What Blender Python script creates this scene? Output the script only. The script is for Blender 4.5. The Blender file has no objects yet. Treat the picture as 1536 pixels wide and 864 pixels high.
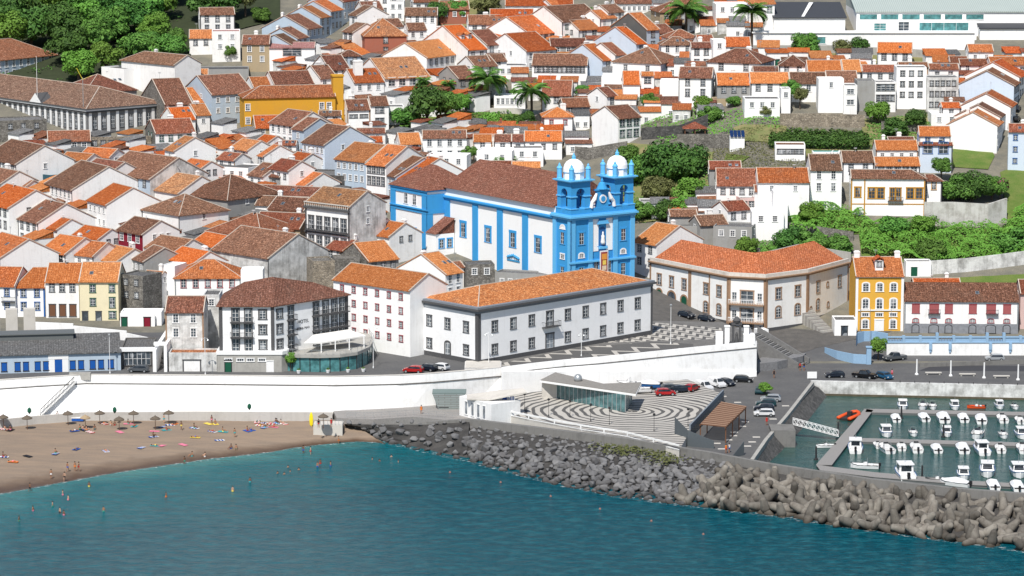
import bpy, bmesh, math, random
from mathutils import Vector, Matrix
from math import sin, cos, tan, radians as R, pi, atan, atan2, sqrt
random.seed(7)
sc = bpy.context.scene
col = sc.collection
# ------------------------------------------------------------------ camera
F = 4560.0; HC = 121.0; TH = atan(729/4560)
cT, sT = cos(TH), sin(TH)
def ray(u, v):
    x = (u-768)/F; y = -(v-432)/F
    return Vector((x, cT + y*sT, -sT + y*cT))
def P(u, v, z):                       # a sight line meets the level z
    d = ray(u, v); t = (z-HC)/d.z
    return Vector((d.x*t, d.y*t, z))
def proj(p):
    dy = p[1]; dz = p[2]-HC
    dep = dy*cT - dz*sT; up = dy*sT + dz*cT
    return 768 + F*p[0]/dep, 432 - F*up/dep
cam = bpy.data.cameras.new('camera'); co = bpy.data.objects.new('camera', cam); col.objects.link(co)
co.location = (0, 0, HC); co.rotation_euler = (pi/2-TH, 0, 0)
cam.sensor_width = 36; cam.lens = 36*F/1536; cam.clip_start = 1; cam.clip_end = 6000
sc.camera = co
sc.view_settings.view_transform = 'Standard'; sc.view_settings.look = 'None'; sc.view_settings.exposure = 0
# ------------------------------------------------------------------ light
SUN = Vector((-0.20, -0.72, 1)).normalized()
w = bpy.data.worlds.new("World"); sc.world = w; w.use_nodes = True
nt = w.node_tree; sky = nt.nodes.new('ShaderNodeTexSky'); sky.sky_type = 'NISHITA'; sky.sun_disc = False
sky.sun_elevation = math.asin(SUN.z); sky.sun_rotation = atan2(SUN.x, SUN.y)
sky.air_density = 1.0; sky.dust_density = 0.6
nt.links.new(sky.outputs[0], nt.nodes['Background'].inputs[0]); nt.nodes['Background'].inputs[1].default_value = 0.10
sl = bpy.data.lights.new('sun', 'SUN'); sl.energy = 5.0; sl.angle = R(0.5); sl.color = (1, 0.955, 0.89)
so = bpy.data.objects.new('sun', sl); col.objects.link(so); so.rotation_euler = SUN.to_track_quat('Z', 'Y').to_euler()
# ------------------------------------------------------------------ terrain function
GL = [(560,8.5),(640,8.5),(656,8.6),(675,11),(700,14.5),(730,18.5),(765,23.5),(800,29),(840,36.5),(885,46),(930,56),(980,68),(1400,150)]
GR = [(560,2.55),(622,2.55),(641,2.58),(647,3.4),(662,5.4),(680,8),(695,11),(712,17.5),(728,24),(745,29),(775,36),(815,44.5),(860,54),(920,66),(980,80),(1400,150)]
def lerp(tab, y):
    if y <= tab[0][0]: return tab[0][1]
    for (a, b), (c, d) in zip(tab, tab[1:]):
        if y <= c: return b + (d-b)*(y-a)/(c-a)
    return tab[-1][1]
def g(X, Y):
    x0, x1 = (45, 50) if Y < 648 else (20, 60)
    k = min(1, max(0, (X-x0)/(x1-x0)))
    return lerp(GL, Y)*(1-k) + lerp(GR, Y)*k
def at(u, v, h=0):                    # a sight line meets the ground raised by h
    d = ray(u, v); t = 560/d.y; p = d*t
    lo = t
    while t < 1500/d.y:
        p = Vector((0,0,HC)) + d*t
        if p.z <= g(p.x, p.y) + h: break
        lo = t; t += 1.0
    hi = t
    for _ in range(18):
        m = (lo+hi)/2; p = Vector((0,0,HC)) + d*m
        if p.z <= g(p.x, p.y) + h: hi = m
        else: lo = m
    return Vector((0,0,HC)) + d*hi
# ------------------------------------------------------------------ object helpers
def tag(o, label=None, cat=None, group=None, kind=None):
    if label: o['label'] = label
    if cat: o['category'] = cat
    if group: o['group'] = group
    if kind: o['kind'] = kind
    return o
def empty(name, loc, rz=0, label=None, cat=None, group=None):
    o = bpy.data.objects.new(name, None); col.objects.link(o); o.empty_display_size = .3
    o.location = loc; o.rotation_euler = (0, 0, rz)
    return tag(o, label, cat, group)
class MB:
    def __init__(s): s.v = []; s.f = []; s.m = []
    def quad(s, *p, m=0):
        n = len(s.v); s.v += [tuple(q) for q in p]; s.f.append(tuple(range(n, n+len(p)))); s.m.append(m)
    def box(s, x0, y0, z0, x1, y1, z1, m=0):
        n = len(s.v)
        s.v += [(x0,y0,z0),(x1,y0,z0),(x1,y1,z0),(x0,y1,z0),(x0,y0,z1),(x1,y0,z1),(x1,y1,z1),(x0,y1,z1)]
        for q in ((0,3,2,1),(4,5,6,7),(0,1,5,4),(1,2,6,5),(2,3,7,6),(3,0,4,7)):
            s.f.append(tuple(n+i for i in q)); s.m.append(m)
    def prism(s, pts, z0, z1, m=0, bot=True):      # pts: xy (or xyz with z1 None) polygon
        n = len(s.v); k = len(pts)
        a = sum(pts[i][0]*pts[(i+1)%k][1]-pts[(i+1)%k][0]*pts[i][1] for i in range(k))
        if a < 0: pts = list(reversed(pts))
        s.v += [(p[0], p[1], z0) for p in pts] + [(p[0], p[1], z1 if z1 is not None else p[2]) for p in pts]
        for i in range(k):
            j = (i+1) % k; s.f.append((n+i, n+j, n+k+j, n+k+i)); s.m.append(m)
        s.f.append(tuple(n+k+i for i in range(k))); s.m.append(m)
        if bot: s.f.append(tuple(n+i for i in reversed(range(k)))); s.m.append(m)
    def ring(s, c, ax, r, seg=8):
        ax = Vector(ax).normalized(); t = ax.orthogonal().normalized(); b = ax.cross(t)
        n = len(s.v)
        for i in range(seg):
            a = 2*pi*i/seg; q = Vector(c) + (t*cos(a)+b*sin(a))*r; s.v.append(tuple(q))
        return n
    def tube(s, pts, rad, seg=8, m=0, cap=True):
        pts = [Vector(p) for p in pts]; rr = rad if isinstance(rad, (list, tuple)) else [rad]*len(pts)
        idx = []; ax0 = (pts[1]-pts[0]).normalized(); t = ax0.orthogonal().normalized()
        for i, p in enumerate(pts):
            ax = ((pts[min(i+1, len(pts)-1)]-pts[max(i-1, 0)])).normalized()
            t = (t - ax*t.dot(ax)).normalized(); b = ax.cross(t); idx.append(len(s.v))
            for k in range(seg):
                a = 2*pi*k/seg; s.v.append(tuple(p + (t*cos(a)+b*sin(a))*rr[i]))
        for i in range(len(pts)-1):
            for k in range(seg):
                k2 = (k+1) % seg
                s.f.append((idx[i]+k, idx[i]+k2, idx[i+1]+k2, idx[i+1]+k)); s.m.append(m)
        if cap:
            s.f.append(tuple(idx[0]+k for k in reversed(range(seg)))); s.m.append(m)
            s.f.append(tuple(idx[-1]+k for k in range(seg))); s.m.append(m)
    def lathe(s, prof, seg=12, c=(0,0,0), m=0):      # prof: (r,z) bottom to top
        idx = []
        for r, z in prof:
            idx.append(len(s.v))
            for k in range(seg):
                a = 2*pi*k/seg; s.v.append((c[0]+r*cos(a), c[1]+r*sin(a), c[2]+z))
        for i in range(len(prof)-1):
            for k in range(seg):
                k2 = (k+1) % seg; s.f.append((idx[i]+k, idx[i]+k2, idx[i+1]+k2, idx[i+1]+k)); s.m.append(m)
        s.f.append(tuple(idx[0]+k for k in reversed(range(seg)))); s.m.append(m)
        s.f.append(tuple(idx[-1]+k for k in range(seg))); s.m.append(m)
    def mesh(s, name, mats, smooth=False):
        me = bpy.data.meshes.new(name); me.from_pydata(s.v, [], s.f)
        if not isinstance(mats, (list, tuple)): mats = [mats]
        for m in mats: me.materials.append(m)
        if len(mats) > 1: me.polygons.foreach_set('material_index', s.m)
        if smooth: me.polygons.foreach_set('use_smooth', [True]*len(me.polygons))
        me.update(); return me
    def build(s, name, mats, parent=None, smooth=False, loc=None):
        return inst(name, s.mesh(name, mats, smooth), parent, loc)
def inst(name, me, parent=None, loc=None, rz=0, scale=None):
    o = bpy.data.objects.new(name, me); col.objects.link(o)
    if parent: o.parent = parent
    if loc is not None: o.location = loc
    if rz: o.rotation_euler = (0, 0, rz)
    if scale is not None: o.scale = (scale,)*3 if not isinstance(scale, (tuple, list)) else scale
    return o
def copy_tree(o, parent=None):
    c = o.copy(); col.objects.link(c)
    if parent: c.parent = parent
    for ch in [k for k in o.children]: copy_tree(ch, c)
    return c
# ------------------------------------------------------------------ materials
def newmat(name):
    m = bpy.data.materials.new(name); m.use_nodes = True
    return m, m.node_tree, m.node_tree.nodes['Principled BSDF']
def N(nt, t, **kw):
    n = nt.nodes.new(t)
    for k, v in kw.items(): setattr(n, k, v)
    return n
def noise(nt, vec, scale, detail=4, rough=.6):
    n = N(nt, 'ShaderNodeTexNoise'); n.inputs['Scale'].default_value = scale; n.inputs['Detail'].default_value = detail
    n.inputs['Roughness'].default_value = rough
    nt.links.new(vec, n.inputs['Vector']); return n
def mapping(nt, src, sc3=(1,1,1), rot=(0,0,0), loc=(0,0,0)):
    m = N(nt, 'ShaderNodeMapping'); m.inputs['Scale'].default_value = sc3; m.inputs['Rotation'].default_value = rot; m.inputs['Location'].default_value = loc
    nt.links.new(src, m.inputs['Vector']); return m.outputs[0]
def ramp(nt, fac, stops, interp='LINEAR'):
    r = N(nt, 'ShaderNodeValToRGB'); cr = r.color_ramp; cr.interpolation = interp
    while len(cr.elements) < len(stops): cr.elements.new(.5)
    for e, (p, c) in zip(cr.elements, stops): e.position = p; e.color = (c[0], c[1], c[2], 1) if not isinstance(c, (int, float)) else (c, c, c, 1)
    nt.links.new(fac, r.inputs[0]); return r.outputs[0]
def mix(nt, fac, a, b, mode='MIX'):
    m = N(nt, 'ShaderNodeMix', data_type='RGBA', blend_type=mode)
    for s, v in ((m.inputs[0], fac), (m.inputs[6], a), (m.inputs[7], b)):
        if hasattr(v, 'links'): nt.links.new(v, s)
        elif isinstance(v, (int, float)): s.default_value = v
        else: s.default_value = (v[0], v[1], v[2], 1)
    return m.outputs[2]
def math_(nt, op, a, b=0.0, clamp=False):
    m = N(nt, 'ShaderNodeMath', operation=op, use_clamp=clamp)
    for s, v in ((m.inputs[0], a), (m.inputs[1], b)):
        if hasattr(v, 'links'): nt.links.new(v, s)
        else: s.default_value = v
    return m.outputs[0]
def bump(nt, bs, h, strength=.4, dist=.1):
    b = N(nt, 'ShaderNodeBump'); b.inputs['Strength'].default_value = strength; b.inputs['Distance'].default_value = dist
    nt.links.new(h, b.inputs['Height']); nt.links.new(b.outputs[0], bs.inputs['Normal'])
_mc = {}
def plain(name, c, rough=.7, metal=0, var=.12, spec=.3, scale=3):
    if name in _mc: return _mc[name]
    m, nt, bs = newmat(name); ge = N(nt, 'ShaderNodeNewGeometry')
    n = noise(nt, ge.outputs['Position'], scale)
    nt.links.new(mix(nt, n.outputs[0], [x*(1-var) for x in c], [min(1, x*(1+var)) for x in c]), bs.inputs['Base Color'])
    bs.inputs['Roughness'].default_value = rough; bs.inputs['Metallic'].default_value = metal; bs.inputs['Specular IOR Level'].default_value = spec
    _mc[name] = m; return m
def wallmat(name, c, stain=.35, dirt=(.22,.2,.17), lo=.5):
    """painted render: rain streaks, patches and grime in world metres"""
    if name in _mc: return _mc[name]
    m, nt, bs = newmat(name); ge = N(nt, 'ShaderNodeNewGeometry'); pos = ge.outputs['Position']
    big = noise(nt, mapping(nt, pos, (.35,.35,.35)), 1, 6, .7)
    st = noise(nt, mapping(nt, pos, (1.6,1.6,.14)), 1, 4, .6)
    a = ramp(nt, big.outputs[0], [(lo, 0), (lo+.22, 1)])
    b = ramp(nt, st.outputs[0], [(.5, 0), (.75, 1)])
    f = math_(nt, 'MULTIPLY', math_(nt, 'ADD', math_(nt, 'MULTIPLY', a, .75), math_(nt, 'MULTIPLY', b, .45), True), stain)
    fine = noise(nt, pos, 6, 3)
    c2 = mix(nt, fine.outputs[0], [x*.93 for x in c], [min(1, x*1.05) for x in c])
    nt.links.new(mix(nt, f, c2, dirt), bs.inputs['Base Color'])
    bs.inputs['Roughness'].default_value = .85; bs.inputs['Specular IOR Level'].default_value = .2
    bump(nt, bs, fine.outputs[0], .25, .03)
    _mc[name] = m; return m
def roofmat(name, base, dark, light, lich=.3, vary=1):
    m, nt, bs = newmat(name); tc = N(nt, 'ShaderNodeTexCoord'); ob = tc.outputs['Object']; oi = N(nt, 'ShaderNodeObjectInfo')
    off = N(nt, 'ShaderNodeVectorMath', operation='ADD'); nt.links.new(ob, off.inputs[0])
    rv = math_(nt, 'MULTIPLY', oi.outputs['Random'], 400)
    cx = N(nt, 'ShaderNodeCombineXYZ'); nt.links.new(rv, cx.inputs[0]); nt.links.new(rv, cx.inputs[2]); nt.links.new(cx.outputs[0], off.inputs[1])
    v = off.outputs[0]
    vo = N(nt, 'ShaderNodeTexVoronoi'); vo.inputs['Scale'].default_value = 1
    nt.links.new(mapping(nt, v, (4.2, 2.3, 2.3)), vo.inputs['Vector'])
    sepc = N(nt, 'ShaderNodeSeparateColor'); nt.links.new(vo.outputs['Color'], sepc.inputs[0])
    big = noise(nt, v, .32, 5, .65); mid = noise(nt, mapping(nt, v, (1.8, .7, .7)), 1, 4, .7)
    c = mix(nt, sepc.outputs[0], dark, light)
    c = mix(nt, .22, c, base)
    c = mix(nt, ramp(nt, mid.outputs[0], [(.42, 0), (.68, 1)]), c, [x*.72 for x in base])
    c = mix(nt, math_(nt, 'MULTIPLY', ramp(nt, big.outputs[0], [(.5, 0), (.7, 1)]), lich), c, (.16, .12, .09))
    pale = ramp(nt, noise(nt, v, 2.6, 3, .5).outputs[0], [(.53, 0), (.68, .6)])
    c = mix(nt, pale, c, [min(1, x*1.5+.08) for x in light])
    # the tile channels running down the slope
    wv = N(nt, 'ShaderNodeTexWave', wave_type='BANDS', bands_direction='X'); wv.inputs['Scale'].default_value = .62
    wv.inputs['Distortion'].default_value = .4; nt.links.new(ob, wv.inputs['Vector'])
    wh = N(nt, 'ShaderNodeTexWave', wave_type='BANDS', bands_direction='Y'); wh.inputs['Scale'].default_value = .42
    wh.inputs['Distortion'].default_value = .6; nt.links.new(ob, wh.inputs['Vector'])
    lines = math_(nt, 'ADD', math_(nt, 'MULTIPLY', wv.outputs[1], .6), math_(nt, 'MULTIPLY', wh.outputs[1], .4))
    c = mix(nt, ramp(nt, lines, [(.1, .34), (.5, 0)]), c, [x*.4 for x in dark])
    hs = N(nt, 'ShaderNodeHueSaturation'); dk = ramp(nt, noise(nt, v, 3.4, 2, .5).outputs[0], [(.54, 0), (.70, .65)]); c = mix(nt, dk, c, [x*.35 for x in dark])
    nt.links.new(c, hs.inputs['Color'])
    nt.links.new(math_(nt, 'ADD', math_(nt, 'MULTIPLY', oi.outputs['Random'], .42), .64), hs.inputs['Value'])
    wn = N(nt, 'ShaderNodeTexWhiteNoise', noise_dimensions='1D'); nt.links.new(oi.outputs['Random'], wn.inputs['W']); nt.links.new(math_(nt, 'ADD', math_(nt, 'MULTIPLY', wn.outputs['Value'], .022), .492), hs.inputs['Hue']); nt.links.new(math_(nt, 'ADD', math_(nt, 'MULTIPLY', wn.outputs['Value'], -.12), 1.06), hs.inputs['Saturation'])
    nt.links.new(hs.outputs[0] if vary else c, bs.inputs['Base Color'])
    bs.inputs['Roughness'].default_value = .85; bs.inputs['Specular IOR Level'].default_value = .15
    bump(nt, bs, lines, .7, .12)
    return m
RO = {'o': roofmat('roof_orange', (.52,.135,.040), (.30,.075,.026), (.66,.21,.075), .32),
      'O': roofmat('roof_bright', (.60,.16,.043), (.44,.11,.03), (.70,.23,.075), .12),
      'b': roofmat('roof_brown', (.19,.078,.050), (.085,.038,.026), (.36,.16,.10), .28),
      'm': roofmat('roof_red', (.26,.085,.045), (.15,.05,.03), (.38,.15,.085), .35),
      't': roofmat('roof_mottled', (.46,.17,.075), (.17,.07,.04), (.66,.30,.14), .5),
      'p': roofmat('roof_pink', (.55,.25,.24), (.5,.2,.2), (.6,.3,.28), .1),
      'g': roofmat('roof_grey', (.19,.19,.19), (.13,.13,.13), (.24,.24,.24), .3),
      'd': plain('roof_dark', (.055,.058,.065), .6, var=.2)}
W = {'w': wallmat('white_wall', (.88,.87,.85), .55, (.42,.40,.36), .54), 'W': wallmat('clean_white', (.92,.915,.90), .32, (.42,.39,.35), .54),
     's': wallmat('stained_white', (.72,.72,.70), .8, (.17,.165,.155), .42), 'c': wallmat('cream_wall', (.78,.70,.48), .15),
     'y': wallmat('mustard_wall', (.62,.33,.035), .15), 'Y': wallmat('ochre_wall', (.72,.40,.06), .1),
     'g': wallmat('grey_wall', (.33,.33,.32), .6), 'G': wallmat('dark_grey_wall', (.13,.125,.12), .4),
     't': wallmat('tan_wall', (.42,.33,.21), .3), 'r': wallmat('terracotta_wall', (.36,.13,.085), .2),
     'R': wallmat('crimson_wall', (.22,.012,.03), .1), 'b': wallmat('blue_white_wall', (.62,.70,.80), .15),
     'B': wallmat('church_blue', (.05,.33,.68), .3, (.06,.17,.30)), 'S': wallmat('light_blue_and_shade_wall', (.44,.53,.62), .25),  # S serves light blue paint and blue shade coloured into right-facing walls
     'k': wallmat('pink_wall', (.62,.45,.42), .2), 'n': plain('navy_teal', (.03,.09,.12), .4)}
def stonemat(name, c1, c2, sc=2.2, mort=(.05,.05,.045)):
    m, nt, bs = newmat(name); ge = N(nt, 'ShaderNodeNewGeometry'); pos = ge.outputs['Position']
    vo = N(nt, 'ShaderNodeTexVoronoi'); vo.inputs['Scale'].default_value = sc; nt.links.new(mapping(nt, pos, (1,1,1.5)), vo.inputs['Vector'])
    ve = N(nt, 'ShaderNodeTexVoronoi', feature='DISTANCE_TO_EDGE'); ve.inputs['Scale'].default_value = sc; nt.links.new(mapping(nt, pos, (1,1,1.5)), ve.inputs['Vector'])
    sp = N(nt, 'ShaderNodeSeparateColor'); nt.links.new(vo.outputs['Color'], sp.inputs[0])
    c = mix(nt, sp.outputs[0], c1, c2)
    big = noise(nt, pos, .5, 5); c = mix(nt, ramp(nt, big.outputs[0], [(.45, 0), (.75, .7)]), c, [x*.5 for x in c1])
    c = mix(nt, ramp(nt, ve.outputs[0], [(.0, 1), (.07, 0)]), c, mort)
    nt.links.new(c, bs.inputs['Base Color']); bs.inputs['Roughness'].default_value = .95
    bump(nt, bs, ve.outputs[0], .6, .15); return m
STONE = stonemat('rubble_stone', (.13,.12,.105), (.30,.28,.25)); STONE_D = stonemat('dark_stone', (.05,.05,.05), (.13,.125,.12), 1.6)
STONE_T = stonemat('tan_stone', (.24,.20,.15), (.42,.36,.28), 1.8)
W['x'] = STONE; W['X'] = STONE_D; W['z'] = STONE_T
BASALT = plain('basalt_trim', (.085,.085,.088), .8, var=.3)
BROWNST = plain('brown_stone_trim', (.32,.20,.125), .8, var=.3, scale=2)
REDTRIM = plain('red_trim', (.30,.05,.06), .7); BLUETRIM = plain('blue_trim', (.015,.10,.32), .6); CBLUE = W['B']
MUSTARD = plain('mustard_trim', (.50,.25,.03), .6); WHITE = plain('white_paint', (.82,.82,.81), .6, var=.04)
GREENP = plain('green_paint', (.01,.09,.05), .5); BROWNW = plain('brown_wood', (.16,.075,.04), .6, var=.3, scale=6)
MORTAR = plain('ridge_mortar', (.52,.45,.38), .9, var=.25, scale=1.5); IRON = plain('dark_iron', (.03,.03,.032), .5)
CONC = wallmat('concrete', (.40,.39,.36), .5, (.14,.13,.12)); CONC_D = wallmat('dark_concrete', (.20,.195,.185), .6, (.06,.06,.055))
CONC_L = wallmat('light_concrete', (.58,.55,.50), .35, (.25,.23,.2)); STEEL = plain('galvanised_steel', (.45,.47,.48), .4, .6)
def glassmat(name, c, rough=.08):
    m, nt, bs = newmat(name); ge = N(nt, 'ShaderNodeNewGeometry'); n = noise(nt, ge.outputs['Position'], .8, 2)
    cur = noise(nt, ge.outputs['Position'], .45, 1); cc = mix(nt, ramp(nt, n.outputs[0], [(.35, 0), (.7, 1)]), c, [x*2.2+.015 for x in c])
    if name == 'window_glass': cc = mix(nt, ramp(nt, cur.outputs[0], [(.58, 0), (.61, .75)]), cc, (.38,.40,.42))
    nt.links.new(cc, bs.inputs['Base Color'])
    bs.inputs['Roughness'].default_value = rough; bs.inputs['Specular IOR Level'].default_value = .6; return m
GLASS = glassmat('window_glass', (.035,.045,.055)); GLASS_T = glassmat('teal_glass', (.05,.17,.17), .1); GLASS_L = glassmat('curtained_glass', (.16,.18,.2), .2)
GLASS_B = glassmat('green_blue_glass', (.045,.14,.145), .15)
def groundmat(name, c1, c2, c3, s=.6, rough=.95, bs_=.4):
    m, nt, bs = newmat(name); ge = N(nt, 'ShaderNodeNewGeometry'); pos = ge.outputs['Position']
    a = noise(nt, pos, s*.3, 5, .6); b = noise(nt, pos, s*5, 4, .7)
    c = mix(nt, ramp(nt, a.outputs[0], [(.35, 0), (.65, 1)]), c1, c2); c = mix(nt, ramp(nt, b.outputs[0], [(.4, 0), (.75, .8)]), c, c3)
    nt.links.new(c, bs.inputs['Base Color']); bs.inputs['Roughness'].default_value = rough; bs.inputs['Specular IOR Level'].default_value = .2
    bump(nt, bs, b.outputs[0], bs_, .15); return m
EARTH = groundmat('town_ground', (.16,.15,.13), (.24,.215,.17), (.10,.11,.075), .9); ASPH = groundmat('asphalt', (.105,.105,.107), (.14,.138,.135), (.085,.085,.087), .5, .9, .1)
GRASS = groundmat('grass', (.10,.17,.03), (.17,.20,.055), (.05,.10,.018), .8); DRYGRASS = groundmat('dry_grass', (.24,.21,.09), (.13,.18,.05), (.30,.24,.14), .8)
COBBLE = groundmat('dark_cobble', (.10,.095,.09), (.14,.13,.12), (.06,.06,.058), 2, .9, .5)
PAVE = groundmat('light_paving', (.27,.26,.25), (.33,.31,.29), (.2,.19,.18), .7, .9, .1)
# ------------------------------------------------------------------ windows and doors
WST = {'b': BASALT, 'w': WHITE, 'u': BLUETRIM, 'r': REDTRIM, 'm': MUSTARD, 'n': BROWNST, 'c': CBLUE, 'g': GREENP, 'k': IRON}
_wc = {}
def win_mesh(w, h, st, arch=0, glass=None, muntin=WHITE, surround=.16, solid=False, mx=2, my=3):
    key = (round(w,2), round(h,2), st, arch, glass.name if glass else 0, muntin.name, surround, solid, mx, my)
    if key in _wc: return _wc[key]
    T = WST[st]; f = MB(); p = MB(); s = surround; hw = w/2
    for x0, x1 in ((-hw-s, -hw), (hw, hw+s)): f.box(x0, -.07, -.02, x1, .02, h-(arch if arch else 0))
    f.box(-hw-s-.08, -.13, -.14, hw+s+.08, .02, -.02)
    if arch:
        n = 8
        for i in range(n):
            a0, a1 = pi-pi*i/n, pi-pi*(i+1)/n
            q = [(cos(a)*(hw+e), (h-arch)+sin(a)*(arch+e)) for a, e in ((a0, 0), (a1, 0), (a1, s), (a0, s))]
            f.quad(*[(x, -.07, z) for x, z in q]); f.quad(*[(q[k][0], y, q[k][1]) for k, y in ((2, -.07), (3, -.07), (3, .02), (2, .02))])
            p.quad((cos(a0)*hw, -.012, h-arch+sin(a0)*arch), (0, -.012, h-arch), (cos(a1)*hw, -.012, h-arch+sin(a1)*arch), m=0)
        p.quad((-hw, -.012, 0), (hw, -.012, 0), (hw, -.012, h-arch), (-hw, -.012, h-arch))
    else:
        f.box(-hw-s-.05, -.1, h, hw+s+.05, .02, h+s)
        p.quad((-hw, -.012, 0), (hw, -.012, 0), (hw, -.012, h), (-hw, -.012, h))
    H_ = h-(arch*.2)
    if not solid:
        b = .05
        for i in range(mx+1):
            x = -hw + w*i/mx; p.box(max(-hw, x-b/1.4), -.04, 0, min(hw, x+b/1.4), -.015, H_ if 0 < i < mx else H_-arch*.8, m=1)
        for j in range(my+1):
            z = (h-arch)*j/my; p.box(-hw, -.043, max(0, z-b/1.6), hw, -.016, z+b/1.6, m=1)
    gm = glass or GLASS
    a = f.mesh('window_frame', [T]); b_ = p.mesh('window_pane', [gm, muntin])
    # one-mesh version for the small windows of the town
    c = MB(); c.v = f.v + p.v; n = len(f.v); c.f = f.f + [tuple(i+n for i in q) for q in p.f]; c.m = [2]*len(f.f) + p.m
    c_ = c.mesh('window', [gm, muntin, T])
    _wc[key] = (a, b_, c_); return _wc[key]
def fwin(root, A, B, ts, z, w, h, st, child=False, name='window', **kw):
    d = (Vector(B)-Vector(A)); d.z = 0; rz = atan2(d.y, d.x); me = win_mesh(w, h, st, **kw); out = []
    for t in ts:
        p = Vector(A) + d*t; loc = (p.x, p.y, z)
        if child:
            o = inst(name, me[1], root, loc, rz); inst('frame', me[0], o)
        else: o = inst(name, me[2], root, loc, rz)
        out.append(o)
    return out
def spread(n, a=.0, b=1.): return [a + (b-a)*(i+.5)/n for i in range(n)]
RAILC = {}
def balcony(root, A, B, t, z, w, dep=.7, mat=None, hgt=1.0):
    d = (Vector(B)-Vector(A)); d.z = 0; rz = atan2(d.y, d.x); p = Vector(A) + d*t
    key = (round(w,1), dep, hgt)
    if key not in RAILC:
        m = MB(); m.box(-w/2, -dep, -.16, w/2, .02, 0, m=1)
        n = int(w/.28)
        for i in range(n+1):
            x = -w/2+.03 + (w-.06)*i/n; m.box(x-.02, -dep+.02, 0, x+.02, -dep+.06, hgt)
        m.box(-w/2, -dep, hgt-.05, w/2, -dep+.07, hgt+.02)
        for x in (-w/2, w/2-.05): m.box(x, -dep, hgt-.05, x+.05, 0, hgt+.02)
        RAILC[key] = m.mesh('balcony', [IRON, mat or BASALT])
    return inst('balcony', RAILC[key], root, (p.x, p.y, z), rz)
# ------------------------------------------------------------------ houses
HOUSES = []
_chim = {}
def chimney(root, x, y, z, w=.9, d=.6, h=1.8, mat='w'):
    k = (w, d, h, mat)
    if k not in _chim:
        m = MB(); m.box(-w/2, -d/2, -1.2, w/2, d/2, h); m.box(-w/2-.1, -d/2-.1, h, w/2+.1, d/2+.1, h+.14)
        m.box(-w/2+.1, -d/2+.08, h+.14, w/2-.1, d/2-.08, h+.4); _chim[k] = m.mesh('chimney', W[mat])
    return inst('chimney', _chim[k], root, (x, y, z))
def roof_parts(root, L, d, h, tp, roof, hip, trim, ov=.42, slabname='roof'):
    zr = h + d*tp; ze = h - ov*tp; t = .17; m = MB(); gx = .14
    hl, hr = 'L' in hip, 'R' in hip
    xl, xr = (-ov if hl else -gx), (L+ov if hr else L+gx)
    rl, rr = (min(d, L/2-.01) if hl else -gx), (L-min(d, L/2-.01) if hr else L+gx)
    if hl and hr and rl > rr: rl = rr = L/2
    E = [(xl,-ov,ze), (xr,-ov,ze), (xr,2*d+ov,ze), (xl,2*d+ov,ze)]
    r0, r1 = (rl, d, zr), (rr, d, zr)
    up = lambda p: (p[0], p[1], p[2]+t)
    m.quad(up(E[0]), up(E[1]), up(r1), up(r0)); m.quad(up(E[2]), up(E[3]), up(r0), up(r1))
    m.quad(E[0], r0, r1, E[1]); m.quad(E[2], r1, r0, E[3])
    m.quad(E[0], E[1], up(E[1]), up(E[0])); m.quad(E[2], E[3], up(E[3]), up(E[2]))
    for (a, b, r, hp) in ((E[3], E[0], r0, hl), (E[1], E[2], r1, hr)):
        if hp: m.quad(up(a), up(b), up(r)); m.quad(a, b, up(b), up(a))
        else: m.quad(a, b, up(b), up(r), up(a)) if False else (m.quad(a, r, up(r), up(a)), m.quad(r, b, up(b), up(r)))
    o = m.build(slabname, RO[roof], root)
    if trim:
        k = MB(); s = .13
        def bar(a, b, r=s): k.tube([a, b], r, 4)
        bar((rl, d, zr+t), (rr, d, zr+t), .12)
        for (x, y0, y1, hp, rx, ex) in ((xl, -ov, 2*d+ov, hl, rl, xl), (xr, -ov, 2*d+ov, hr, rr, xr)):
            if hp:
                bar((ex, y0, ze+t), (rx, d, zr+t), .1); bar((ex, y1, ze+t), (rx, d, zr+t), .1)
            elif trim > 1:
                sx = 1 if x > 0 else -1
                bar((x-sx*.1, y0, ze+t+.02), (x-sx*.1, d, zr+t+.02), .14); bar((x-sx*.1, y1, ze+t+.02), (x-sx*.1, d, zr+t+.02), .14)
        k.build('ridge_cap', MORTAR, o)
    return zr
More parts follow.
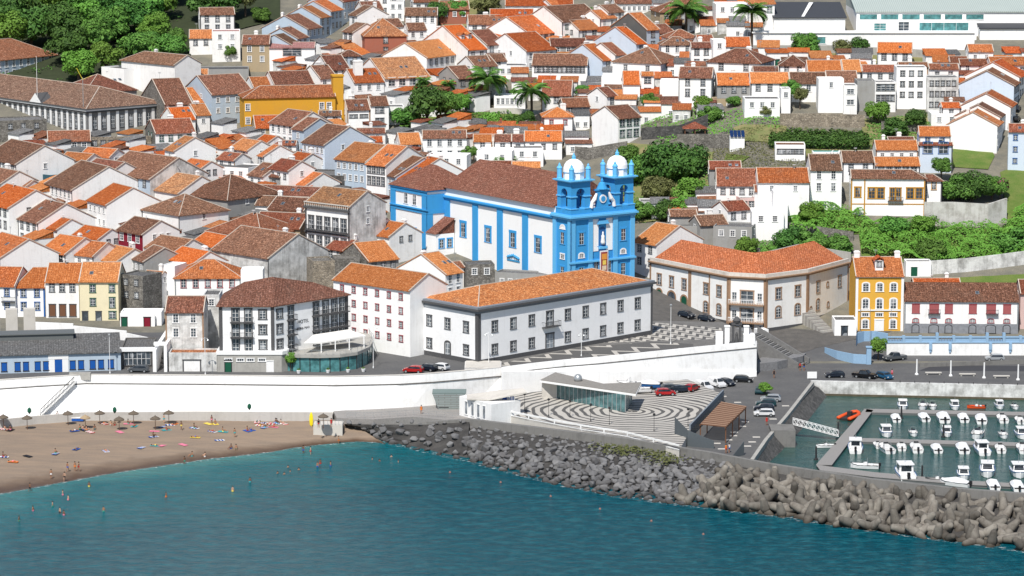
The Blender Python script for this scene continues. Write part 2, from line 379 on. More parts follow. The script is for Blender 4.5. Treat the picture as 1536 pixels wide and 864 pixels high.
def H(u1, v1, u2, a, dv, h, roof, wall, label, hip='', win=None, rw=None, lw=None, pitch=27, trim=2, st=None, ch=None, name='house', cat='house', group='town houses', base=None, gw=None, ww=1.0, wh=1.5, rows=None, cols=None):
    A = at(u1, v1, h); a = R(a); D = Vector((cos(a), sin(a), 0)); n = Vector((-sin(a), cos(a), 0)); tp = tan(R(pitch))
    depA = A.y*cT - (A.z-HC)*sT
    L = ((u2-768)*depA - F*A.x)/(F*D.x - (u2-768)*D.y*cT); L = max(2.5, min(105, L))
    lo, hi = .5, 16
    for _ in range(30):
        d = (lo+hi)/2; q = A + n*d + Vector((0,0,d*tp))
        if proj(q)[1] > v1-dv: lo = d
        else: hi = d
    zs = [g(*(A + D*x + n*y)[:2]) for x in (0, L) for y in (0, 2*d)]
    zb = min(zs) - .4 if base is None else base
    root = empty(name, (A.x, A.y, A.z-h), a, label, cat, group)
    z0 = zb - (A.z-h)
    m = MB(); y1 = 2*d; zr = h + d*tp
    hl, hr = 'L' in hip, 'R' in hip
    m.quad((0,0,z0), (L,0,z0), (L,0,h), (0,0,h)); m.quad((L,y1,z0), (0,y1,z0), (0,y1,h), (L,y1,h))
    gm = 1 if gw else 0
    if hl: m.quad((0,y1,z0), (0,0,z0), (0,0,h), (0,y1,h), m=gm)
    else: m.quad((0,y1,z0), (0,0,z0), (0,0,h), (0,d,zr), (0,y1,h), m=gm)
    if hr: m.quad((L,0,z0), (L,y1,z0), (L,y1,h), (L,0,h), m=gm)
    else: m.quad((L,0,z0), (L,y1,z0), (L,y1,h), (L,d,zr), (L,0,h), m=gm)
    m.quad((0,0,h), (L,0,h), (L,y1,h), (0,y1,h))
    m.build('wall', [W[wall], W[gw or wall]], root)
    roof_parts(root, L, d, h, tp, roof, hip, trim)
    rnd = random.Random(hash((u1, v1, 3)) & 0xffff)
    st = st or rnd.choice('bbwbw')
    if ww == 1.0 and wh == 1.5: ww, wh = rnd.choice(((.9,1.4),(1.0,1.5),(1.15,1.7),(1.0,1.9),(.85,1.2)))
    c_ = cols if cols is not None else max(1, int(L/2.7)); r_ = rows if rows is not None else max(1, min(4, int((h-.3)/2.8)))
    if win != 'n' and c_:
        for r in range(r_):
            z = h - 2.15 - r*min(2.9, h/max(1, r_))
            if z < z0+.3: break
            fwin(root, (0,0,0), (L,0,0), spread(c_, .04, .96), z, ww, wh, st)
    W2 = 2*d
    nr = rw if rw is not None else rnd.choice((0, 1, 1, 2)); nl = lw if lw is not None else rnd.choice((0, 1, 1, 2))
    if nr: fwin(root, (L,0,0), (L,W2,0), spread(nr, .22, .78), h-1.5, .8, 1.2, 'w' if nr == 1 else st)
    if nl: fwin(root, (0,W2,0), (0,0,0), spread(nl, .22, .78), h-1.5, .8, 1.2, 'w' if nl == 1 else st)
    if nr and h > 6 and W2 > 7: fwin(root, (L,0,0), (L,W2,0), spread(nr, .22, .78), h-4.3, .8, 1.2, 'w')
    if rnd.random() < .32 and L > 5:
        sx_ = rnd.uniform(.25,.75)*L; a_ = atan(tp); yy_ = d*rnd.uniform(.35,.65)
        for dx_ in ((0,) if rnd.random() < .6 else (0,1.6)): m = MB(); m.box(-.4,-.55,0,.4,.55,.12,m=0); m.quad((-.32,-.47,.125),(.32,-.47,.125),(.32,.47,.125),(-.32,.47,.125),m=1); sk_ = m.build('skylight', [STEEL, GLASS], root, loc=(min(L-.6, sx_+dx_), yy_, h+yy_*tp+.16)); sk_.rotation_euler = (a_,0,0)
    if wall in 'wWcsb' and rnd.random() < .4:
        bm_ = rnd.choice((BASALT, BASALT, BROWNST, STEEL))
        for x0 in (-.03, L-.27): m = MB(); m.box(x0, -.05, max(z0, -2), x0+.3, -.003, h-.1); m.build('corner_band', bm_, root)
    if ch if ch is not None else rnd.random() < .35:
        x = rnd.uniform(.2, .8)*L; chimney(root, x, d*1.3, zr-.3*d*tp, rnd.choice((.8, 1.1, 1.5)), .7, rnd.choice((1.2, 1.6)))
    if rnd.random() < .3:
        k = MB(); x = rnd.uniform(.1, .9)*L; hh = rnd.uniform(1.5, 2.6); k.tube([(x, d, zr), (x, d, zr+hh)], .035, 4)
        for j in range(4): k.box(x-.5+.05*j, d-.02, zr+hh-.12*j-.05, x+.5-.05*j, d+.02, zr+hh-.12*j-.01)
        k.build('antenna', STEEL, root)
    elif rnd.random() < .2:
        k = MB(); x = rnd.uniform(.2, .8)*L; k.tube([(x, d*.9, zr-.3), (x, d*.9, zr+.7)], .04, 4); k.lathe([(.05, 0), (.4, .12), (.45, .16)], 10, (x, d*.9, zr+.7)); k.build('satellite_dish', WHITE, root)
    HOUSES.append((root, L, d, h)); root['_L'] = L; root['_d'] = d
    del root['_L']; del root['_d']
    return root, L, d
def BX(u1, v1, u2, a, dep, h, wall, label, win=(0,0), top='g', name='house', cat='house', group='town houses', st='w', rw=0, lw=0, ww=1.0, wh=1.3, par=.35, base=None):
    """flat-roofed block; v1 is the parapet at its front left corner"""
    A = at(u1, v1, h); a = R(a); D = Vector((cos(a), sin(a), 0)); n = Vector((-sin(a), cos(a), 0))
    depA = A.y*cT - (A.z-HC)*sT
    L = ((u2-768)*depA - F*A.x)/(F*D.x - (u2-768)*D.y*cT); L = max(1, min(70, L))
    zs = [g(*(A + D*x + n*y)[:2]) for x in (0, L) for y in (0, dep)]; z0 = (min(zs)-.4 if base is None else base) - (A.z-h)
    root = empty(name, (A.x, A.y, A.z-h), a, label, cat, group)
    m = MB(); m.box(0, 0, z0, L, dep, h-par)
    t = .22
    for b in ((0,0,L,t), (0,dep-t,L,dep), (0,t,t,dep-t), (L-t,t,L,dep-t)): m.box(b[0], b[1], h-par, b[2], b[3], h)
    m.build('wall', W[wall], root)
    r = MB(); r.box(t, t, h-par+.003, L-t, dep-t, h-par+.06); r.build('roof', RO[top] if top in RO else W[top], root)
    if win[0]:
        for i in range(win[0]): fwin(root, (0,0,0), (L,0,0), spread(win[1], .06, .94), h-par-1.9-i*2.8, ww, wh, st)
    if rw: fwin(root, (L,0,0), (L,dep,0), spread(rw, .1, .9), h-par-1.9, .9, 1.2, st)
    if lw: fwin(root, (0,dep,0), (0,0,0), spread(lw, .1, .9), h-par-1.9, .9, 1.2, st)
    HOUSES.append((root, L, dep/2, h)); return root, L
# ------------------------------------------------------------------ ground
def struct(o): o['kind'] = 'structure'; return o
def inpoly(x, y, pts):
    c = False; j = len(pts)-1
    for i in range(len(pts)):
        xi, yi = pts[i][:2]; xj, yj = pts[j][:2]
        if (yi > y) != (yj > y) and x < (xj-xi)*(y-yi)/(yj-yi)+xi: c = not c
        j = i
    return c
m = MB(); xs = [-700,-450,-300,-220] + [-160+4*i for i in range(81)] + [220,300,450,700]; ys = [598+4*i for i in range(104)] + [1060,1150,1250,1400]
for y in ys:
    for x in xs:
        yy = y
        m.v.append((x, yy, g(x, yy)))
nx = len(xs)
for j in range(len(ys)-1):
    for i in range(nx-1):
        if xs[i] >= 50 and ys[j] < 620: continue
        if -8 < xs[i] < 50 and ys[j] < 632: continue
        if xs[i] < -4 and ys[j] < 600: continue
        m.f.append((j*nx+i, j*nx+i+1, (j+1)*nx+i+1, (j+1)*nx+i)); m.m.append(0)
struct(m.build('town_ground', EARTH))
def drape(name, pts, mat, off=.12, step=2.5, kind='structure', rough=0, label=None, cat=None):
    """a sheet that follows the ground inside an outline of (x, y) points"""
    bm = bmesh.new(); vs = [bm.verts.new((p[0], p[1], 0)) for p in pts]; bm.faces.new(vs)
    x0, x1 = min(p[0] for p in pts), max(p[0] for p in pts); y0, y1 = min(p[1] for p in pts), max(p[1] for p in pts)
    x = math.floor(x0/4)*4+step
    k = math.floor(x0/step)*step
    while k < x1:
        bmesh.ops.bisect_plane(bm, geom=bm.verts[:]+bm.edges[:]+bm.faces[:], plane_co=(k,0,0), plane_no=(1,0,0)); k += step
    k = math.floor(y0/step)*step
    while k < y1:
        bmesh.ops.bisect_plane(bm, geom=bm.verts[:]+bm.edges[:]+bm.faces[:], plane_co=(0,k,0), plane_no=(0,1,0)); k += step
    bmesh.ops.triangulate(bm, faces=bm.faces[:])
    rnd = random.Random(len(pts)*7+int(x0))
    for v_ in bm.verts: v_.co.z = g(v_.co.x, v_.co.y) + off + rnd.random()*rough
    bm.normal_update()
    for f in bm.faces:
        if f.normal.z < 0: f.normal_flip()
    me = bpy.data.meshes.new(name); bm.to_mesh(me); bm.free(); me.materials.append(mat)
    o = bpy.data.objects.new(name, me); col.objects.link(o)
    if kind: o['kind'] = kind
    return tag(o, label, cat)
# ------------------------------------------------------------------ the town, house by house
# top left
H(-70,97,86,55,28,8,'m','S','long pale blue block with a brick red hipped roof at the forest edge',hip='LR',rows=2,cols=13,st='w')  # the blue of these walls is shade put into their colour
H(128,139,205,35,25,7,'b','g','brown hipped roof rising behind the pedimented hall',hip='LR',win='n')
H(247,157,288,23,38,7,'b','w','brown gable roof with a grey stone gable right of the pedimented hall',gw='x')
H(291,154,316,25,22,6,'O','w','narrow bright orange roof between two brown roofs above the pedimented hall')
H(317,142,380,32,28,9,'b','S','dark brown roofed house with pale blue balconied front beside the mustard block',rows=2)
H(182,90,262,-45,14,7,'b','w','big plain white house below the tall round trees',win='n',rw=0,hip='L')
BX(152,100,186,-45,10,5,'W','low white annex at the foot of the forest')
H(284,57,318,5,12,5,'o','w','white house with an open dark veranda under an orange roof near the trees')
BX(318,47,360,5,9,9,'w','tall white terraced house at the wood with a small roof terrace',(2,2),'p')
H(363,66,404,0,13,8,'b','t','tan walled house with white framed windows and low brown roof',rows=2,st='w')
BX(295,104,373,5,10,4,'g','long low building with a dark flat roof above the orange roofs',top='d')
H(273,113,312,5,9,5,'o','w','little white house with an orange roof in front of the dark flat roof')
H(261,180,293,25,18,5,'O','w','bright orange roofed house just right of the pedimented hall')
H(294,173,316,25,16,5,'o','w','small white gabled house below the brown balconied house')
H(233,200,293,20,20,6,'m','w','white house with dark green shutters and a red tiled roof',cols=4,rows=1,st='g',gw='x')
BX(-20,182,70,20,10,6,'x','old grey stone building below the pedimented hall',(1,4),st='b')
H(72,212,136,10,15,5,'m','g','low red roof over a grey stone shed')
BX(130,206,227,12,.8,5,'z','ruined stone wall with empty window openings',(1,7),st='b',name='ruined_wall',cat='ruin',group=None)
H(247,224,262,-55,20,7,'o','W','white house showing a wide blank gable and a thin strip of orange roof',rw=1)
H(345,222,372,-50,14,6,'o','w','white house with roof terrace and orange roof near the mustard block')
H(325,238,352,-40,10,5,'m','w','low white house with a red roof under the terrace house')
r_, L_, d_ = H(366,147,503,12,17,10,'t','y','mustard yellow block with pale orange roof and tall chimney tower',hip='L',rows=0,cols=0,win='n',lw=0,rw=0,ch=False)
fwin(r_, (0,0,0), (L_,0,0), [.04,.85,.93], 6.6, 1.1, 1.7, 'w'); fwin(r_, (0,0,0), (L_,0,0), [.04,.85], 3.0, 1.1, 1.7, 'w')
m_ = MB(); m_.box(L_-.4, 1, -1, L_+2.4, 4.5, 15.2); m_.box(L_-.6, .8, 15.2, L_+2.6, 4.7, 15.6); m_.box(L_+2.4, 1.5, -1, L_+6, 4, 8.6); m_.build('chimney', W['y'], r_)
H(411,127,471,20,19,7,'b','w','dark brown roof directly behind the mustard block',win='n')
H(380,131,408,20,15,6,'o','w','orange roof to the left behind the mustard block',win='n')
H(480,118,506,30,19,6,'b','w','white gabled house with brown roof left of the mustard chimney tower')
H(383,192,425,10,18,5,'o','t','orange roof in the shade in front of the mustard block')
# street running up at the top, both sides; blue shade is put into the row's wall colour
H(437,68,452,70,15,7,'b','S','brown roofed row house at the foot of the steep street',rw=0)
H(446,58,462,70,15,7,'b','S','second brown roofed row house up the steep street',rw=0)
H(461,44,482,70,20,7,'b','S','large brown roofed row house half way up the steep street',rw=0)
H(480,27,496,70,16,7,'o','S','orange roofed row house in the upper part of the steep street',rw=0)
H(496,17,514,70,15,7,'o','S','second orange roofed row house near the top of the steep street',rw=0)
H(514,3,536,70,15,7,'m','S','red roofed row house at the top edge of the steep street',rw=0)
H(404,72,472,2,8,7,'p','W','white house with a pink roof and one wide dark window',cols=1,rows=1,ww=5,wh=2.2,st='k',pitch=10)
H(494,105,525,25,21,6,'b','w','white gabled house with brown roof at the foot of the terracotta block')
H(509,84,541,10,8,6,'b','S','small brown hipped roof tower house beside the terracotta block',hip='LR')
H(547,54,610,8,26,8,'t','r','terracotta red block with a hipped tile roof above the town',hip='LR',rows=2,cols=1,st='k',lw=3)
H(640,87,701,58,22,7,'O','w','wide bright orange roof with a white left gable right of the terracotta block')
r_, L_, d_ = H(702,75,730,38,36,7,'O','w','orange roofed house with two white dormers')
for k_ in (.3, .68):
    m_ = MB(); m_.box(-.6, -1, -1.2, .6, 1.2, .9); dm = m_.build('dormer', W['w'], r_, loc=(L_*k_, d_*.5, 7+d_*.25)); fwin(dm, (-.6,-1.0,0), (.6,-1.0,0), [.5], -.5, .6, 1.0, 'b')
    m_ = MB(); m_.quad((-.9,-1.3,.9), (0,-1.3,1.5), (0,1.6,1.5), (-.9,1.6,.9)); m_.quad((0,-1.3,1.5), (.9,-1.3,.9), (.9,1.6,.9), (0,1.6,1.5)); m_.build('dormer_roof', RO['o'], dm)
H(730,68,758,40,22,6,'b','w','brown roof tight behind the house with two dormers')
H(577,118,645,28,30,7,'t','W','large mottled tan roof over a white house with wide windows',cols=4,rows=1,ww=2.0,wh=2.3,st='w',rw=0,ch=False)
r_, L_, d_ = H(531,124,576,22,20,7,'o','W','white house with orange roof and a massive white chimney',rows=1,cols=3,ch=False)
chimney(r_, L_*.28, d_*.6, 7+d_*.4, 2.4, 1.6, 3.0)
H(521,165,555,12,15,6,'b','W','white house with brown roof right of the mustard block, windows in threes',cols=2,rows=1,ww=2.0,wh=.8,lw=1,st='k')
H(556,158,583,12,13,7,'b','W','taller narrow white house with brown roof in the white cluster',rows=2,cols=1,ww=2.2)
BX(582,160,606,5,8,5,'W','white flat roofed extension of the white cluster',(1,1))
H(404,184,441,-50,20,7,'b','w','brown roofed house with a purple grey front below the mustard block',rows=2)
H(438,193,456,-50,17,8,'b','S','narrow turquoise fronted house with brown roof',st='w')
H(453,213,487,-50,27,8,'b','b','large brown roofed corner house with rows of blue grey windows',rows=2,cols=5,rw=2)
H(478,173,512,5,6,5,'b','w','low white shed with a dark roof edge below the mustard block')
H(535,199,578,5,6,5,'b','w','long low brown roof strip below the white cluster')
H(555,212,574,5,7,5,'o','w','tiny orange roof above the red street roofs')
H(600,216,632,10,16,5,'O','w','bright orange roof above the balconied street house')
H(634,207,700,3,11,6,'b','W','long white house with dark brown roof above the church',cols=4)
H(710,212,738,0,10,5,'O','W','small orange roofed house, left one of three above the church')
H(741,212,767,0,10,5,'b','W','small brown roofed house, second of the row above the church')
H(768,212,786,0,10,5,'b','w','narrow brown roofed house between the orange ones above the church')
H(787,211,843,0,14,5,'O','W','orange roofed white house at the right end of the row above the church')
H(410,217,444,-5,6,5,'m','w','little red roof left of the brown corner house')
# top middle
H(524,22,536,-60,14,7,'b','W','white gable at the top of the picture beside the steep street',rw=0)
BX(583,2,606,0,8,6,'W','tall white block at the top behind the terracotta block',(2,2))
H(607,23,656,0,11,6,'b','W','white house with a flat brown roof near the top gardens',cols=4,rows=1)
H(514,47,530,-55,13,6,'b','w','white gabled house behind the terracotta block',rw=0)
H(575,40,605,25,11,5,'b','w','brown roof right behind the terracotta block')
H(612,45,640,15,10,5,'b','W','white walled house with brown roof under the top gardens')
H(672,60,702,40,14,6,'b','W','white house with a high blank side wall near the top gardens',win='n')
H(703,36,762,5,13,5,'m','W','wide red roof below the top gardens')
H(795,52,834,50,26,6,'o','W','big orange roof with white left gable in the upper middle')
H(735,24,800,0,10,6,'o','w','orange roof at the upper edge of the town')
H(758,8,860,0,10,5,'o','W','long orange strip of roof over a white wall at the top edge')
H(660,14,704,5,12,5,'m','r','reddish house half hidden by the top gardens')
H(789,77,834,43,26,6,'o','W','orange roof with a white left gable above the veranda house')
H(712,100,746,30,15,5,'b','w','brown roof behind the tall date palm')
H(687,118,714,32,18,6,'b','g','brown roof over a weathered grey wall left of the date palm')
H(735,92,760,20,10,5,'b','w','small brown roof above the grey flat house')
BX(737,98,790,0,9,4,'w','flat roofed white house with a row of small windows',(1,5),top='d')
BX(741,144,788,0,8,4,'W','white greenhouse like shed with posts beside the palms',(1,6),top='W',ww=.8,wh=1.6)
H(843,33,904,42,23,8,'b','w','brown roofed house with a teal balcony front and white left gable',rows=2,st='g')
H(826,69,880,5,11,5,'b','g','low brown roof in a shaded yard above the veranda house')
H(912,19,936,40,11,6,'b','w','brown roof behind the grey gabled house')
H(922,5,996,8,9,6,'b','w','brown roofed building cut by the top edge with dark windows',rows=1,cols=9)
H(970,45,989,36,25,8,'o','S','house with a tall dark grey gable and orange roof',gw='G',lw=0)
H(900,28,925,40,12,6,'o','W','white gable with orange roof left of the dark grey gable')
H(990,18,1072,10,18,6,'m','t','broad brown red roof behind the tall palm',hip='LR')
H(954,66,969,43,25,7,'O','b','white house with a huge blank gable and a steep orange roof',lw=0)
H(985,50,1012,40,12,5,'b','w','brown roof between the grey gable and the palm')
H(903,91,921,42,24,6,'O','b','orange roof with white left gable just behind the veranda house',lw=1)
H(923,83,939,42,18,6,'m','w','red roof attached to the orange one behind the veranda house')
H(798,97,881,-5,16,6,'b','W','veranda house with a long window band and brown roof',cols=11,rows=1,ww=1.0,wh=1.6,st='k',rw=2,gw='S')  # right gable takes a blue wall colour to carry its shade
H(812,143,857,-4,22,5,'m','w','red brown roof in front of the veranda house')
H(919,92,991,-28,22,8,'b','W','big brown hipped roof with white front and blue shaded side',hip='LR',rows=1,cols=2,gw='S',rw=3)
H(992,67,1040,3,11,6,'b','W','low brown hipped roof behind the big hipped house',hip='LR')
H(1003,57,1047,12,12,6,'m','W','terracotta roof above the low hipped house',hip='LR')
H(1037,71,1068,3,7,7,'b','W','white two storey house with thin brown roof',rows=2,cols=2)
H(1048,64,1072,10,11,6,'m','w','small red roof behind the white chimney gable')
BX(1074,6,1123,2,10,8,'W','large plain white building behind the slender palm',(1,3),top='W')
BX(1126,28,1160,2,4,4,'W','white yard wall right of the slender palm',top='W')
BX(1070,60,1089,5,6,8,'W','tall white chimney gable between two small roofs',(1,1),top='W')
H(1089,69,1126,0,13,5,'o','w','orange roof below the tall slender palm')
H(1060,92,1141,-22,20,7,'b','W','wide brown hipped roof with white walls right of centre',hip='LR',rw=3,gw='S',rows=1,cols=2)
H(1169,98,1210,-5,15,5,'b','W','brown hipped roof left of the long orange row',hip='LR')
BX(902,117,935,-3,9,6,'W','plain white block left of the white tower annex',top='W')
H(935,126,960,0,19,6,'O','W','stepped orange roof of the white annex',win='n')
H(962,113,981,0,5,7,'O','W','narrow white tower annex with a dark framed window',cols=1,st='k',ww=1.6)
BX(990,121,1018,-5,7,6,'W','plain white block beside the two storey garden house',top='W')
H(1018,116,1068,-8,15,9,'b','W','two storey white garden house with four windows and brown roof',rows=2,cols=2,gw='S',rw=1)  # shade of the right gable is put into its blue wall colour
H(1076,127,1126,0,17,5,'O','g','bright orange roof over old grey garden walls')
H(1126,124,1184,0,15,5,'O','W','bright orange roof at the left end of the garden row')
BX(1069,148,1116,0,5,3,'t','low tan shed with small doors above the garden wall',(1,3),ww=.7,wh=.9)
BX(1117,148,1170,0,8,5,'W','low white flat roofed house above the stone garden wall',(1,3))
H(815,175,860,3,14,7,'O','W','white house with orange hipped roof and a brown door',hip='LR',rows=1,cols=2,st='r',base=None)
H(927,178,961,38,18,8,'b','W','big white gabled house with a glazed green balcony front',rows=2,cols=3,lw=0,ww=1.5,wh=1.9,st='g')
H(845,160,885,10,12,5,'m','g','low brown red roofs of sheds above the big white gable')
H(910,145,926,38,13,5,'b','W','white gabled cottage with brown roof above the big white gable',lw=1)
H(1186,125,1240,0,16,5,'b','W','brown roof of the garden row with white bays',rows=1)
H(1241,124,1287,0,17,5,'b','W','brown roof of the garden row beside the grey block')
BX(1228,118,1266,0,6,9,'W','tall white block with one tiny window in the garden row',(1,1),top='W',ww=.8)
BX(1266,128,1286,0,7,8,'w','narrow white bay with brown shutters in the garden row',(2,1),ww=1.8)
BX(1286,121,1313,0,7,8,'g','bare grey concrete block in the garden row',top='g')
BX(1313,123,1344,2,7,8,'w','white balconied rear front right of the concrete block',(2,2),top='g',ww=2.2,wh=1.6,st='k')
BX(1345,101,1390,-2,8,11,'W','tall white rear building with a blue grey loggia',(3,3),top='g',st='k')
BX(1391,116,1438,0,8,9,'s','stained white rear buildings with many small openings',(3,5),top='g',st='k',ww=.8)
BX(1172,133,1186,0,6,7,'W','slim white bay at the left of the garden row',(1,1))
H(1212,108,1263,0,17,6,'O','w','bright orange roof, left half of the pair behind the garden row',win='n')
H(1265,107,1292,0,17,6,'O','w','bright orange roof, right half of the pair behind the garden row',win='n')
H(1294,107,1347,0,9,6,'m','W','red roof strip above white balconies')
H(1348,100,1392,0,6,6,'m','W','red roof strip over the tall white rear building',win='n')
H(1394,103,1438,0,7,6,'m','w','red roof strip over the stained rear buildings')
H(1316,78,1368,-8,14,5,'O','W','orange roofed house with white dormer wall below the white shopping hall',rw=0,rows=1)
H(1453,77,1490,0,10,5,'o','W','small orange roofed house below the dark right hand roof')
H(1440,97,1482,0,8,5,'m','w','low red roof left of the right hand street')
H(1486,97,1545,4,11,6,'o','w','orange roof in the top right corner group')
H(1529,116,1550,70,22,6,'o','W','white gable with orange and brown roof at the right edge')
H(1521,129,1529,74,22,7,'m','b','large grey white gable with a thin red roof near the right edge',lw=0)
H(1516,161,1524,74,20,6,'o','W','white gable with orange roof strip below the grey white gable',lw=0)
H(1496,189,1504,74,20,7,'o','W','big white gable with orange verge above the green slope',lw=0)
H(1500,176,1511,74,18,6,'b','w','brown roof squeezed behind the big white gable')
H(1413,161,1441,3,7,5,'o','W','small white house with terraces left of the big gables')
BX(1397,170,1440,0,7,4,'W','white terrace block left of the big gables',(1,2),top='W')
H(1379,203,1426,-3,13,9,'O','W','white house with a blue door over a light blue ground floor',rows=1,cols=2,st='u')
H(1378,217,1429,-3,3,7,'m','b','light blue lower front with two tall blue framed windows',rows=1,cols=2,st='u',ww=2.2,wh=2.8,ch=False)
H(1314,224,1377,0,13,5,'O','W','orange roof above the white window row',rows=1,cols=4)
H(1313,248,1380,0,12,5,'O','W','long bright orange roof with white verges below another orange roof',rows=1,cols=5)
H(1333,213,1372,3,7,4,'b','x','little brown roof above the orange pair')
H(1264,243,1311,0,16,5,'b','W','white house with brown roof behind the mustard windowed villa',rows=1,cols=2)
H(1216,255,1263,0,23,10,'b','W','white house with four windows and a brown roof beside the parked black car',rows=2,cols=2,rw=0)
H(1137,273,1214,0,21,9,'o','W','long white house with weathered orange roof',rows=1,cols=2,lw=0)
H(1075,278,1137,-2,25,7,'m','w','white house with a large red roof right of the round trees',rows=1,cols=4)
H(1064,253,1112,0,11,5,'m','g','shallow red roof behind the large red one',win='n')
H(1132,287,1178,0,9,6,'m','W','white house with a thin red roof strip',rows=1,cols=3)
BX(1160,287,1182,0,5,11,'W','tall white chimney like tower block',top='W')
BX(1110,297,1134,10,6,5,'k','small rough pinkish terrace house with cluttered balconies',(2,2),st='k')
H(1091,316,1125,28,13,6,'m','W','white gabled house with red roof below the terraces',rows=1)
H(1050,338,1092,18,14,5,'b','g','brown roof over a grey wall left of the concrete cube',win='n')
BX(1070,339,1128,-12,8,6,'g','grey concrete cube house with a flat roof',(1,3),top='g',st='w',rw=1)
BX(1128,318,1176,0,8,7,'W','white terrace wall house below the chimney like tower',(1,2),top='W')
BX(1163,217,1208,-3,7,4,'W','small white pavilion with a ribbon window beside the pool',(1,3),top='m',ww=2.0,wh=1.1,st='k')
BX(1095,205,1117,0,3.5,4,'W','small white hut carrying solar panels',top='n',name='hut',cat='hut',group=None)
H(1513,197,1552,-8,11,10,'m','b','light blue white house with blue windows at the right edge',rows=3,cols=2,st='u')
r_, L_, d_ = H(1277,267,1388,-2,12,9,'b','W','white villa with mustard framed windows and a brown roof above the green slope',hip='R',rows=1,cols=0,ch=False)
fwin(r_, (0,0,0), (L_,0,0), [.09], 4.4, 1.2, 2.3, 'm', True, surround=.3, muntin=MUSTARD); fwin(r_, (0,0,0), (L_,0,0), [.28,.40,.80,.92], 4.1, 1.5, 2.5, 'm', True, surround=.28, muntin=MUSTARD)
fwin(r_, (0,0,0), (L_,0,0), [.56,.64], 3.6, 1.1, 3.0, 'm', True, surround=.22, muntin=MUSTARD); balcony(r_, (0,0,0), (L_,0,0), .60, 3.5, 3.6)
m_ = MB(); m_.box(0,-.06,2.6,L_,-.003,2.85); [m_.box(x,-.08,-3,x+.3,-.004,8.6) for x in (-.05, L_*.175, L_-.3)]; m_.build('band', MUSTARD, r_)
H(1389,271,1413,0,9,7,'b','W','brown roofed side wing with a mustard window',hip='R',rows=1,cols=1,st='m')
# left middle
H(-25,236,24,-55,27,6,'b','w','brown roof with a broad white verge at the left edge',rw=1)
BX(34,258,78,-40,9,4,'n','flat dark teal shed among the white gables',top='n')
H(68,275,108,-58,34,6,'b','w','steep brown roof left of the black windowed house')
H(108,265,150,-47,27,7,'b','w','brown roofed house with a row of black and white french windows',rows=1,cols=4,wh=2.0,st='k')
H(152,258,225,-47,31,7,'b','S','large brown roof with one skylight over a blue fronted house',rows=1,cols=6,gw='s',wh=2)
H(131,300,160,-58,25,7,'O','W','bright orange roof with a large blank white side wall',rw=0,gw='W')
H(-30,302,13,-55,26,7,'O','W','bright orange roof touching the left edge of the town')
H(2,277,38,-40,10,4,'m','w','small red roof above the bright orange one at the left edge')
H(27,328,57,-53,28,6,'b','W','brown roof with a smooth white right gable on the left side')
H(52,338,86,-50,15,5,'O','W','orange roof with a small shaded front below a brown one')
H(108,353,148,-45,15,5,'O','W','orange roof with two white skylights')
H(60,376,98,-42,24,6,'O','w','large ridged orange roof in the left middle',rw=1)
H(98,380,140,-35,20,6,'o','w','orange roof valley over a small white courtyard')
H(-40,377,0,-55,28,7,'o','W','orange roof with a very large white gable behind the waterfront row',rw=0)
H(175,345,214,-48,20,7,'b','R','crimson fronted house with white windows and brown roof',rows=1,cols=3,ww=1.2,wh=1.8,st='w',rw=3,gw='W')
H(270,291,341,-42,33,6,'b','g','great brown hipped roof in the left centre',hip='LR',win='n')
H(213,314,269,-47,27,6,'b','w','brown hipped roof with pale hip lines below the great one',hip='LR',win='n')
H(222,283,268,-48,25,6,'t','w','worn orange roof between two brown roofs',win='n')
H(310,346,392,-35,30,6,'m','t','red brown hipped roof with three dark skylights',hip='LR',win='n')
H(214,370,267,-43,18,5,'m','w','flat red brown roof below the skylight roof')
H(287,364,326,-50,16,5,'O','g','orange roof with a dark green dormer front')
H(200,388,216,-58,20,6,'b','g','narrow brown roof over an old stone house')
H(145,388,174,-50,20,5,'O','W','orange roof with white gable near the stone house')
H(318,374,403,-45,35,6,'b','s','huge dark brown roof with a black stained gable',gw='s',rw=0,win='n')
H(249,388,290,-50,18,6,'O','W','bright orange roof with white gable above the white hip house')
H(262,417,361,2,27,7,'o','W','white house with a broad orange roof and pink window trim behind the hotel',hip='LR',rows=1,cols=5,st='r')
H(215,413,241,-25,7,7,'O','W','tall narrow white house with a tiny orange roof',rows=3,cols=1)
BX(241,398,262,-20,6,9,'W','blank white tower wall beside the broad orange roof',top='W')
BX(361,405,394,0,5,9,'W','large square white chimney block behind the hotel roof',top='W',name='chimney_block',cat='chimney',group=None)
BX(179,411,214,-30,7,9,'x','old unplastered stone house beside the cream house',(2,2),st='b')
BX(193,435,214,-5,5,5,'s','round fronted stained annex of the stone house',(1,2),st='b')
H(345,297,385,-20,12,5,'b','w','long thin brown roof left of the street bend')
H(372,290,482,-20,13,5,'b','g','very long brown roof under the stone parapet',win='n')
H(383,307,456,-15,13,5,'b','w','dark brown roof in the middle of the old town',win='n')
H(402,313,456,-25,18,6,'b','c','brown roof with small dormer and cream cornice left of the balustrade house')
H(378,340,450,-18,22,6,'m','t','broad red brown roof over a tan wall',win='n')
H(387,233,396,-55,16,6,'o','W','white blue gable below the mustard block',rw=0)
H(383,212,402,-50,10,5,'O','w','orange roof left of the turquoise fronted house')
H(386,262,420,-40,14,5,'b','g','brown roof over a stone house near the pinkish gable')
H(403,252,433,-50,14,7,'m','W','red roofed white house with pinkish gable',rows=1,cols=3)
H(438,275,460,-50,18,4,'o','w','orange lean-to roof beside the stone parapet house')
BX(456,262,537,-12,12,5,'X','dark flat roofed building with a stone parapet',top='g')
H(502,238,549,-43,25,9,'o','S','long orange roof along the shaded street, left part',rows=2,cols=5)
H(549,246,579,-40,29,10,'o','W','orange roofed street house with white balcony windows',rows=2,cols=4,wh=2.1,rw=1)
H(577,262,593,-58,28,8,'m','S','narrow red brown roof in the street above the church',rows=2)
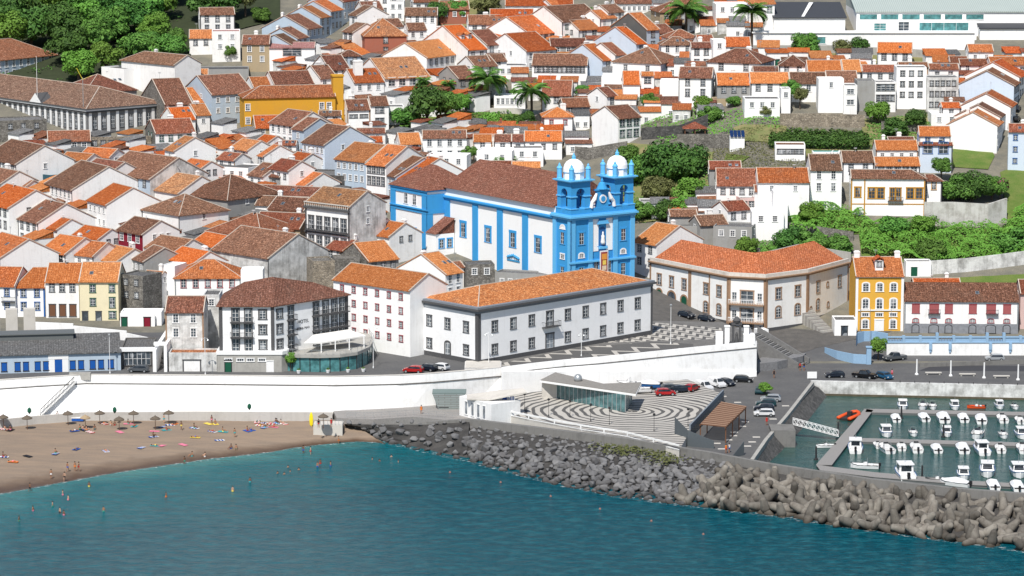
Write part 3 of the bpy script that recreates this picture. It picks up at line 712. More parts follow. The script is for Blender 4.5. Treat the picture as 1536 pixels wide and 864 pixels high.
H(594,267,611,-58,32,8,'O','S','long orange roof with a big white gable above the church',rows=2,rw=1,gw='W')
H(522,346,553,-45,22,6,'b','w','brown roof between balustrade house and church',win='n')
H(553,351,584,-45,20,6,'O','w','bright orange roof touching the blue church annex',win='n')
H(488,372,516,-45,15,5,'m','w','dark red roof behind the stone ruins')
H(552,392,598,33,27,6,'O','g','bright orange roof with a dark grey rough left gable',gw='x',lw=0)
H(500,419,615,-42,24,14,'O','W','four storey white hostel house with red window frames and orange roof',rows=4,cols=6,st='r',rw=0,gw='W',ch=False)
H(668,412,694,48,30,7,'O','W','orange roof rising to a wide white gable above the hostel',lw=0,ch=True)
H(676,402,696,30,8,5,'m','w','small red roof between hostel gable and church')
BX(469,392,502,15,7,9,'z','crumbling brown stone ruin',top='x',name='ruin',cat='ruin',group='stone ruins behind the hostel')
BX(502,388,540,8,6,7,'x','grey roofless ruin beside the brown stone ruin',top='x',name='ruin',cat='ruin',group='stone ruins behind the hostel')
BX(700,397,742,8,6,6,'x','rough grey stone building at the foot of the church wall',(1,2),'g')
BX(742,408,826,-20,5,4,'g','long low grey building along the foot of the church',(1,6),'g',ww=.8,wh=.8)
H(729,250,786,0,8,5,'m','W','reddish strip roof above the church nave')
H(768,251,811,0,8,5,'O','W','small orange roofed white house behind the church tower',rows=1,cols=2)
BX(770,222,815,3,7,5,'W','white terrace house above the church roof',(1,2))
BX(715,226,768,-8,9,5,'W','white walled house with terraces above the nave',(1,2),top='W')
BX(640,232,700,-10,6,5,'W','white stair terraces above the church annex',(1,3),top='W')
H(950,362,985,-50,28,7,'O','W','orange roofed white house just right of the church',rows=2)
H(1005,324,1046,5,9,5,'b','g','brown roof strip above the orange roof beside the church',win='n')
BX(1000,338,1050,-12,5,4,'g','grey garden wall building right of the church tower',top='g')
BX(960,302,1000,0,6,4,'s','stained white ruin below the round trees',top='g')
# more filling behind
H(90,238,130,-35,10,5,'o','w','orange roof behind the black windowed house')
H(120,233,165,-30,12,5,'o','w','faded orange roof strip under the ruined wall')
H(270,250,300,-50,12,6,'o','w','white house behind the skylit brown roof')
BX(298,248,372,-25,9,5,'W','white terraces with railings in the left centre',(1,5))
H(372,262,395,-45,18,5,'b','W','brown roof beside the white terraces')
H(430,240,452,-50,12,5,'o','w','orange roof behind the red roofed white house')
BX(0,320,48,-50,9,4,'W','white flat terraces under the left orange roof',(1,2),top='W')
BX(103,322,130,-45,6,4,'W','small white box house with a grey lid roof',(1,1),top='g')
H(-40,268,2,-50,18,5,'b','w','brown roof cut by the left edge')
BX(155,390,178,-45,6,5,'W','white wall beside the old stone house',(1,1),top='W')
BX(440,160,470,8,8,5,'W','white annex right of the mustard windows',(1,2))
H(632,150,668,5,10,5,'o','W','white house hidden by the big garden tree')
H(860,100,905,5,14,5,'b','w','brown roof filling the gap right of the veranda house')
H(1425,93,1452,0,8,5,'m','w','small red roof behind the stained rear buildings')
H(1130,108,1168,0,8,5,'b','w','brown roof edge left of the long orange row')
H(868,45,900,35,14,6,'o','w','orange roof below the teal balcony house')
H(545,15,575,20,12,6,'b','w','brown roof in the upper street corner')
H(620,3,660,10,9,6,'m','w','red roof at the top edge above the gardens')
H(540,-6,600,10,9,6,'o','w','orange roof at the very top above the steep street')
H(300,22,352,10,10,6,'b','w','brown roof half hidden among the trees')
H(830,12,850,35,12,5,'o','w','orange roof corner at the top edge')

# low outbuildings wedged between the houses
def insh(x, y, mgn=2.2):
    for r, L, d, h in HOUSES:
        dx, dy = x-r.location.x, y-r.location.y; a = r.rotation_euler.z; lx, ly = dx*cos(a)+dy*sin(a), -dx*sin(a)+dy*cos(a)
        if -mgn < lx < L+mgn and -mgn < ly < 2*d+mgn: return True
    return False
INF = [[(0,225),(250,212),(420,200),(600,212),(640,225),(560,285),(560,385),(480,395),(240,405),(180,395),(0,395)], [(400,60),(500,80),(860,55),(860,150),(760,165),(600,160),(560,200),(420,170)], [(870,60),(1120,90),(1300,100),(1300,140),(870,150)], [(1380,100),(1536,95),(1500,180),(1400,185)], [(820,140),(1075,150),(1070,185),(830,200)], [(965,15),(1130,20),(1125,60),(985,55)], [(870,60),(1120,90),(1120,140),(870,150)], [(960,330),(1140,300),(1135,345),(1060,360)], [(600,200),(850,200),(850,235),(620,235)]]
ri = random.Random(8); ninf = 0; tries = 0
_sh = {}
def shed_mesh(k):
    if k not in _sh:
        r2 = random.Random(k); L, D, h = r2.uniform(4,7), r2.uniform(3.5,5.5), r2.uniform(3.0,4.6); m = MB(); m.box(0,0,-4,L,D,h); w_ = m.mesh('wall', W['wWwsw'[k % 5]]); q = MB(); s_ = r2.uniform(.6,1.6)
        z_ = h+.05; q.quad((-.25,-.3,z_),(L+.25,-.3,z_),(L+.25,D+.2,z_+s_),(-.25,D+.2,z_+s_)); q.quad((-.25,-.3,z_-.15),(L+.25,-.3,z_-.15),(L+.25,-.3,z_),(-.25,-.3,z_)); q.quad((-.1,0,h),(-.1,D,h),(-.1,D,z_+s_)); q.quad((L+.1,0,h),(L+.1,D,z_+s_),(L+.1,D,h)); q.quad((-.1,D,h),(L+.1,D,h),(L+.1,D,z_+s_),(-.1,D,z_+s_)); _sh[k] = (w_, q.mesh('roof', RO['oObmg'[(k*3+1) % 5]]), L, D, h)
    return _sh[k]
while ninf < 280 and tries < 40000:
    tries += 1; pl = ri.choice(INF + INF[:2]); u = ri.uniform(min(p[0] for p in pl), max(p[0] for p in pl)); v = ri.uniform(min(p[1] for p in pl), max(p[1] for p in pl))
    if not inpoly(u, v, pl): continue
    p = at(u, v); k = ri.randrange(12); wm, rm_, L, D, h = shed_mesh(k); a = R(ri.choice((-50,-50,35) if u < 700 else (0,3,-5)))
    c = Vector((cos(a)*L/2-sin(a)*D/2, sin(a)*L/2+cos(a)*D/2, 0)); q = p + c
    if insh(q.x, q.y, .9) or insh(p.x, p.y, .1): continue
    root = empty('outbuilding', p, a, 'small low outbuilding wedged between the town houses', 'outbuilding', 'low outbuildings between the town houses'); inst('wall', wm, root); inst('roof', rm_, root); HOUSES.append((root, L, D/2, h)); ninf += 1
    if ri.random() < .7: fwin(root, (0,0,0), (L,0,0), spread(ri.choice((1,2))), .9, .9, 1.2, 'w')
    elif ri.random() < .6: fwin(root, (0,0,0), (L,0,0), [.5], 0, 1.0, 2.0, 'k', solid=True, glass=ri.choice((GREENP, BROWNW)), name='door')

print('infill', ninf)
# ------------------------------------------------------------------ sea, beach and quays
def seamat(name, deep, mid, shal, line, bstr=.7, rough=.15, spec=.14, wl=1.0):
    m, nt, bs = newmat(name); ge = N(nt, 'ShaderNodeNewGeometry'); pos = ge.outputs['Position']
    sp = N(nt, 'ShaderNodeSeparateXYZ'); nt.links.new(pos, sp.inputs[0])
    a, b, c = line                                     # metres out from the beach
    dist = math_(nt, 'ADD', math_(nt, 'ADD', math_(nt, 'MULTIPLY', sp.outputs[0], a), math_(nt, 'MULTIPLY', sp.outputs[1], b)), c)
    wob = noise(nt, mapping(nt, pos, (.03,.05,.05)), 1, 4); dist = math_(nt, 'ADD', dist, math_(nt, 'MULTIPLY', math_(nt, 'SUBTRACT', wob.outputs[0], .5), 40))
    f = math_(nt, 'DIVIDE', dist, 60, True)
    c_ = ramp(nt, f, [(0, shal), (.2, mid), (.75, deep), (1, deep)])
    st = noise(nt, mapping(nt, pos, (.35,.5,.5), (0,0,.12)), 1, 7, .75)
    c_ = mix(nt, ramp(nt, st.outputs[0], [(.47, 0), (.70, .6)]), c_, [x*1.5+.035 for x in mid])  # paler wave streaks: sky reflection put into the base colour
    nt.links.new(c_, bs.inputs['Base Color']); bs.inputs['Roughness'].default_value = rough; bs.inputs['IOR'].default_value = 1.33
    bs.inputs['Specular IOR Level'].default_value = spec
    w1 = noise(nt, mapping(nt, pos, (.22*wl,.34*wl,1), (0,0,.25)), 1, 7, .68); w2 = noise(nt, mapping(nt, pos, (.9*wl,1.2*wl,1), (0,0,-.3)), 1, 4, .65)
    h = math_(nt, 'ADD', w1.outputs[0], math_(nt, 'MULTIPLY', w2.outputs[0], .35)); bump(nt, bs, h, bstr, 2.6)
    return m
SEA = seamat('sea_water', (.0,.072,.104), (.001,.125,.152), (.075,.235,.225), (.595,-.804,480.6))
HARB = seamat('harbour_water', (.012,.058,.050), (.018,.072,.064), (.03,.09,.08), (0,0,30), .16, .06, .5, 1.4)
m = MB(); m.quad((-900,150,0), (900,150,0), (900,640,0), (-900,640,0)); struct(m.build('sea', SEA))
XY = lambda l, z: [P(u, v, z) for u, v in l]
m = MB(); m.prism(XY([(1125,700),(1200,588),(1240,586),(1620,590),(1700,800),(1300,735)], 0), -.5, .02); struct(m.build('harbour_water', HARB))
# beach
sm, nt, bs = newmat('sand'); ge = N(nt, 'ShaderNodeNewGeometry'); sp = N(nt, 'ShaderNodeSeparateXYZ'); nt.links.new(ge.outputs['Position'], sp.inputs[0])
n1 = noise(nt, ge.outputs['Position'], .25, 5); n2 = noise(nt, ge.outputs['Position'], 3, 5, .7); n3 = noise(nt, mapping(nt, ge.outputs['Position'], (.12,.5,.5), (0,0,.45)), 1, 3)
dry = mix(nt, n2.outputs[0], (.185,.14,.105), (.29,.225,.17)); dry = mix(nt, ramp(nt, n3.outputs[0], [(.4, 0), (.65, .6)]), dry, (.32,.235,.165))
zz = math_(nt, 'ADD', sp.outputs[2], math_(nt, 'MULTIPLY', math_(nt, 'SUBTRACT', n1.outputs[0], .5), .5))
wet = ramp(nt, zz, [(.12, 1), (.62, 0)]); nt.links.new(mix(nt, wet, dry, (.095,.058,.036)), bs.inputs['Base Color'])
nt.links.new(ramp(nt, zz, [(.05, .35), (.5, .95)]), bs.inputs['Roughness']); bs.inputs['Specular IOR Level'].default_value = .3
bump(nt, bs, n2.outputs[0], .5, .12)
shore = XY([(-300,815),(-150,775),(0,741),(80,726),(150,713),(300,690),(400,679),(445,671),(492,666),(536,662),(578,665)], 0)
topl = XY([(-300,660),(-150,645),(0,636),(80,628),(150,624),(300,623),(400,623),(445,626),(492,631),(536,637),(578,650)], 2.1)
m = MB(); rows = [(-.35,-2.6),(-.12,-.75),(0,0),(.08,.28),(.25,.75),(.5,1.25),(.75,1.7),(1,2.1),(1.12,2.2)]
K = 6; pts = []
for i in range(len(shore)-1):
    for k in range(K):
        f = k/K; pts.append((shore[i].lerp(shore[i+1], f), topl[i].lerp(topl[i+1], f)))
pts.append((shore[-1], topl[-1])); npt = len(pts)
rb = random.Random(5)
for ip_, (a, b) in enumerate(pts):
    fz = min(1, (npt-1-ip_)/8)
    for t, z in rows:
        p = a + (b-a)*t; m.v.append((p.x, p.y + rb.uniform(-.3, .3), z*(fz if z > 0 else 1) + (rb.uniform(-.05,.05) if z > .2 else 0)))
nr = len(rows)
for i in range(len(pts)-1):
    for j in range(nr-1): m.f.append((i*nr+j, (i+1)*nr+j, (i+1)*nr+j+1, i*nr+j+1)); m.m.append(0)
struct(m.build('beach', sm, smooth=True))
# street behind the sea wall, esplanade, lower plaza, quays
wt = [(-300,600),(-150,588),(0,570),(60,566),(130,562),(300,563),(500,565),(600,563),(650,560),(697,556),(752,551)]
WT = XY(wt, 9.6)
m = MB(); m.prism([(p.x, p.y+.5) for p in WT] + [(-2,642),(-260,642)], 1.5, 8.7); struct(m.build('street', ASPH))
ut = [(752,551),(830,541),(905,535),(1040,521),(1133,512)]; UT = XY(ut, 9.8)
m = MB(); m.prism([(p.x, p.y+.3) for p in UT] + [(50.4,641),(46,655),(20,658),(-2,650)], 1.5, 8.74); ESP = struct(m.build('esplanade', groundmat('basalt_paving', (.15,.145,.14), (.20,.195,.185), (.10,.098,.095), 1.5, .9, .2)))
# zigzag mosaic paving
def mosaic(name, fn):
    m, nt, bs = newmat(name); ge = N(nt, 'ShaderNodeNewGeometry'); pos = ge.outputs['Position']
    f = fn(nt, pos); n = noise(nt, pos, 3, 4)
    wh = mix(nt, n.outputs[0], (.36,.34,.31), (.55,.52,.47)); bl = mix(nt, n.outputs[0], (.06,.06,.058), (.13,.125,.12))
    nt.links.new(mix(nt, f, bl, wh), bs.inputs['Base Color']); bs.inputs['Roughness'].default_value = .9; return m
def zig(nt, pos):
    sp = N(nt, 'ShaderNodeSeparateXYZ'); nt.links.new(mapping(nt, pos, (1,1,1), (0,0,R(-20))), sp.inputs[0])
    tri = math_(nt, 'ABSOLUTE', math_(nt, 'SUBTRACT', math_(nt, 'FRACT', math_(nt, 'DIVIDE', sp.outputs[0], 2.6)), .5))
    y = math_(nt, 'FRACT', math_(nt, 'DIVIDE', math_(nt, 'ADD', sp.outputs[1], math_(nt, 'MULTIPLY', tri, 5.5)), 3.6))
    return math_(nt, 'GREATER_THAN', y, .48)
def zig2(nt, pos):
    sp = N(nt, 'ShaderNodeSeparateXYZ'); nt.links.new(mapping(nt, pos, (1,1,1), (0,0,R(-45))), sp.inputs[0])
    tri = math_(nt, 'ABSOLUTE', math_(nt, 'SUBTRACT', math_(nt, 'FRACT', math_(nt, 'DIVIDE', sp.outputs[0], 6)), .5))
    y = math_(nt, 'FRACT', math_(nt, 'DIVIDE', math_(nt, 'ADD', sp.outputs[1], math_(nt, 'MULTIPLY', tri, 8)), 8))
    return math_(nt, 'GREATER_THAN', y, .80)
RC = P(947, 617, 4.2)
def rings(nt, pos):
    sb = N(nt, 'ShaderNodeVectorMath', operation='SUBTRACT'); nt.links.new(pos, sb.inputs[0]); sb.inputs[1].default_value = RC
    wb = noise(nt, mapping(nt, pos, (.12,.12,0)), 1, 1)
    ln = N(nt, 'ShaderNodeVectorMath', operation='LENGTH'); nt.links.new(mapping(nt, sb.outputs[0], (.86,.92,0)), ln.inputs[0])
    r = math_(nt, 'ADD', ln.outputs['Value'], math_(nt, 'MULTIPLY', wb.outputs[0], 2.5))
    w = math_(nt, 'FRACT', math_(nt, 'DIVIDE', r, 1.55)); wd = noise(nt, mapping(nt, pos, (.2,.2,0)), 1, 2)
    return math_(nt, 'GREATER_THAN', w, math_(nt, 'ADD', math_(nt, 'MULTIPLY', wd.outputs[0], .5), .16))
m = MB(); m.quad(*[(p.x, p.y, 8.746) for p in XY([(880,515),(1085,508),(1082,492),(985,484),(925,492)], 8.74)]); struct(m.build('mosaic_paving', mosaic('zigzag_mosaic', zig)))
m = MB(); m.quad(*[(p.x, p.y+.6, 8.746) for p in UT[:4]] + [(p.x, p.y, 8.746) for p in XY([(1040,516),(980,512.5),(870,521),(752,545)], 8.74)]); struct(m.build('mosaic_border', mosaic('sparse_mosaic', zig2)))
# long white sea wall
def loftwall(name, label, lines, mat, parts=()):
    """lines: list of point rows (bottom outside ... top ... inside bottom) all of one length"""
    m = MB(); n = len(lines[0]); r = len(lines)
    for i in range(n):
        for l in lines: m.v.append(tuple(l[i]))
    for i in range(n-1):
        for j in range(r-1): m.f.append((i*r+j, (i+1)*r+j, (i+1)*r+j+1, i*r+j+1)); m.m.append(0)
    m.f.append(tuple(reversed(range(r)))); m.f.append(tuple((n-1)*r+j for j in range(r))); m.m += [0, 0]
    root = empty(name, lines[0][0], 0, label, 'wall'); o = m.build('wall', mat, root, loc=-Vector(lines[0][0])); return root
SEAW = wallmat('sea_wall_white', (.86,.86,.85), .46, (.42,.40,.36), .5)
base = XY([(-300,655),(-150,641),(0,628),(60,622),(130,617),(300,616),(500,617),(600,612),(650,608),(697,603),(752,600)], 3.2)
tops = WT; up = Vector((0,0,1)); back = Vector((0,.5,0))
mid = [p - up*1.75 - Vector((0,.12,0)) for p in tops]
sw = loftwall('sea_wall', 'very long white sea wall behind the beach with a dark string course', [[p-up*2.5 for p in base], [b.lerp(t_, .98) if 0 else t_ for b, t_ in zip(base, mid)], tops, [p+back for p in tops], [p+back-up*3 for p in tops]], SEAW)
m = MB(); m.tube([p - Vector((0,.06,0)) for p in mid], .13, 4); m.build('string_course', plain('weathered_course', (.12,.11,.10), .9, var=.5, scale=.5), sw, loc=-Vector(sw.location))
m = MB()
for i in range(len(tops)-1): m.quad(tops[i]+up*.01-Vector((0,.08,0)), tops[i+1]+up*.01-Vector((0,.08,0)), tops[i+1]+back+up*.09, tops[i]+back+up*.09)
m.build('coping', CONC_L, sw, loc=-Vector(sw.location))
sA, sB = P(112, 571, 8.6), P(62, 619, 3.4); m = MB()
for i in range(26):
    q = sA.lerp(sB, i/25) - Vector((0,.35,0)); m.box(q.x-.28, q.y-.5, q.z-.4, q.x+.28, q.y+.9, q.z)
so_ = m.build('stair', SEAW, sw, loc=-Vector(sw.location))
m = MB(); m.tube([sA+Vector((0,-.9,.9)), sB+Vector((0,-.9,.9))], .06, 4)
for i in range(26): q = sA.lerp(sB, i/25) - Vector((0,.9,0)); m.box(q.x-.04, q.y-.04, q.z-.4, q.x+.04, q.y+.04, q.z+.9)
m.build('handrail', IRON, so_)
m = MB(); q = P(120, 562, 9.6); m.box(q.x-2.1, q.y-.4, 8.6, q.x+2.1, q.y+.6, 10.0); m.build('gate_pier', CONC, sw, loc=-Vector(sw.location))
# promenade
m = MB(); outer = [p + Vector((0,-3.2,0)) for p in base[:7]]
m.prism([(p.x, p.y) for p in outer] + [(p.x, p.y+.3) for p in reversed(base[:7])], .8, 3.05); struct(m.build('promenade', CONC_L))
pr = empty('promenade_kerb_wall', outer[0], 0, 'low pale stone wall between the promenade and the sand', 'wall'); m = MB()
for a, b in zip(outer, outer[1:]): m.prism([(a.x,a.y-.02),(b.x,b.y-.02),(b.x,b.y+.35),(a.x,a.y+.35)], 1.0, 3.6)
m.build('wall', wallmat('pale_stone', (.50,.48,.45), .4, (.2,.19,.17)), pr, loc=-Vector(outer[0]))
wk = XY([(505,627),(560,629),(620,625),(690,632),(704,637)], 3.2)
m = MB(); m.prism([(p.x, p.y) for p in wk] + [(P(752,600,3.2).x, 597), (base[9].x, base[9].y+.3), (base[6].x, base[6].y+.3)], -1, 3.2); struct(m.build('walkway', PAVE))
# lower plaza platform
ZP, ZQ = 4.2, 2.6
pe = XY([(700,630),(736,617),(792,629),(870,644),(940,655),(1019,675)], ZP)
plz = [(p.x, p.y) for p in pe[1:]] + [(P(1036,645,ZP).x, P(1036,645,ZP).y), (P(1086,592,ZP).x, P(1086,592,ZP).y), (36,612), (20,606), (-2,600), (P(712,603,ZP).x, 598), (P(712,612,ZP).x, P(712,612,ZP).y)]
m = MB(); m.prism(plz, 0, ZP); struct(m.build('plaza', CONC_L))
m = MB(); m.quad(*[(x, y, ZP+.004) for x, y in plz]); struct(m.build('ring_paving', mosaic('ring_mosaic', rings)))
# parking road and quay
rd = XY([(1019,682),(1036,650),(1088,590)], ZQ)
quayW = XY([(1216,574),(1300,576),(1400,578),(1536,581),(1700,586)], ZQ)
m = MB(); m.prism([(p.x, p.y) for p in rd] + [(36,611),(49,626),(52,640)] + [(200,640)] + [(p.x, p.y) for p in reversed(quayW)] + [(p.x, p.y) for p in XY([(1222,578),(1181,626),(1150,662),(1128,695),(1070,690)], ZQ)], -1.5, ZQ)
struct(m.build('quay', ASPH))
qw = empty('quay_wall', quayW[0], 0, 'white stained quay wall along the marina basin', 'wall'); m = MB(); k = MB()
for a, b in zip(quayW, quayW[1:]):
    m.prism([(a.x,a.y-.35),(b.x,b.y-.35),(b.x,b.y+.45),(a.x,a.y+.45)], .45, ZQ+.45); k.prism([(a.x,a.y-.5),(b.x,b.y-.5),(b.x,b.y+.4),(a.x,a.y+.4)], -1, .45)
m.build('wall', wallmat('stained_quay', (.74,.74,.72), .75, (.16,.155,.14), .4), qw, loc=-quayW[0]); k.build('tide_band', plain('tide_stain', (.10,.085,.055), .7, var=.5, scale=1), qw, loc=-quayW[0])
drape('road', [(57,640.5),(66,650),(70,656),(140,657),(200,640.5)], ASPH, .06)
drape('road', [(45,641),(57,640.5),(66,650),(84,662),(66,663),(44,668),(36,690),(30,690),(28,668),(32,658),(44,655)], COBBLE, .1)
bk = empty('cobbled_bank', P(1216,584,2.5), 0, 'dark cobbled bank sloping into the marina under the parking quay', 'bank')
ba = XY([(1219,577),(1181,626),(1150,662),(1126,697)], 2.6); bb = XY([(1250,592),(1208,648),(1178,680),(1152,704)], -.6); m = MB()
for i in range(3): m.quad(ba[i], ba[i+1], bb[i+1], bb[i])
m.build('slope', STONE_D, bk, loc=-bk.location)
m = MB()
for a, b in zip(ba, ba[1:]):
    m.prism([(a.x-.5,a.y-.2),(b.x-.5,b.y-.2),(b.x+.3,b.y+.2),(a.x+.3,a.y+.2)], 2.0, 3.1)
m.build('kerb', CONC, bk, loc=-bk.location)
# walls under the esplanade
us = [752+i*(1135-752)/8 for i in range(9)]
def upt(u):
    for (a, b), (c, d) in zip(ut, ut[1:]):
        if u <= c or c == ut[-1][0]: return P(u, b+(d-b)*(u-a)/(c-a), 9.8)
def lowp(u):
    Y = upt(u).y - 1.3; d = ray(u, 557); k = Y/d.y; return Vector((d.x*k, Y, HC+d.z*k))
LP = [lowp(u) for u in us]; UP = [upt(u) for u in us]
loftwall('esplanade_wall', 'upper white battered wall holding up the esplanade, stained near its right end', [[p+Vector((0,.35,-.5)) for p in LP], [p+Vector((0,-.3,-1.3)) for p in UP], UP, [p+Vector((0,.45,0)) for p in UP], [p+Vector((0,.45,-2)) for p in UP]], SEAW)
es = [o for o in col.objects if o.name == 'esplanade_wall'][0]; m = MB(); m.tube([p+Vector((0,-.36,-1.3)) for p in UP], .11, 4); m.build('string_course', plain('weathered_course', (1,1,1)), es, loc=-es.location)
q = P(1128, 512, 9.8); m = MB(); m.box(q.x-1.8, q.y-.4, 9.2, q.x+.6, q.y+2.4, 11.2); m.build('end_pier', SEAW, es, loc=-es.location)
loftwall('plaza_back_wall', 'lower white wall behind the parked cars and the glass pavilion', [[Vector((p.x, p.y-.3, 2)) for p in LP], LP, [p+Vector((0,.8,0)) for p in LP], [Vector((p.x, p.y+.8, 2)) for p in LP]], wallmat('clean_white', (1,1,1)))
# right flank of the esplanade, with the grand stairway going down to the harbour
st = empty('harbour_stairway', (50,627,2.6), 0, 'broad dark stone stairway descending from the esplanade to the harbour', 'stairway'); m = MB()
e0, e1 = P(1134,516,8.7), P(1140,560,2.6)
m.prism([(e0.x-.5,e0.y),(e0.x+.5,e0.y),(51.6,648),(48,648)], 1.5, 8.72); m.build('flank_wall', plain('grey_masonry', (.20,.20,.205), .9, var=.5, scale=2), st, loc=-st.location)
m = MB(); n = 26; s0 = P(1128,500,8.7); s1 = P(1206,548,2.7)
dr = Vector((s1.x-s0.x, s1.y-s0.y, 0)); L_ = dr.length; dr.normalize(); nn = Vector((-dr.y, dr.x, 0))
for i in range(n):
    a = s0 + dr*(L_*i/n); b = s0 + dr*(L_*(i+1)/n); z = 8.7 - 6.0*(i+1)/n
    m.prism([(a-nn*3.2)[:2], (b-nn*3.2)[:2], (b+nn*3.2)[:2], (a+nn*3.2)[:2]], 1.5, z, m=i % 2)
m.build('steps', [plain('grey_step', (.24,.235,.23), .9), plain('dark_step', (.12,.118,.115), .9)], st, loc=-st.location)
m = MB(); m.prism([(50.6,628),(54.6,641),(63,641),(62,637.5),(56,631)], 1.5, 4.4); m.build('lower_wall', plain('grey_masonry', (1,1,1)), st, loc=-st.location)
for sgn, nm in ((1, 'b'), (-1, 'a')):
    m = MB()
    for i in range(8):
        a = s0 + dr*(L_*i/8) + nn*3.3*sgn; b = s0 + dr*(L_*(i+1)/8) + nn*3.3*sgn; z = 9.7 - 6.0*i/8
        q = [a-nn*.25, b-nn*.25, b+nn*.25, a+nn*.25]; zt = [z, z-.75, z-.75, z]; k0 = len(m.v)
        m.v += [(p.x,p.y,1.5) for p in q] + [(p.x,p.y,t_) for p, t_ in zip(q, zt)]
        for f in ((0,1,5,4),(1,2,6,5),(2,3,7,6),(3,0,4,7),(4,5,6,7)): m.f.append(tuple(k0+t_ for t_ in f)); m.m.append(0)
    m.build('side_wall', plain('dark_masonry_wall', (.17,.168,.165), .9, var=.4, scale=1.5), st, loc=-st.location)
# breakwater
crest = XY([(516,633),(560,634),(640,634),(704,629),(835,645),(940,658),(1003,669),(1066,679),(1149,695),(1180,700),(1307,719),(1435,733),(1536,741),(1720,762)], 4.4)
for i, z in ((0, 3.1), (1, 3.2), (2, 3.6)): u_, v_ = ((516,632),(560,633),(640,633))[i]; crest[i] = P(u_, v_, z)
water = XY([(522,644),(562,658),(620,672),(700,690),(830,724),(930,744),(1000,753),(1070,761),(1149,771),(1200,778),(1307,794),(1435,811),(1536,825),(1720,852)], 0)
bw = empty('breakwater_wall', crest[2], 0, 'long grey concrete wall along the crest of the breakwater', 'wall'); m = MB()
for a, b in zip(crest[2:], crest[3:]):
    q = [(a.x,a.y),(b.x,b.y),(b.x+.2,b.y+1.1),(a.x+.2,a.y+1.1)]; k0 = len(m.v); zt = [a.z, b.z, b.z, a.z]
    m.v += [(x,y,1.5) for x, y in q] + [(x,y,t_) for (x, y), t_ in zip(q, zt)]
    for f in ((0,1,5,4),(1,2,6,5),(2,3,7,6),(3,0,4,7),(4,5,6,7)): m.f.append(tuple(k0+t_ for t_ in f)); m.m.append(0)
m.build('wall', CONC_D, bw, loc=-crest[2])
m = MB()
for i in range(len(crest)-1):
    a, b, c, d = crest[i], crest[i+1], water[i+1], water[i]
    for k in range(4):
        f0, f1 = k/4, (k+1)/4; za = lambda p, q_, f: Vector((p.x+(q_.x-p.x)*f, p.y+(q_.y-p.y)*f, (p.z-(1.5 if i > 2 else .5))*(1-f)-.5*f))
        m.quad(za(d,a,1-f0) if 0 else za(a,d,f0), za(a,d,f1), za(b,c,f1), za(b,c,f0))
for i in range(len(crest)-1):
    c, d = water[i+1], water[i]; m.quad((d.x,d.y,-.5), (d.x+2,d.y-9,-4), (c.x+2,c.y-9,-4), (c.x,c.y,-.5))
struct(m.build('rubble_slope', groundmat('rubble', (.05,.048,.046), (.09,.085,.08), (.03,.03,.03), 1.5)))  # core coloured very dark, standing in for shade in the gaps
m = MB(); m.prism([(p.x+.2, p.y+1.0) for p in crest[7:]] + [(p.x+6, p.y+5) for p in reversed(crest[7:])], -1, 2.2); struct(m.build('breakwater_quay', CONC))
# plaza parapet with long slots
pp = empty('plaza_parapet', pe[1], 0, 'white slotted parapet in front of the ring patterned plaza', 'parapet'); m = MB(); k = MB()
for a, b in zip(pe[1:], pe[2:]):
    n = 2; d = (b-a)
    for i in range(n):
        p, q = a+d*i/n, a+d*(i+1)/n; e = d.normalized()*.35; o_ = Vector((0,.28,0))
        m.prism([p[:2],(p+e)[:2],(p+e+o_)[:2],(p+o_)[:2]], 3.9, 5.15); 
        m.prism([(p+e)[:2],q[:2],(q+o_)[:2],(p+e+o_)[:2]], 4.85, 5.15); m.prism([(p+e)[:2],q[:2],(q+o_)[:2],(p+e+o_)[:2]], 3.9, 4.3)
m.build('wall', SEAW, pp, loc=-pe[1])
# ------------------------------------------------------------------ building helper for landmarks
class Bld:
    def __init__(s, name, label, cat, o, rz=0): s.r = empty(name, o, rz, label, cat); s.o = Vector(o)
    def part(s, mb, name, mat, **k): return mb.build(name, mat, s.r, **k)
def wbar(m, A, B, z0, z1, t0, t1, m_=0):          # box lying on a wall from A to B (local), t0..t1 outward metres
    A = Vector(A); B = Vector(B); d = (B-A).normalized(); n = Vector((d.y, -d.x, 0))
    q = [A+n*t1, B+n*t1, B+n*t0, A+n*t0]; m.prism([p[:2] for p in q], z0, z1, m=m_)
# ---- customs house (two storeys, orange hip roof)
C = P(717, 547, 8.7); b = Bld('customs_house', 'long white two storey building with dark trim and mottled orange roof on the esplanade', 'building', C, R(44)); L, Wd, h = 51.0, 18.0, 10.4
m = MB(); m.box(0,0,-.6,L,Wd,h); b.part(m, 'wall', wallmat('customs_white', (.88,.88,.88), .22, (.45,.43,.4)))
m = MB(); m.box(-.12,-.12,-.6,L+.12,Wd+.12,.9)
for x, y in ((0,0),(L,0),(0,Wd)): m.box(x-.35 if x else -.14, y-.35 if y else -.14, .9, x+.14 if x else .7, y+.14 if y else .7, h)
b.part(m, 'stone_trim', BASALT)
m = MB(); m.box(-.2,-.2,h,L+.2,Wd+.2,h+.55,m=0); m.box(-.75,-.75,h+.55,L+.75,Wd+.75,h+.95,m=1); m.box(-.45,-.45,h+.95,L+.45,Wd+.45,h+1.3,m=0); b.part(m, 'cornice', [plain('cornice_grey', (.20,.22,.25), .8, var=.3), BASALT])
rr = inst('roof_base', bpy.data.meshes.new('x')); bpy.data.objects.remove(rr)
e = Bld.__new__(Bld)
hh = h+1.25
m = MB(); tpz = .31; z1 = hh + (Wd/2-.6)*tpz
E = [(.5,.5,hh),(L-.5,.5,hh),(L-.5,Wd-.5,hh),(.5,Wd-.5,hh)]; r0, r1 = (Wd/2,Wd/2,z1), (L-Wd/2,Wd/2,z1)
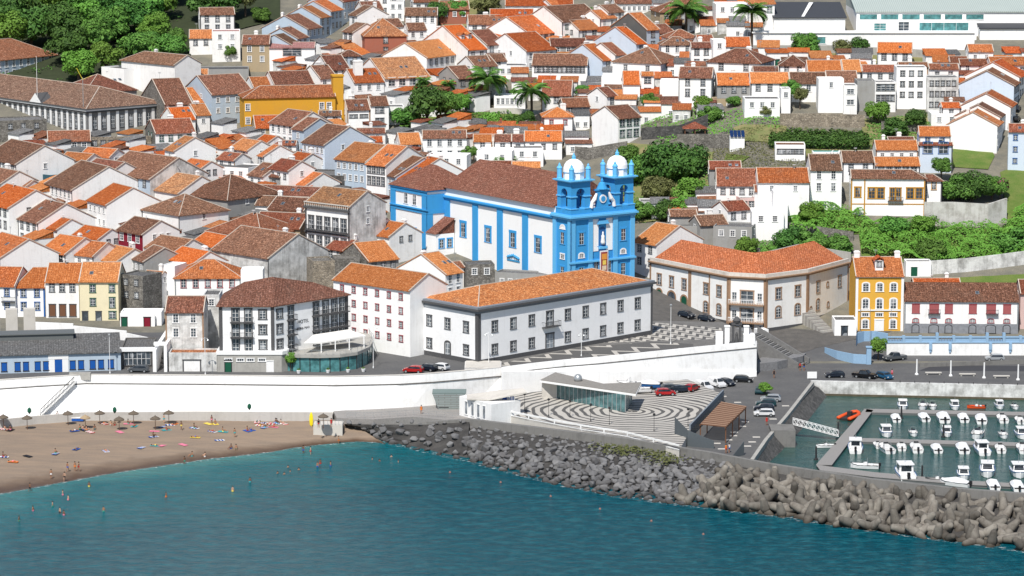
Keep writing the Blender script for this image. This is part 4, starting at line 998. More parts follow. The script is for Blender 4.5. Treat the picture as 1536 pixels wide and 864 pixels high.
m.quad(E[0],E[1],r1,r0); m.quad(E[1],E[2],r1); m.quad(E[2],E[3],r0,r1); m.quad(E[3],E[0],r0); ro = b.part(m, 'roof', RO['t2'] if 't2' in RO else roofmat('roof_mottled_orange', (.56,.18,.055), (.24,.08,.03), (.74,.30,.11), .35, 0))
m = MB(); [m.tube([p, q], .13, 4) for p, q in ((r0,r1),(E[0],r0),(E[1],r1),(E[3],r0),(E[2],r1))]; m.build('ridge_cap', MORTAR, ro)
for z, hh_ in ((1.6,1.9),(6.2,2.1)):
    for i, t in enumerate(spread(9, .04, .965)):
        if i == 3 or i == 4 and 0: continue
        fwin(b.r, (0,0,0), (L,0,0), [t], z, 1.25, hh_, 'b', True, surround=.26)
    for i, t in enumerate(spread(3, .04, .96)):
        if z < 3 and i == 1: continue
        fwin(b.r, (0,Wd,0), (0,0,0), [t], z, 1.25, hh_, 'b', True, surround=.26)
t3 = spread(9, .04, .965)[3]
fwin(b.r, (0,0,0), (L,0,0), [t3], 5.6, 1.6, 2.9, 'b', True, surround=.3, name='balcony_door'); balcony(b.r, (0,0,0), (L,0,0), t3, 5.5, 4.6, 1.1, BASALT)
fwin(b.r, (0,0,0), (L,0,0), [t3], .9, 2.0, 2.9, 'b', True, surround=.3, glass=GLASS_L, name='door')
fwin(b.r, (0,Wd,0), (0,0,0), [.5], .1, 1.3, 3.4, 'b', True, surround=.35, arch=.3, glass=GLASS_L, name='door')
# ---- hotel on the corner
A = P(329, 558, 8.7); B_ = P(412, 558, 8.7); az = R(47); Cc = B_ + Vector((cos(az), sin(az), 0))*20.4; bn = Vector((-sin(az), cos(az), 0))
b = Bld('hotel', 'white hotel on the seafront corner with brown roof, grey ground floor and iron balconies', 'hotel', A)
lo = lambda p: Vector((p.x-A.x, p.y-A.y, 0)); a0, b0, c0 = lo(A)+Vector((0,.8,0)), lo(B_)+Vector((0,.8,0)), lo(Cc); d0 = c0+bn*12; e0_ = a0+Vector((0,15,0)); hz = 13.3
m = MB(); m.prism([p[:2] for p in (a0,b0,c0,d0,e0_)], -.3, hz); b.part(m, 'wall', wallmat('hotel_white', (.88,.88,.88), .2))
m = MB(); m.prism([(-.4,0),(b0.x+1.4,0),(b0.x+2.5,1.2),(b0.x+2.5,6),(-.4,6)], -.3, 3.5); b.part(m, 'ground_floor', CONC)
m = MB(); m.prism([(-.5,-.15),(b0.x+1.6,-.15),(b0.x+2.7,1.2),(b0.x+2.7,6),(-.5,6)], 3.5, 4.2); b.part(m, 'white_band', WHITE)
for p, q, t in ((a0,b0,0),(a0,b0,1),(b0,c0,1)):
    m = MB(); d = (q-p).normalized(); s_ = p if t == 0 else q - d*.7; wbar(m, s_, s_+d*.7, 4.2, hz, 0, .1); b.part(m, 'corner_band', BASALT)
r0, r1, r2 = a0+Vector((4.5,7.5,hz+3.6)), b0+Vector((-1.0,9,hz+4.4)), c0+bn*6+Vector((0,0,hz+2.3))-Vector((cos(az),sin(az),0))*4
o_ = .6; EA, EB, EC, ED, EE = a0+Vector((-.5,-o_,hz)), b0+Vector((.2,-o_,hz)), c0+Vector((.7,-.1,hz)), d0+Vector((.5,.5,hz)), e0_+Vector((-.5,.5,hz))
m = MB(); m.quad(EA,EB,r1,r0); m.quad(EB,EC,r2,r1); m.quad(EC,ED,r2); m.quad(ED,EE,r0,r1,r2) if 0 else (m.quad(ED,r1,r2), m.quad(ED,EE,r1), m.quad(EE,r0,r1)); m.quad(EE,EA,r0)
for p, q in ((EA,EB),(EB,EC),(EC,ED),(ED,EE),(EE,EA)): m.quad(p-up*.2,q-up*.2,q,p)
m.quad(EA-up*.2,EE-up*.2,ED-up*.2,EC-up*.2,EB-up*.2); b.part(m, 'roof', roofmat('roof_hotel', (.17,.075,.05), (.10,.045,.032), (.27,.12,.08), .25, 0))
for r_ in range(3):
    z = 10.6 - r_*3.05
    fwin(b.r, a0, b0, [.30,.53], z-.5, 1.25, 2.5, 'b', True, surround=.22, name='balcony_door'); fwin(b.r, a0, b0, [.79], z, 1.2, 1.7, 'b', True, surround=.3)
    if r_ < 2: balcony(b.r, a0, b0, .415, z-.6, 4.6, 1.0)
    fwin(b.r, b0, c0, [.07], z, 1.2, 1.7, 'b', True, surround=.3); fwin(b.r, b0, c0, [.22], z-.5, 1.2, 2.5, 'b', True, surround=.25, name='balcony_door')
    balcony(b.r, b0, c0, .22, z-.6, 2.2, .9)
    fwin(b.r, b0, c0, [.56,.69,.81,.92], z-.5, 1.25, 2.5, 'b', True, surround=.25, name='balcony_door')
    if r_ < 2: balcony(b.r, b0, c0, .745, z-.6, 9.6, 1.0)
for i, x in enumerate((1.6,4.0,6.0,8.3)): fwin(b.r, (-.4,0,0), (b0.x+1.4,0,0), [x/(b0.x+1.8)+.05], 2.2, 1.3, .5, 'w', mx=3, my=1)
fwin(b.r, (-.4,0,0), (b0.x+1.4,0,0), [.17], -.1, 1.2, 2.4, 'k', solid=True, glass=GREENP, name='door'); fwin(b.r, (-.4,0,0), (b0.x+1.4,0,0), [.82], -.1, 1.2, 2.3, 'w', solid=True, glass=WHITE, name='door')
def text(parent, s, loc, rz, size, mat, name='lettering', rx=pi/2):
    cu = bpy.data.curves.new('t', 'FONT'); cu.body = s; cu.size = size; cu.extrude = .02; cu.align_x = 'CENTER'
    to = bpy.data.objects.new('t', cu); col.objects.link(to); dg = bpy.context.evaluated_depsgraph_get(); me = bpy.data.meshes.new_from_object(to.evaluated_get(dg))
    bpy.data.objects.remove(to); me.materials.clear(); me.materials.append(mat); o = inst(name, me, parent, loc); o.rotation_euler = (rx, 0, rz); return o
dc = (c0-b0).normalized(); nw = Vector((dc.y,-dc.x,0)); q = b0+(c0-b0)*.385+nw*.04
text(b.r, 'HOTEL', (q.x,q.y,8.9), az, 1.0, IRON, 'hotel_sign'); text(b.r, 'BEIRA MAR', (q.x,q.y,7.6), az, .72, IRON, 'hotel_sign')
# ---- glass restaurant in front of the hotel
arc = XY([(428,556),(450,557.5),(480,558),(510,557),(535,553.5),(552,546),(558,536),(548,522)], 8.7); o = arc[0]; b = Bld('glass_restaurant', 'curved teal glass restaurant with a roof terrace under a white canopy', 'restaurant', o)
bk_ = P(470, 545, 8.7); poly = [p-o for p in arc] + [P(520,530,8.7)-o, P(440,545,8.7)-o]
m = MB(); m.prism([p[:2] for p in poly], -.2, 2.9, m=0); gl = b.part(m, 'glazing', GLASS_B)
m = MB(); k = MB()
for i in range(len(arc)-1):
    for f in (0,.5): p = arc[i].lerp(arc[i+1], f)-o; k.box(p.x-.08,p.y-.14,-.2,p.x+.08,p.y+.1,2.9)
k.build('mullion', IRON, gl)
cx_ = sum((p for p in poly), Vector())/len(poly); big = [cx_+(p-cx_)*1.05 for p in poly]
m.prism([p[:2] for p in big], 2.9, 3.5); b.part(m, 'terrace_deck', CONC) if 0 else None
m = MB(); m.prism([p[:2] for p in big], 2.9, 3.5); b.part(m, 'terrace_deck', CONC)
m = MB()
for i in range(len(big)-3):
    p, q = big[i], big[i+1]; m.tube([Vector((p.x,p.y,4.5)), Vector((q.x,q.y,4.5))], .05, 4)
    for f in (0,.33,.66): s_ = p.lerp(q, f); m.box(s_.x-.03,s_.y-.03,3.5,s_.x+.03,s_.y+.03,4.5)
b.part(m, 'railing', STEEL)
cp = [P(455,515,14.4), P(482,513.5,14.2), P(549,503,14.6), P(523,494,15.3), P(470,502,15.0)]; m = MB(); m.quad(*[p-o for p in cp]); m.quad(*[p-o-up*.12 for p in reversed(cp)])
for p, q in zip(cp, cp[1:]+cp[:1]): m.quad(p-o-up*.3, q-o-up*.3, q-o, p-o)
b.part(m, 'canopy', plain('canvas', (.78,.76,.72), .8, var=.05)); m = MB()
for u_, v_ in ((482,529),(503,527),(524,525),(546,521)): p = P(u_, v_, 12.2)-o; m.box(p.x-.1,p.y-.1,3.5,p.x+.1,p.y+.1,5.8)
b.part(m, 'canopy_post', WHITE)
# ---- waterfront row at the left
def front(u1,v1,u2,a,dv,h,roof,wall,label,**k): return H(u1,v1,u2,a,dv,h,roof,wall,label,ch=False,rw=0,lw=0,**k)
r_, L_, d_ = front(-40,428,22,-8,28,7,'o','W','white house with blue trimmed windows and balcony, leftmost of the waterfront row',rows=2,cols=3,st='u'); balcony(r_, (0,0,0), (L_,0,0), .84, 3.6, 3)
r_, L_, d_ = front(23,431,67,2,29,6.6,'O','W','white house with bright blue corner bands and blue windows',rows=2,cols=2,st='u',hip='L',wh=1.7); m_ = MB(); [m_.box(x,-.06,-1,x+.35,-.003,6.5) for x in (-.02, L_-.34)]; m_.build('corner_band', BLUETRIM, r_)
r_, L_, d_ = front(68,423,118,0,28,8,'O','S' if 0 else 'w','white house with grey stone framed windows between the blue and the cream house',rows=1,cols=3,st='b',wh=2.0)
fwin(r_, (0,0,0), (L_,0,0), spread(3,.04,.96), .4, 1.3, 2.6, 'b', True, solid=True, glass=BROWNW, name='door')
r_, L_, d_ = front(119,422,177,0,28,8.8,'O','c','tall cream house with dark teal window frames at the end of the row',rows=2,cols=0)
for t, z in ((.34,6.4),(.84,6.4),(.34,3.4),(.84,3.0)): fwin(r_, (0,0,0), (L_,0,0), [t], z, 1.1, 1.6 if z != 3.0 else 2.2, 'g', True)
fwin(r_, (0,0,0), (L_,0,0), [.13,.48], -.1, 1.1, 2.2, 'b', True, solid=True, glass=GLASS, name='door'); fwin(r_, (0,0,0), (L_,0,0), [.84], .6, 1.4, 1.5, 'g', True)
BX(181,468,242,0,5,3.0,'W','white garden wall building with a green and a dark red door',(0,0),top='W')
r_, L_ = BX(180,470,232,0,.5,2.9,'W','white garden wall with planted top, green door and wine red door',name='garden_wall',cat='wall',group=None,top='g')
fwin(r_, (0,0,0), (L_,0,0), [.12], 0, 1.1, 2.0, 'k', solid=True, glass=GREENP, name='door'); fwin(r_, (0,0,0), (L_,0,0), [.78], 0, 1.3, 2.0, 'k', solid=True, glass=W['R'], name='door')
rw_ = empty('ramp_wall', P(42,497,8.7), 0, 'long white wall stepping up beside the waterfront row', 'wall'); m = MB(); ql = XY([(40,500),(110,503),(190,511),(232,520)], 8.7)
for i, (p, q) in enumerate(zip(ql, ql[1:])): m.prism([(p.x,p.y),(q.x,q.y),(q.x,q.y+.5),(p.x,p.y+.5)], 8, 11.2-i*.45)
m.build('wall', SEAW, rw_, loc=-rw_.location)
# low grey blue building with metal roof
r_, L_, d_ = H(-70,535,181,9,29,3.9,'g','S','long low blue grey building with grey metal roof and royal blue shutters beside the street',pitch=11,rows=0,cols=0,win='n',ch=False,rw=0,lw=0,trim=0,base=8.3)
for t in (.12,.17,.25,.30,.38,.43,.50,.55,.71,.76,.83,.88,.94): fwin(r_, (0,0,0), (L_,0,0), [t], .7, 1.0, 1.7, 'k', solid=True, glass=plain('royal_blue', (.01,.09,.36), .5), name='shutter', surround=.08)
fwin(r_, (0,0,0), (L_,0,0), [.625], -.1, 1.5, 2.9, 'w', solid=True, glass=_mc['royal_blue'], name='door', surround=1.2)
m = MB(); m.box(L_*.22,d_*.7,4.6,L_*.72,d_*1.1,6.6); m.box(L_*.22-.3,d_*.7-.3,6.6,L_*.72+.3,d_*1.1+.3,6.8); m.build('roof_lantern', plain('lantern_grey', (.13,.14,.14), .6), r_)
m = MB(); [m.box(x,d_*2.1,3,x+2.4,d_*2.1+2,9.4) for x in (L_*.2,L_*.31,L_*.42)]; m.build('vent_tower', CONC_L, r_)
r_, L_ = BX(182,522,229,3,12,4.4,'G','low dark glazed building between the blue shutters and the old steps',top='g'); fwin(r_, (0,0,0), (L_,0,0), [.5], .9, L_-1, 2.6, 'k', True, mx=6, my=2)
m = MB(); m.box(-.3,-.35,3.7,L_+.3,.3,4.5); m.build('fascia', WHITE, r_)
# old steps
os_ = empty('old_stairway', P(240,556,8.7), 0, 'narrow steps climbing between white piers beside the stained house', 'stairway'); m = MB()
q = P(231,558,8.7)-os_.location; q2 = P(250,558,8.7)-os_.location
for i in range(24): m.box(q.x+.5, q.y+6+i*.8, -.3, q2.x-.5, q.y+6+(i+1)*.8, .35*(i+1), m=i % 2)
m.build('steps', [CONC, CONC_D], os_); m = MB(); m.box(q.x-.2,q.y,-.3,q.x+.5,q.y+24,4.5); m.box(q2.x-.5,q.y,-.3,q2.x+.1,q.y+16,5.5); m.box(q.x-.2,q.y+2,5,q2.x,q.y+3,5.6); m.build('pier', W['W'], os_)
front(248,468,305,0,23,11.2,'b','s','stained white old house with a sagging brown roof left of the hotel',rows=2,cols=2,st='w',wh=1.7)
BX(305,442,329,0,7,13,'s','peeling white strip of house against the hotel wall',(1,1),top='g',st='w')
r_, L_ = BX(253,529,325,0,5,4.0,'s','peeling white garage block with a wide pale door',top='t'); fwin(r_, (0,0,0), (L_,0,0), [.48], 0, 3.2, 2.4, 'b', True, solid=True, glass=W['w'], surround=.25, name='garage_door')
# ---- arcaded palace with the concave front
zE = 17.2; pts = [P(975,394,zE), P(1035,406,zE), P(1093,417,zE), P(1149,420,zE), P(1212,412,zE), P(1273,396,zE)]; o = Vector((pts[0].x, pts[0].y, 8)); b = Bld('palace', 'large white civic palace with brown stone trim, concave front and orange roof', 'palace', o)
lp = [Vector((p.x-o.x, p.y-o.y, 0)) for p in pts]; zc = zE-8
def inward(pl, d):
    out = []
    for i in range(len(pl)):
        a = (pl[i]-pl[i-1]).normalized() if i else (pl[1]-pl[0]).normalized(); c = (pl[i+1]-pl[i]).normalized() if i < len(pl)-1 else a
        n = Vector((-(a+c).y, (a+c).x, 0)).normalized(); out.append(pl[i]+n*d/max(.5, n.dot(Vector((-a.y,a.x,0)))))
    return out
bkl = inward(lp, 16); m = MB(); n_ = len(lp)
for i in range(n_-1): m.prism([lp[i][:2], lp[i+1][:2], bkl[i+1][:2], bkl[i][:2]], -6, zc)
b.part(m, 'wall', wallmat('palace_white', (.88,.87,.84), .3, (.45,.36,.28)))
m = MB()
for i in range(n_-1):
    d = (lp[i+1]-lp[i]).normalized()
    wbar(m, lp[i], lp[i+1], zc-.1, zc+.25, -.2, .3); wbar(m, lp[i]-d*.1, lp[i+1]+d*.1, zc+.25, zc+.5, -.3, .65)
    wbar(m, lp[i], lp[i]+d*.5, -6, zc, 0, .12); wbar(m, lp[i+1]-d*.5, lp[i+1], -6, zc, 0, .12)
wbar(m, lp[2]-(lp[2]-lp[1])*.5, lp[2]-(lp[2]-lp[1])*.5+(lp[2]-lp[1]).normalized()*.35, -6, zc, 0, .1)
b.part(m, 'stone_trim', BROWNST)
m = MB()
for i in range(n_-1): wbar(m, lp[i], lp[i+1], zc+.5, zc+1.25, -.5, .1)
b.part(m, 'parapet', wallmat('parapet_pale', (.66,.62,.56), .6, (.2,.17,.13)))
m = MB()
for i in range(n_-1):
    if i == 0 or i == n_-2: continue
m = MB(); wbar(m, lp[3], lp[4], -6, -1.6, .0, .16); wbar(m, lp[4], lp[5], -6, -.8, 0, .16); wbar(m, lp[0], lp[1], -3, 1.3, 0, .1); wbar(m, lp[1], lp[2], -4, -.4, 0, .1); b.part(m, 'plinth', BASALT)
rg = inward(lp, 9); ei = inward(lp, .6); zr = zc+4.6; m = MB()
for i in range(n_-1):
    m.quad(ei[i]+up*(zc+.7), ei[i+1]+up*(zc+.7), rg[i+1]+up*zr, rg[i]+up*zr); m.quad(rg[i]+up*zr, rg[i+1]+up*zr, bkl[i+1]+up*(zc+.5), bkl[i]+up*(zc+.5))
m.quad(ei[0]+up*(zc+.7), rg[0]+up*zr, bkl[0]+up*(zc+.5)); m.quad(ei[-1]+up*(zc+.7), bkl[-1]+up*(zc+.5), rg[-1]+up*zr)
b.part(m, 'roof', roofmat('roof_palace', (.48,.135,.05), (.30,.08,.032), (.60,.21,.09), .25, 0))
KW = dict(child=True, surround=.28)
zu, zl = 4.6, .7
fwin(b.r, lp[0], lp[1], [.24,.55,.86], zu, 1.3, 2.4, 'n', **KW); fwin(b.r, lp[1], lp[2], [.42,.76], zu, 1.3, 2.4, 'n', **KW); fwin(b.r, lp[1], lp[2], [.42,.76], zl-.2, 1.3, 2.4, 'n', arch=.4, **KW)
for t, w_, h_ in ((.24,1.8,3.2),(.55,2.6,3.6),(.86,2.0,3.6)): fwin(b.r, lp[0], lp[1], [t], .6-t*1.2, w_, h_, 'n', arch=w_*.4, solid=True, glass=GREENP if t < .3 or t > .8 else GLASS, child=True, surround=.4, name='door')
fwin(b.r, lp[3], lp[4], [.30,.76], zu, 1.4, 2.4, 'n', **KW); fwin(b.r, lp[3], lp[4], [.30,.76], zl-.2, 1.4, 2.4, 'n', arch=.45, **KW)
fwin(b.r, lp[4], lp[5], [.25,.78], zu, 1.3, 2.4, 'n', **KW); fwin(b.r, lp[4], lp[5], [.25], zl-.1, 1.3, 2.4, 'n', arch=.4, **KW); fwin(b.r, lp[4], lp[5], [.48], zu+.8, .7, .9, 'n', arch=.3, **KW); fwin(b.r, lp[4], lp[5], [.08,.5], zl, .7, 1.0, 'n', arch=.3, **KW)
wb = (lp[3]-lp[2]).length
for z in (zu-.9, zl-1.0, -3.5):
    fwin(b.r, lp[2], lp[3], [.5], z+.1, 2.8, 2.7, 'n', child=True, name='balcony_door', surround=.25); fwin(b.r, lp[2], lp[3], [.16,.84], z+.4, 1.0, 2.0, 'w', child=True)
    if z > -3:
        m = MB(); wbar(m, lp[2]+(lp[3]-lp[2])*.03, lp[2]+(lp[3]-lp[2])*.97, z-.3, z, 0, 1.2); bb_ = b.part(m, 'balcony', BROWNST); m = MB(); wbar(m, lp[2]+(lp[3]-lp[2])*.03, lp[2]+(lp[3]-lp[2])*.97, z+.85, z+.97, 1.05, 1.2)
        for i in range(22): s_ = lp[2]+(lp[3]-lp[2])*(.03+.94*i/21); wbar(m, s_, s_+(lp[3]-lp[2]).normalized()*.08, z, z+.9, 1.08, 1.16)
        m.build('railing', WHITE, bb_)
# ---- yellow house and the long house with red shutters
r_, L_, d_ = H(1284,414,1356,0,28,12.3,'o','Y','narrow three storey yellow house with white window surrounds and an attic dormer',rows=0,cols=0,win='n',ch=False,rw=0,lw=0)
for z, h_ in ((8.9,1.6),(5.0,2.0)): fwin(r_, (0,0,0), (L_,0,0), [.21,.5,.79], z, 1.25, h_+.2, 'w', True, arch=.2, surround=.3)
fwin(r_, (0,0,0), (L_,0,0), [.21,.79], .6, 1.2, 1.9, 'w', True, arch=.2, surround=.3); fwin(r_, (0,0,0), (L_,0,0), [.5], -.1, 1.4, 2.5, 'w', True, solid=True, glass=WHITE, surround=.35, name='door')
fwin(r_, (0,0,0), (L_,0,0), [.21,.5,.79], 3.3, 1.4, .7, 'w', True, surround=.2, mx=3, my=1)
m = MB(); m.box(-.02,-.12,-.5,.55,-.003,12.2); m.box(L_-.55,-.12,-.5,L_+.02,-.003,12.2); m.box(.55,-.1,11.9,L_-.55,-.003,12.2); m.box(.6,-.22,4.55,L_-.6,-.003,4.8); m.build('white_trim', WHITE, r_)
m = MB(); m.box(-.9,-.9,-1,.9,2.2,1.4); dm = m.build('dormer', WHITE, r_, loc=(L_*.5, d_*.4, 12.3+d_*.2+.6)); fwin(dm, (-.9,-.9,0), (.9,-.9,0), [.5], 0, .9, 1.1, 'b')
m = MB(); m.quad((-1.3,-1.3,1.3),(0,-1.3,2.2),(0,2.6,2.2),(-1.3,2.6,1.3)); m.quad((0,-1.3,2.2),(1.3,-1.3,1.3),(1.3,2.6,1.3),(0,2.6,2.2)); m.quad((-.9,-.92,1.4),(.9,-.92,1.4),(0,-.92,2.1)); m.build('dormer_roof', RO['o'], dm)
chimney(r_, .8, d_, 12.3+d_*.45, 1.2, .8, 1.5); chimney(r_, L_-.8, d_, 12.3+d_*.45, 1.2, .8, 1.5)
r_, L_, d_ = H(1357,451,1528,-2,27,7.2,'b','w','long white house with red shutters and a great brown roof beside the yellow house',rows=0,cols=0,win='n',ch=False,rw=0,lw=0,trim=0)
m = MB(); m.box(.01,-.06,-1,L_-.01,-.003,2.1); m.build('stone_plinth', plain('grey_plinth', (.24,.25,.27), .9, var=.4, scale=1.5), r_); RS = plain('faded_red_shutter', (.36,.10,.10), .7)
for t in (.10,.26,.39,.60,.76,.90):
    fwin(r_, (0,0,0), (L_,0,0), [t], 4.5, 1.4 if t not in (.26,.76) else 1.8, 1.9, 'k' if 0 else 'r', True, solid=True, glass=RS, name='shutter'); fwin(r_, (0,0,0), (L_,0,0), [t], 2.4, 1.2, .8, 'r', True, arch=.25, name='window'); fwin(r_, (0,0,0), (L_,0,0), [t], 0.1, 1.4 if t not in (.26,.76) else 2.0, 1.7, 'k', True, arch=.4, solid=True, glass=plain('red_door', (.50,.07,.05), .6), name='door')
for t in (.26,.77): balcony(r_, (0,0,0), (L_,0,0), t, 4.3, 2.6, .7)
H(1531,440,1580,-2,20,8,'m','k','brick and white house cut by the right edge',st='n')
H(1370,424,1440,0,6,7,'o','g','thin orange roof showing above the long brown roof',win='n')
r_, L_ = BX(1252,480,1285,0,6,3.6,'W','small white annex with a dark door left of the yellow house'); fwin(r_, (0,0,0), (L_,0,0), [.45], 0, 1.2, 2.2, 'k', solid=True, glass=GLASS, name='door')
r_, L_ = BX(1359,392,1397,0,4,3.6,'W','white gatehouse wall with a green door above the long brown roof'); fwin(r_, (0,0,0), (L_,0,0), [.33], .1, 1.5, 2.2, 'w', solid=True, glass=GREENP, name='door')
bs0 = empty('side_stairway', at(1240,500), R(30), 'steep stone steps between the palace and the yellow house', 'stairway'); m = MB()
for i in range(26): m.box(-1, i*.62, -1.5, 2.2, (i+1)*.62, .27*(i+1), m=i % 2)
m.build('steps', [PAVE, CONC], bs0)
# ---- blue balustrade terrace wall
ql = [P(1290,530,3.4), P(1296,521,3.8), P(1312,517,3.8), P(1345,518,3.5)] ; q1 = P(1330,533,3.2); q2 = P(1560,538,3.2)
b = Bld('balustrade_wall', 'white terrace wall with a light blue balustrade below the red shuttered house', 'wall', q1); LB = (q2-q1).length; m = MB(); m.box(0,0,-1,LB,.6,2.7)
b.part(m, 'wall', SEAW); BB = plain('balustrade_blue', (.27,.42,.58), .7, var=.15); m = MB(); m.box(-.1,-.15,2.7,LB,.7,3.0); m.box(-.1,-.05,3.85,LB,.55,4.1)
xx = 0; sols = ((0,9.2),(12.4,17.5),(21.2,27.2))
x = 0
for x in (3.6,7.2,10.8,14.4,18,21.6,25.2,28.8):
    if x < LB: m.box(x-.3,-.12,3.0,x+.3,.62,4.9 if (x in (10.8,21.6,25.2)) else 4.3)
m.box(3.6,.1,3.0,10.8,.45,3.85); m.box(14.4,.1,3.0,21.6,.45,3.85); m.box(25.2,.1,3.0,LB,.45,3.85)
for x0_, x1_ in ((0,3.6),(10.8,14.4),(21.6,25.2)):
    n = 9
    for i in range(n): xx = x0_+.3+(x1_-x0_-.6)*(i+.5)/n; m.lathe([(.09,0),(.14,.25),(.07,.5),(.12,.85)], 6, (xx,.27,3.0))
for x in (9.4,13.6,22.3,26.6): m.box(x-.3,-.45,1.3,x+.3,-.003,2.7); m.prism([(x-.2,-.3),(x+.2,-.3),(x+.2,0),(x-.2,0)], .7, 1.3)
b.part(m, 'balustrade', BB)
# curved end and lower blue wall
b2 = Bld('curved_parapet', 'light blue curved parapet at the foot of the yellow house', 'wall', ql[0]); pc = [P(1284,520,4.0), P(1286,512,4.8), P(1296,506,5.4), P(1312,503,5.8), P(1332,504,6.2)]; m = MB()
for p, q in zip(pc, pc[1:]): m.prism([(p-ql[0])[:2], (q-ql[0])[:2], (q-ql[0]+Vector((.1,.5,0)))[:2], (p-ql[0]+Vector((.1,.5,0)))[:2]], -1.5, 3.3)
b2.part(m, 'wall', BB)
b3 = Bld('ramp_parapet', 'long low light blue wall curving down to the quay road', 'wall', P(1237,528,3.6)); pc = [P(1237,528,3.6), P(1255,536,3.2), P(1280,543,2.9), P(1303,545,2.8)]; m = MB()
for p, q in zip(pc, pc[1:]): m.prism([(p-pc[0])[:2], (q-pc[0])[:2], (q-pc[0]+Vector((0,.4,0)))[:2], (p-pc[0]+Vector((0,.4,0)))[:2]], -1.5, 1.0)
b3.part(m, 'wall', BB); m = MB(); e_ = pc[-1]-pc[0]; m.box(e_.x-.5,e_.y-.3,-1.2,e_.x+.5,e_.y+.6,2.6); m.box(e_.x-.65,e_.y-.45,2.6,e_.x+.65,e_.y+.75,2.85); b3.part(m, 'end_pier', BB)
# ---- plaza buildings
zt = 7.0; fp = [P(689,594,zt), P(737,606.5,zt)]; o = Vector((fp[0].x, fp[0].y, 3.2)); b = Bld('slot_window_building', 'white wall building with four tall slots at the left end of the plaza', 'building', o); e_ = fp[1]-fp[0]; n_ = Vector((-e_.y,e_.x,0)).normalized(); hb = zt-3.2
m = MB(); m.prism([(0,0),e_[:2],(e_+n_*7)[:2],(n_*7)[:2]], -.5, hb); b.part(m, 'wall', SEAW); fwin(b.r, (0,0,0), e_, [.22,.42,.60,.78], .6, .8, 2.5, 'w', True, solid=True, glass=GLASS_L, name='slot_window', surround=.05)
m = MB(); cpp = [P(700,598,7.2), P(733,599,7.4), P(790,588,8.8), P(785,582,9.2), P(752,585,8.4), P(700,592,7.4)]; m.quad(*[p-o for p in cpp]); m.quad(*[p-o-up*.25 for p in reversed(cpp)])
for p, q in zip(cpp, cpp[1:]+cpp[:1]): m.quad(p-o-up*.25, q-o-up*.25, q-o, p-o)
b.part(m, 'canopy_roof', CONC_L)
o = P(752,592,4.2); sl_, nt, bs = newmat('white_slats'); ge = N(nt, 'ShaderNodeNewGeometry'); wv = N(nt, 'ShaderNodeTexBrick'); wv.inputs['Scale'].default_value = 1
sp = N(nt, 'ShaderNodeSeparateXYZ'); nt.links.new(ge.outputs['Position'], sp.inputs[0]); cb = N(nt, 'ShaderNodeCombineXYZ'); nt.links.new(sp.outputs[0], cb.inputs[0]); nt.links.new(sp.outputs[2], cb.inputs[1]); nt.links.new(cb.outputs[0], wv.inputs['Vector'])
wv.inputs['Brick Width'].default_value = 2.4; wv.inputs['Row Height'].default_value = .38; wv.inputs['Mortar Size'].default_value = .05; wv.inputs['Color1'].default_value = (.74,.73,.71,1); wv.inputs['Color2'].default_value = (.60,.58,.56,1); wv.inputs['Mortar'].default_value = (.2,.19,.18,1)
nt.links.new(wv.outputs[0], bs.inputs['Base Color']); bs.inputs['Roughness'].default_value = .8
pA, pB = P(697,594,3.2), P(752,592,3.2); b = Bld('slatted_tower', 'squat block clad in white horizontal slats between the two sea walls', 'building', pA); w_ = pB.x-pA.x
m = MB(); m.box(0,-1.2,-.2,w_,6,6.0); b.part(m, 'cladding', sl_); m = MB(); m.box(.2,-1,6.0,w_-.2,5.8,6.15); b.part(m, 'roof', CONC_L)
pA = P(658,614,3.2); b = Bld('kiosk', 'grey green slatted kiosk with slanting sides on the walkway', 'kiosk', pA); w0 = 5.0; m = MB()
bt = [(0,0),(w0,0),(w0,3),(0,3)]; tp_ = [(-1.2,-.6),(w0+.2,-.6),(w0+.2,3.4),(-1.2,3.4)]; k0 = 0; m.v = [(x,y,-.1) for x, y in bt] + [(x,y,3.2) for x, y in tp_]
for f in ((0,1,5,4),(1,2,6,5),(2,3,7,6),(3,0,4,7),(4,5,6,7)): m.f.append(f); m.m.append(0)
sg = sl_.copy(); sg.name = 'grey_slats'; bn_ = [n for n in sg.node_tree.nodes if n.bl_idname == 'ShaderNodeTexBrick'][0]; bn_.inputs['Color1'].default_value = (.33,.38,.37,1); bn_.inputs['Color2'].default_value = (.27,.32,.31,1)
b.part(m, 'cladding', sg); m = MB(); m.prism([(x*1.04,y*1.04) for x, y in tp_], 3.2, 3.4); b.part(m, 'roof', plain('grey_green_roof', (.17,.22,.21), .7)); fwin(b.r, (0,0,0), (w0,0,0), [.2], .5, 1.5, 2.0, 'k', solid=True, glass=GLASS)
# glass pavilion
hp = 4.3; q = [P(816,598,ZP), P(941,619,ZP), P(952,604,ZP), P(905,590,ZP), P(840,590,ZP)]; o = q[0]; b = Bld('glass_pavilion', 'triangular glass pavilion with a flat grey roof on the ring patterned plaza', 'pavilion', o); lq = [p-o for p in q]
gl_ = [lq[0]+Vector((2.5,.5,0)), lq[1]+Vector((-.4,.3,0)), lq[2]+Vector((-.6,-.3,0)), P(900,581,ZP+3.6)-o, lq[4]+Vector((.5,1,0))]; [setattr(p_, 'z', 0) for p_ in gl_]
m = MB(); m.prism([p[:2] for p in gl_], 0, 3.4); gg = b.part(m, 'glazing', glassmat('pavilion_glass', (.05,.11,.115), .05)); m = MB()
for i in range(17): s_ = gl_[0].lerp(gl_[1], i/16); m.box(s_.x-.05,s_.y-.12,0,s_.x+.05,s_.y+.05,3.4,m=0)
for i in range(5): s_ = gl_[1].lerp(gl_[2], i/4); m.box(s_.x-.06,s_.y-.06,0,s_.x+.1,s_.y+.06,3.4)
m.build('mullion', STEEL, gg)
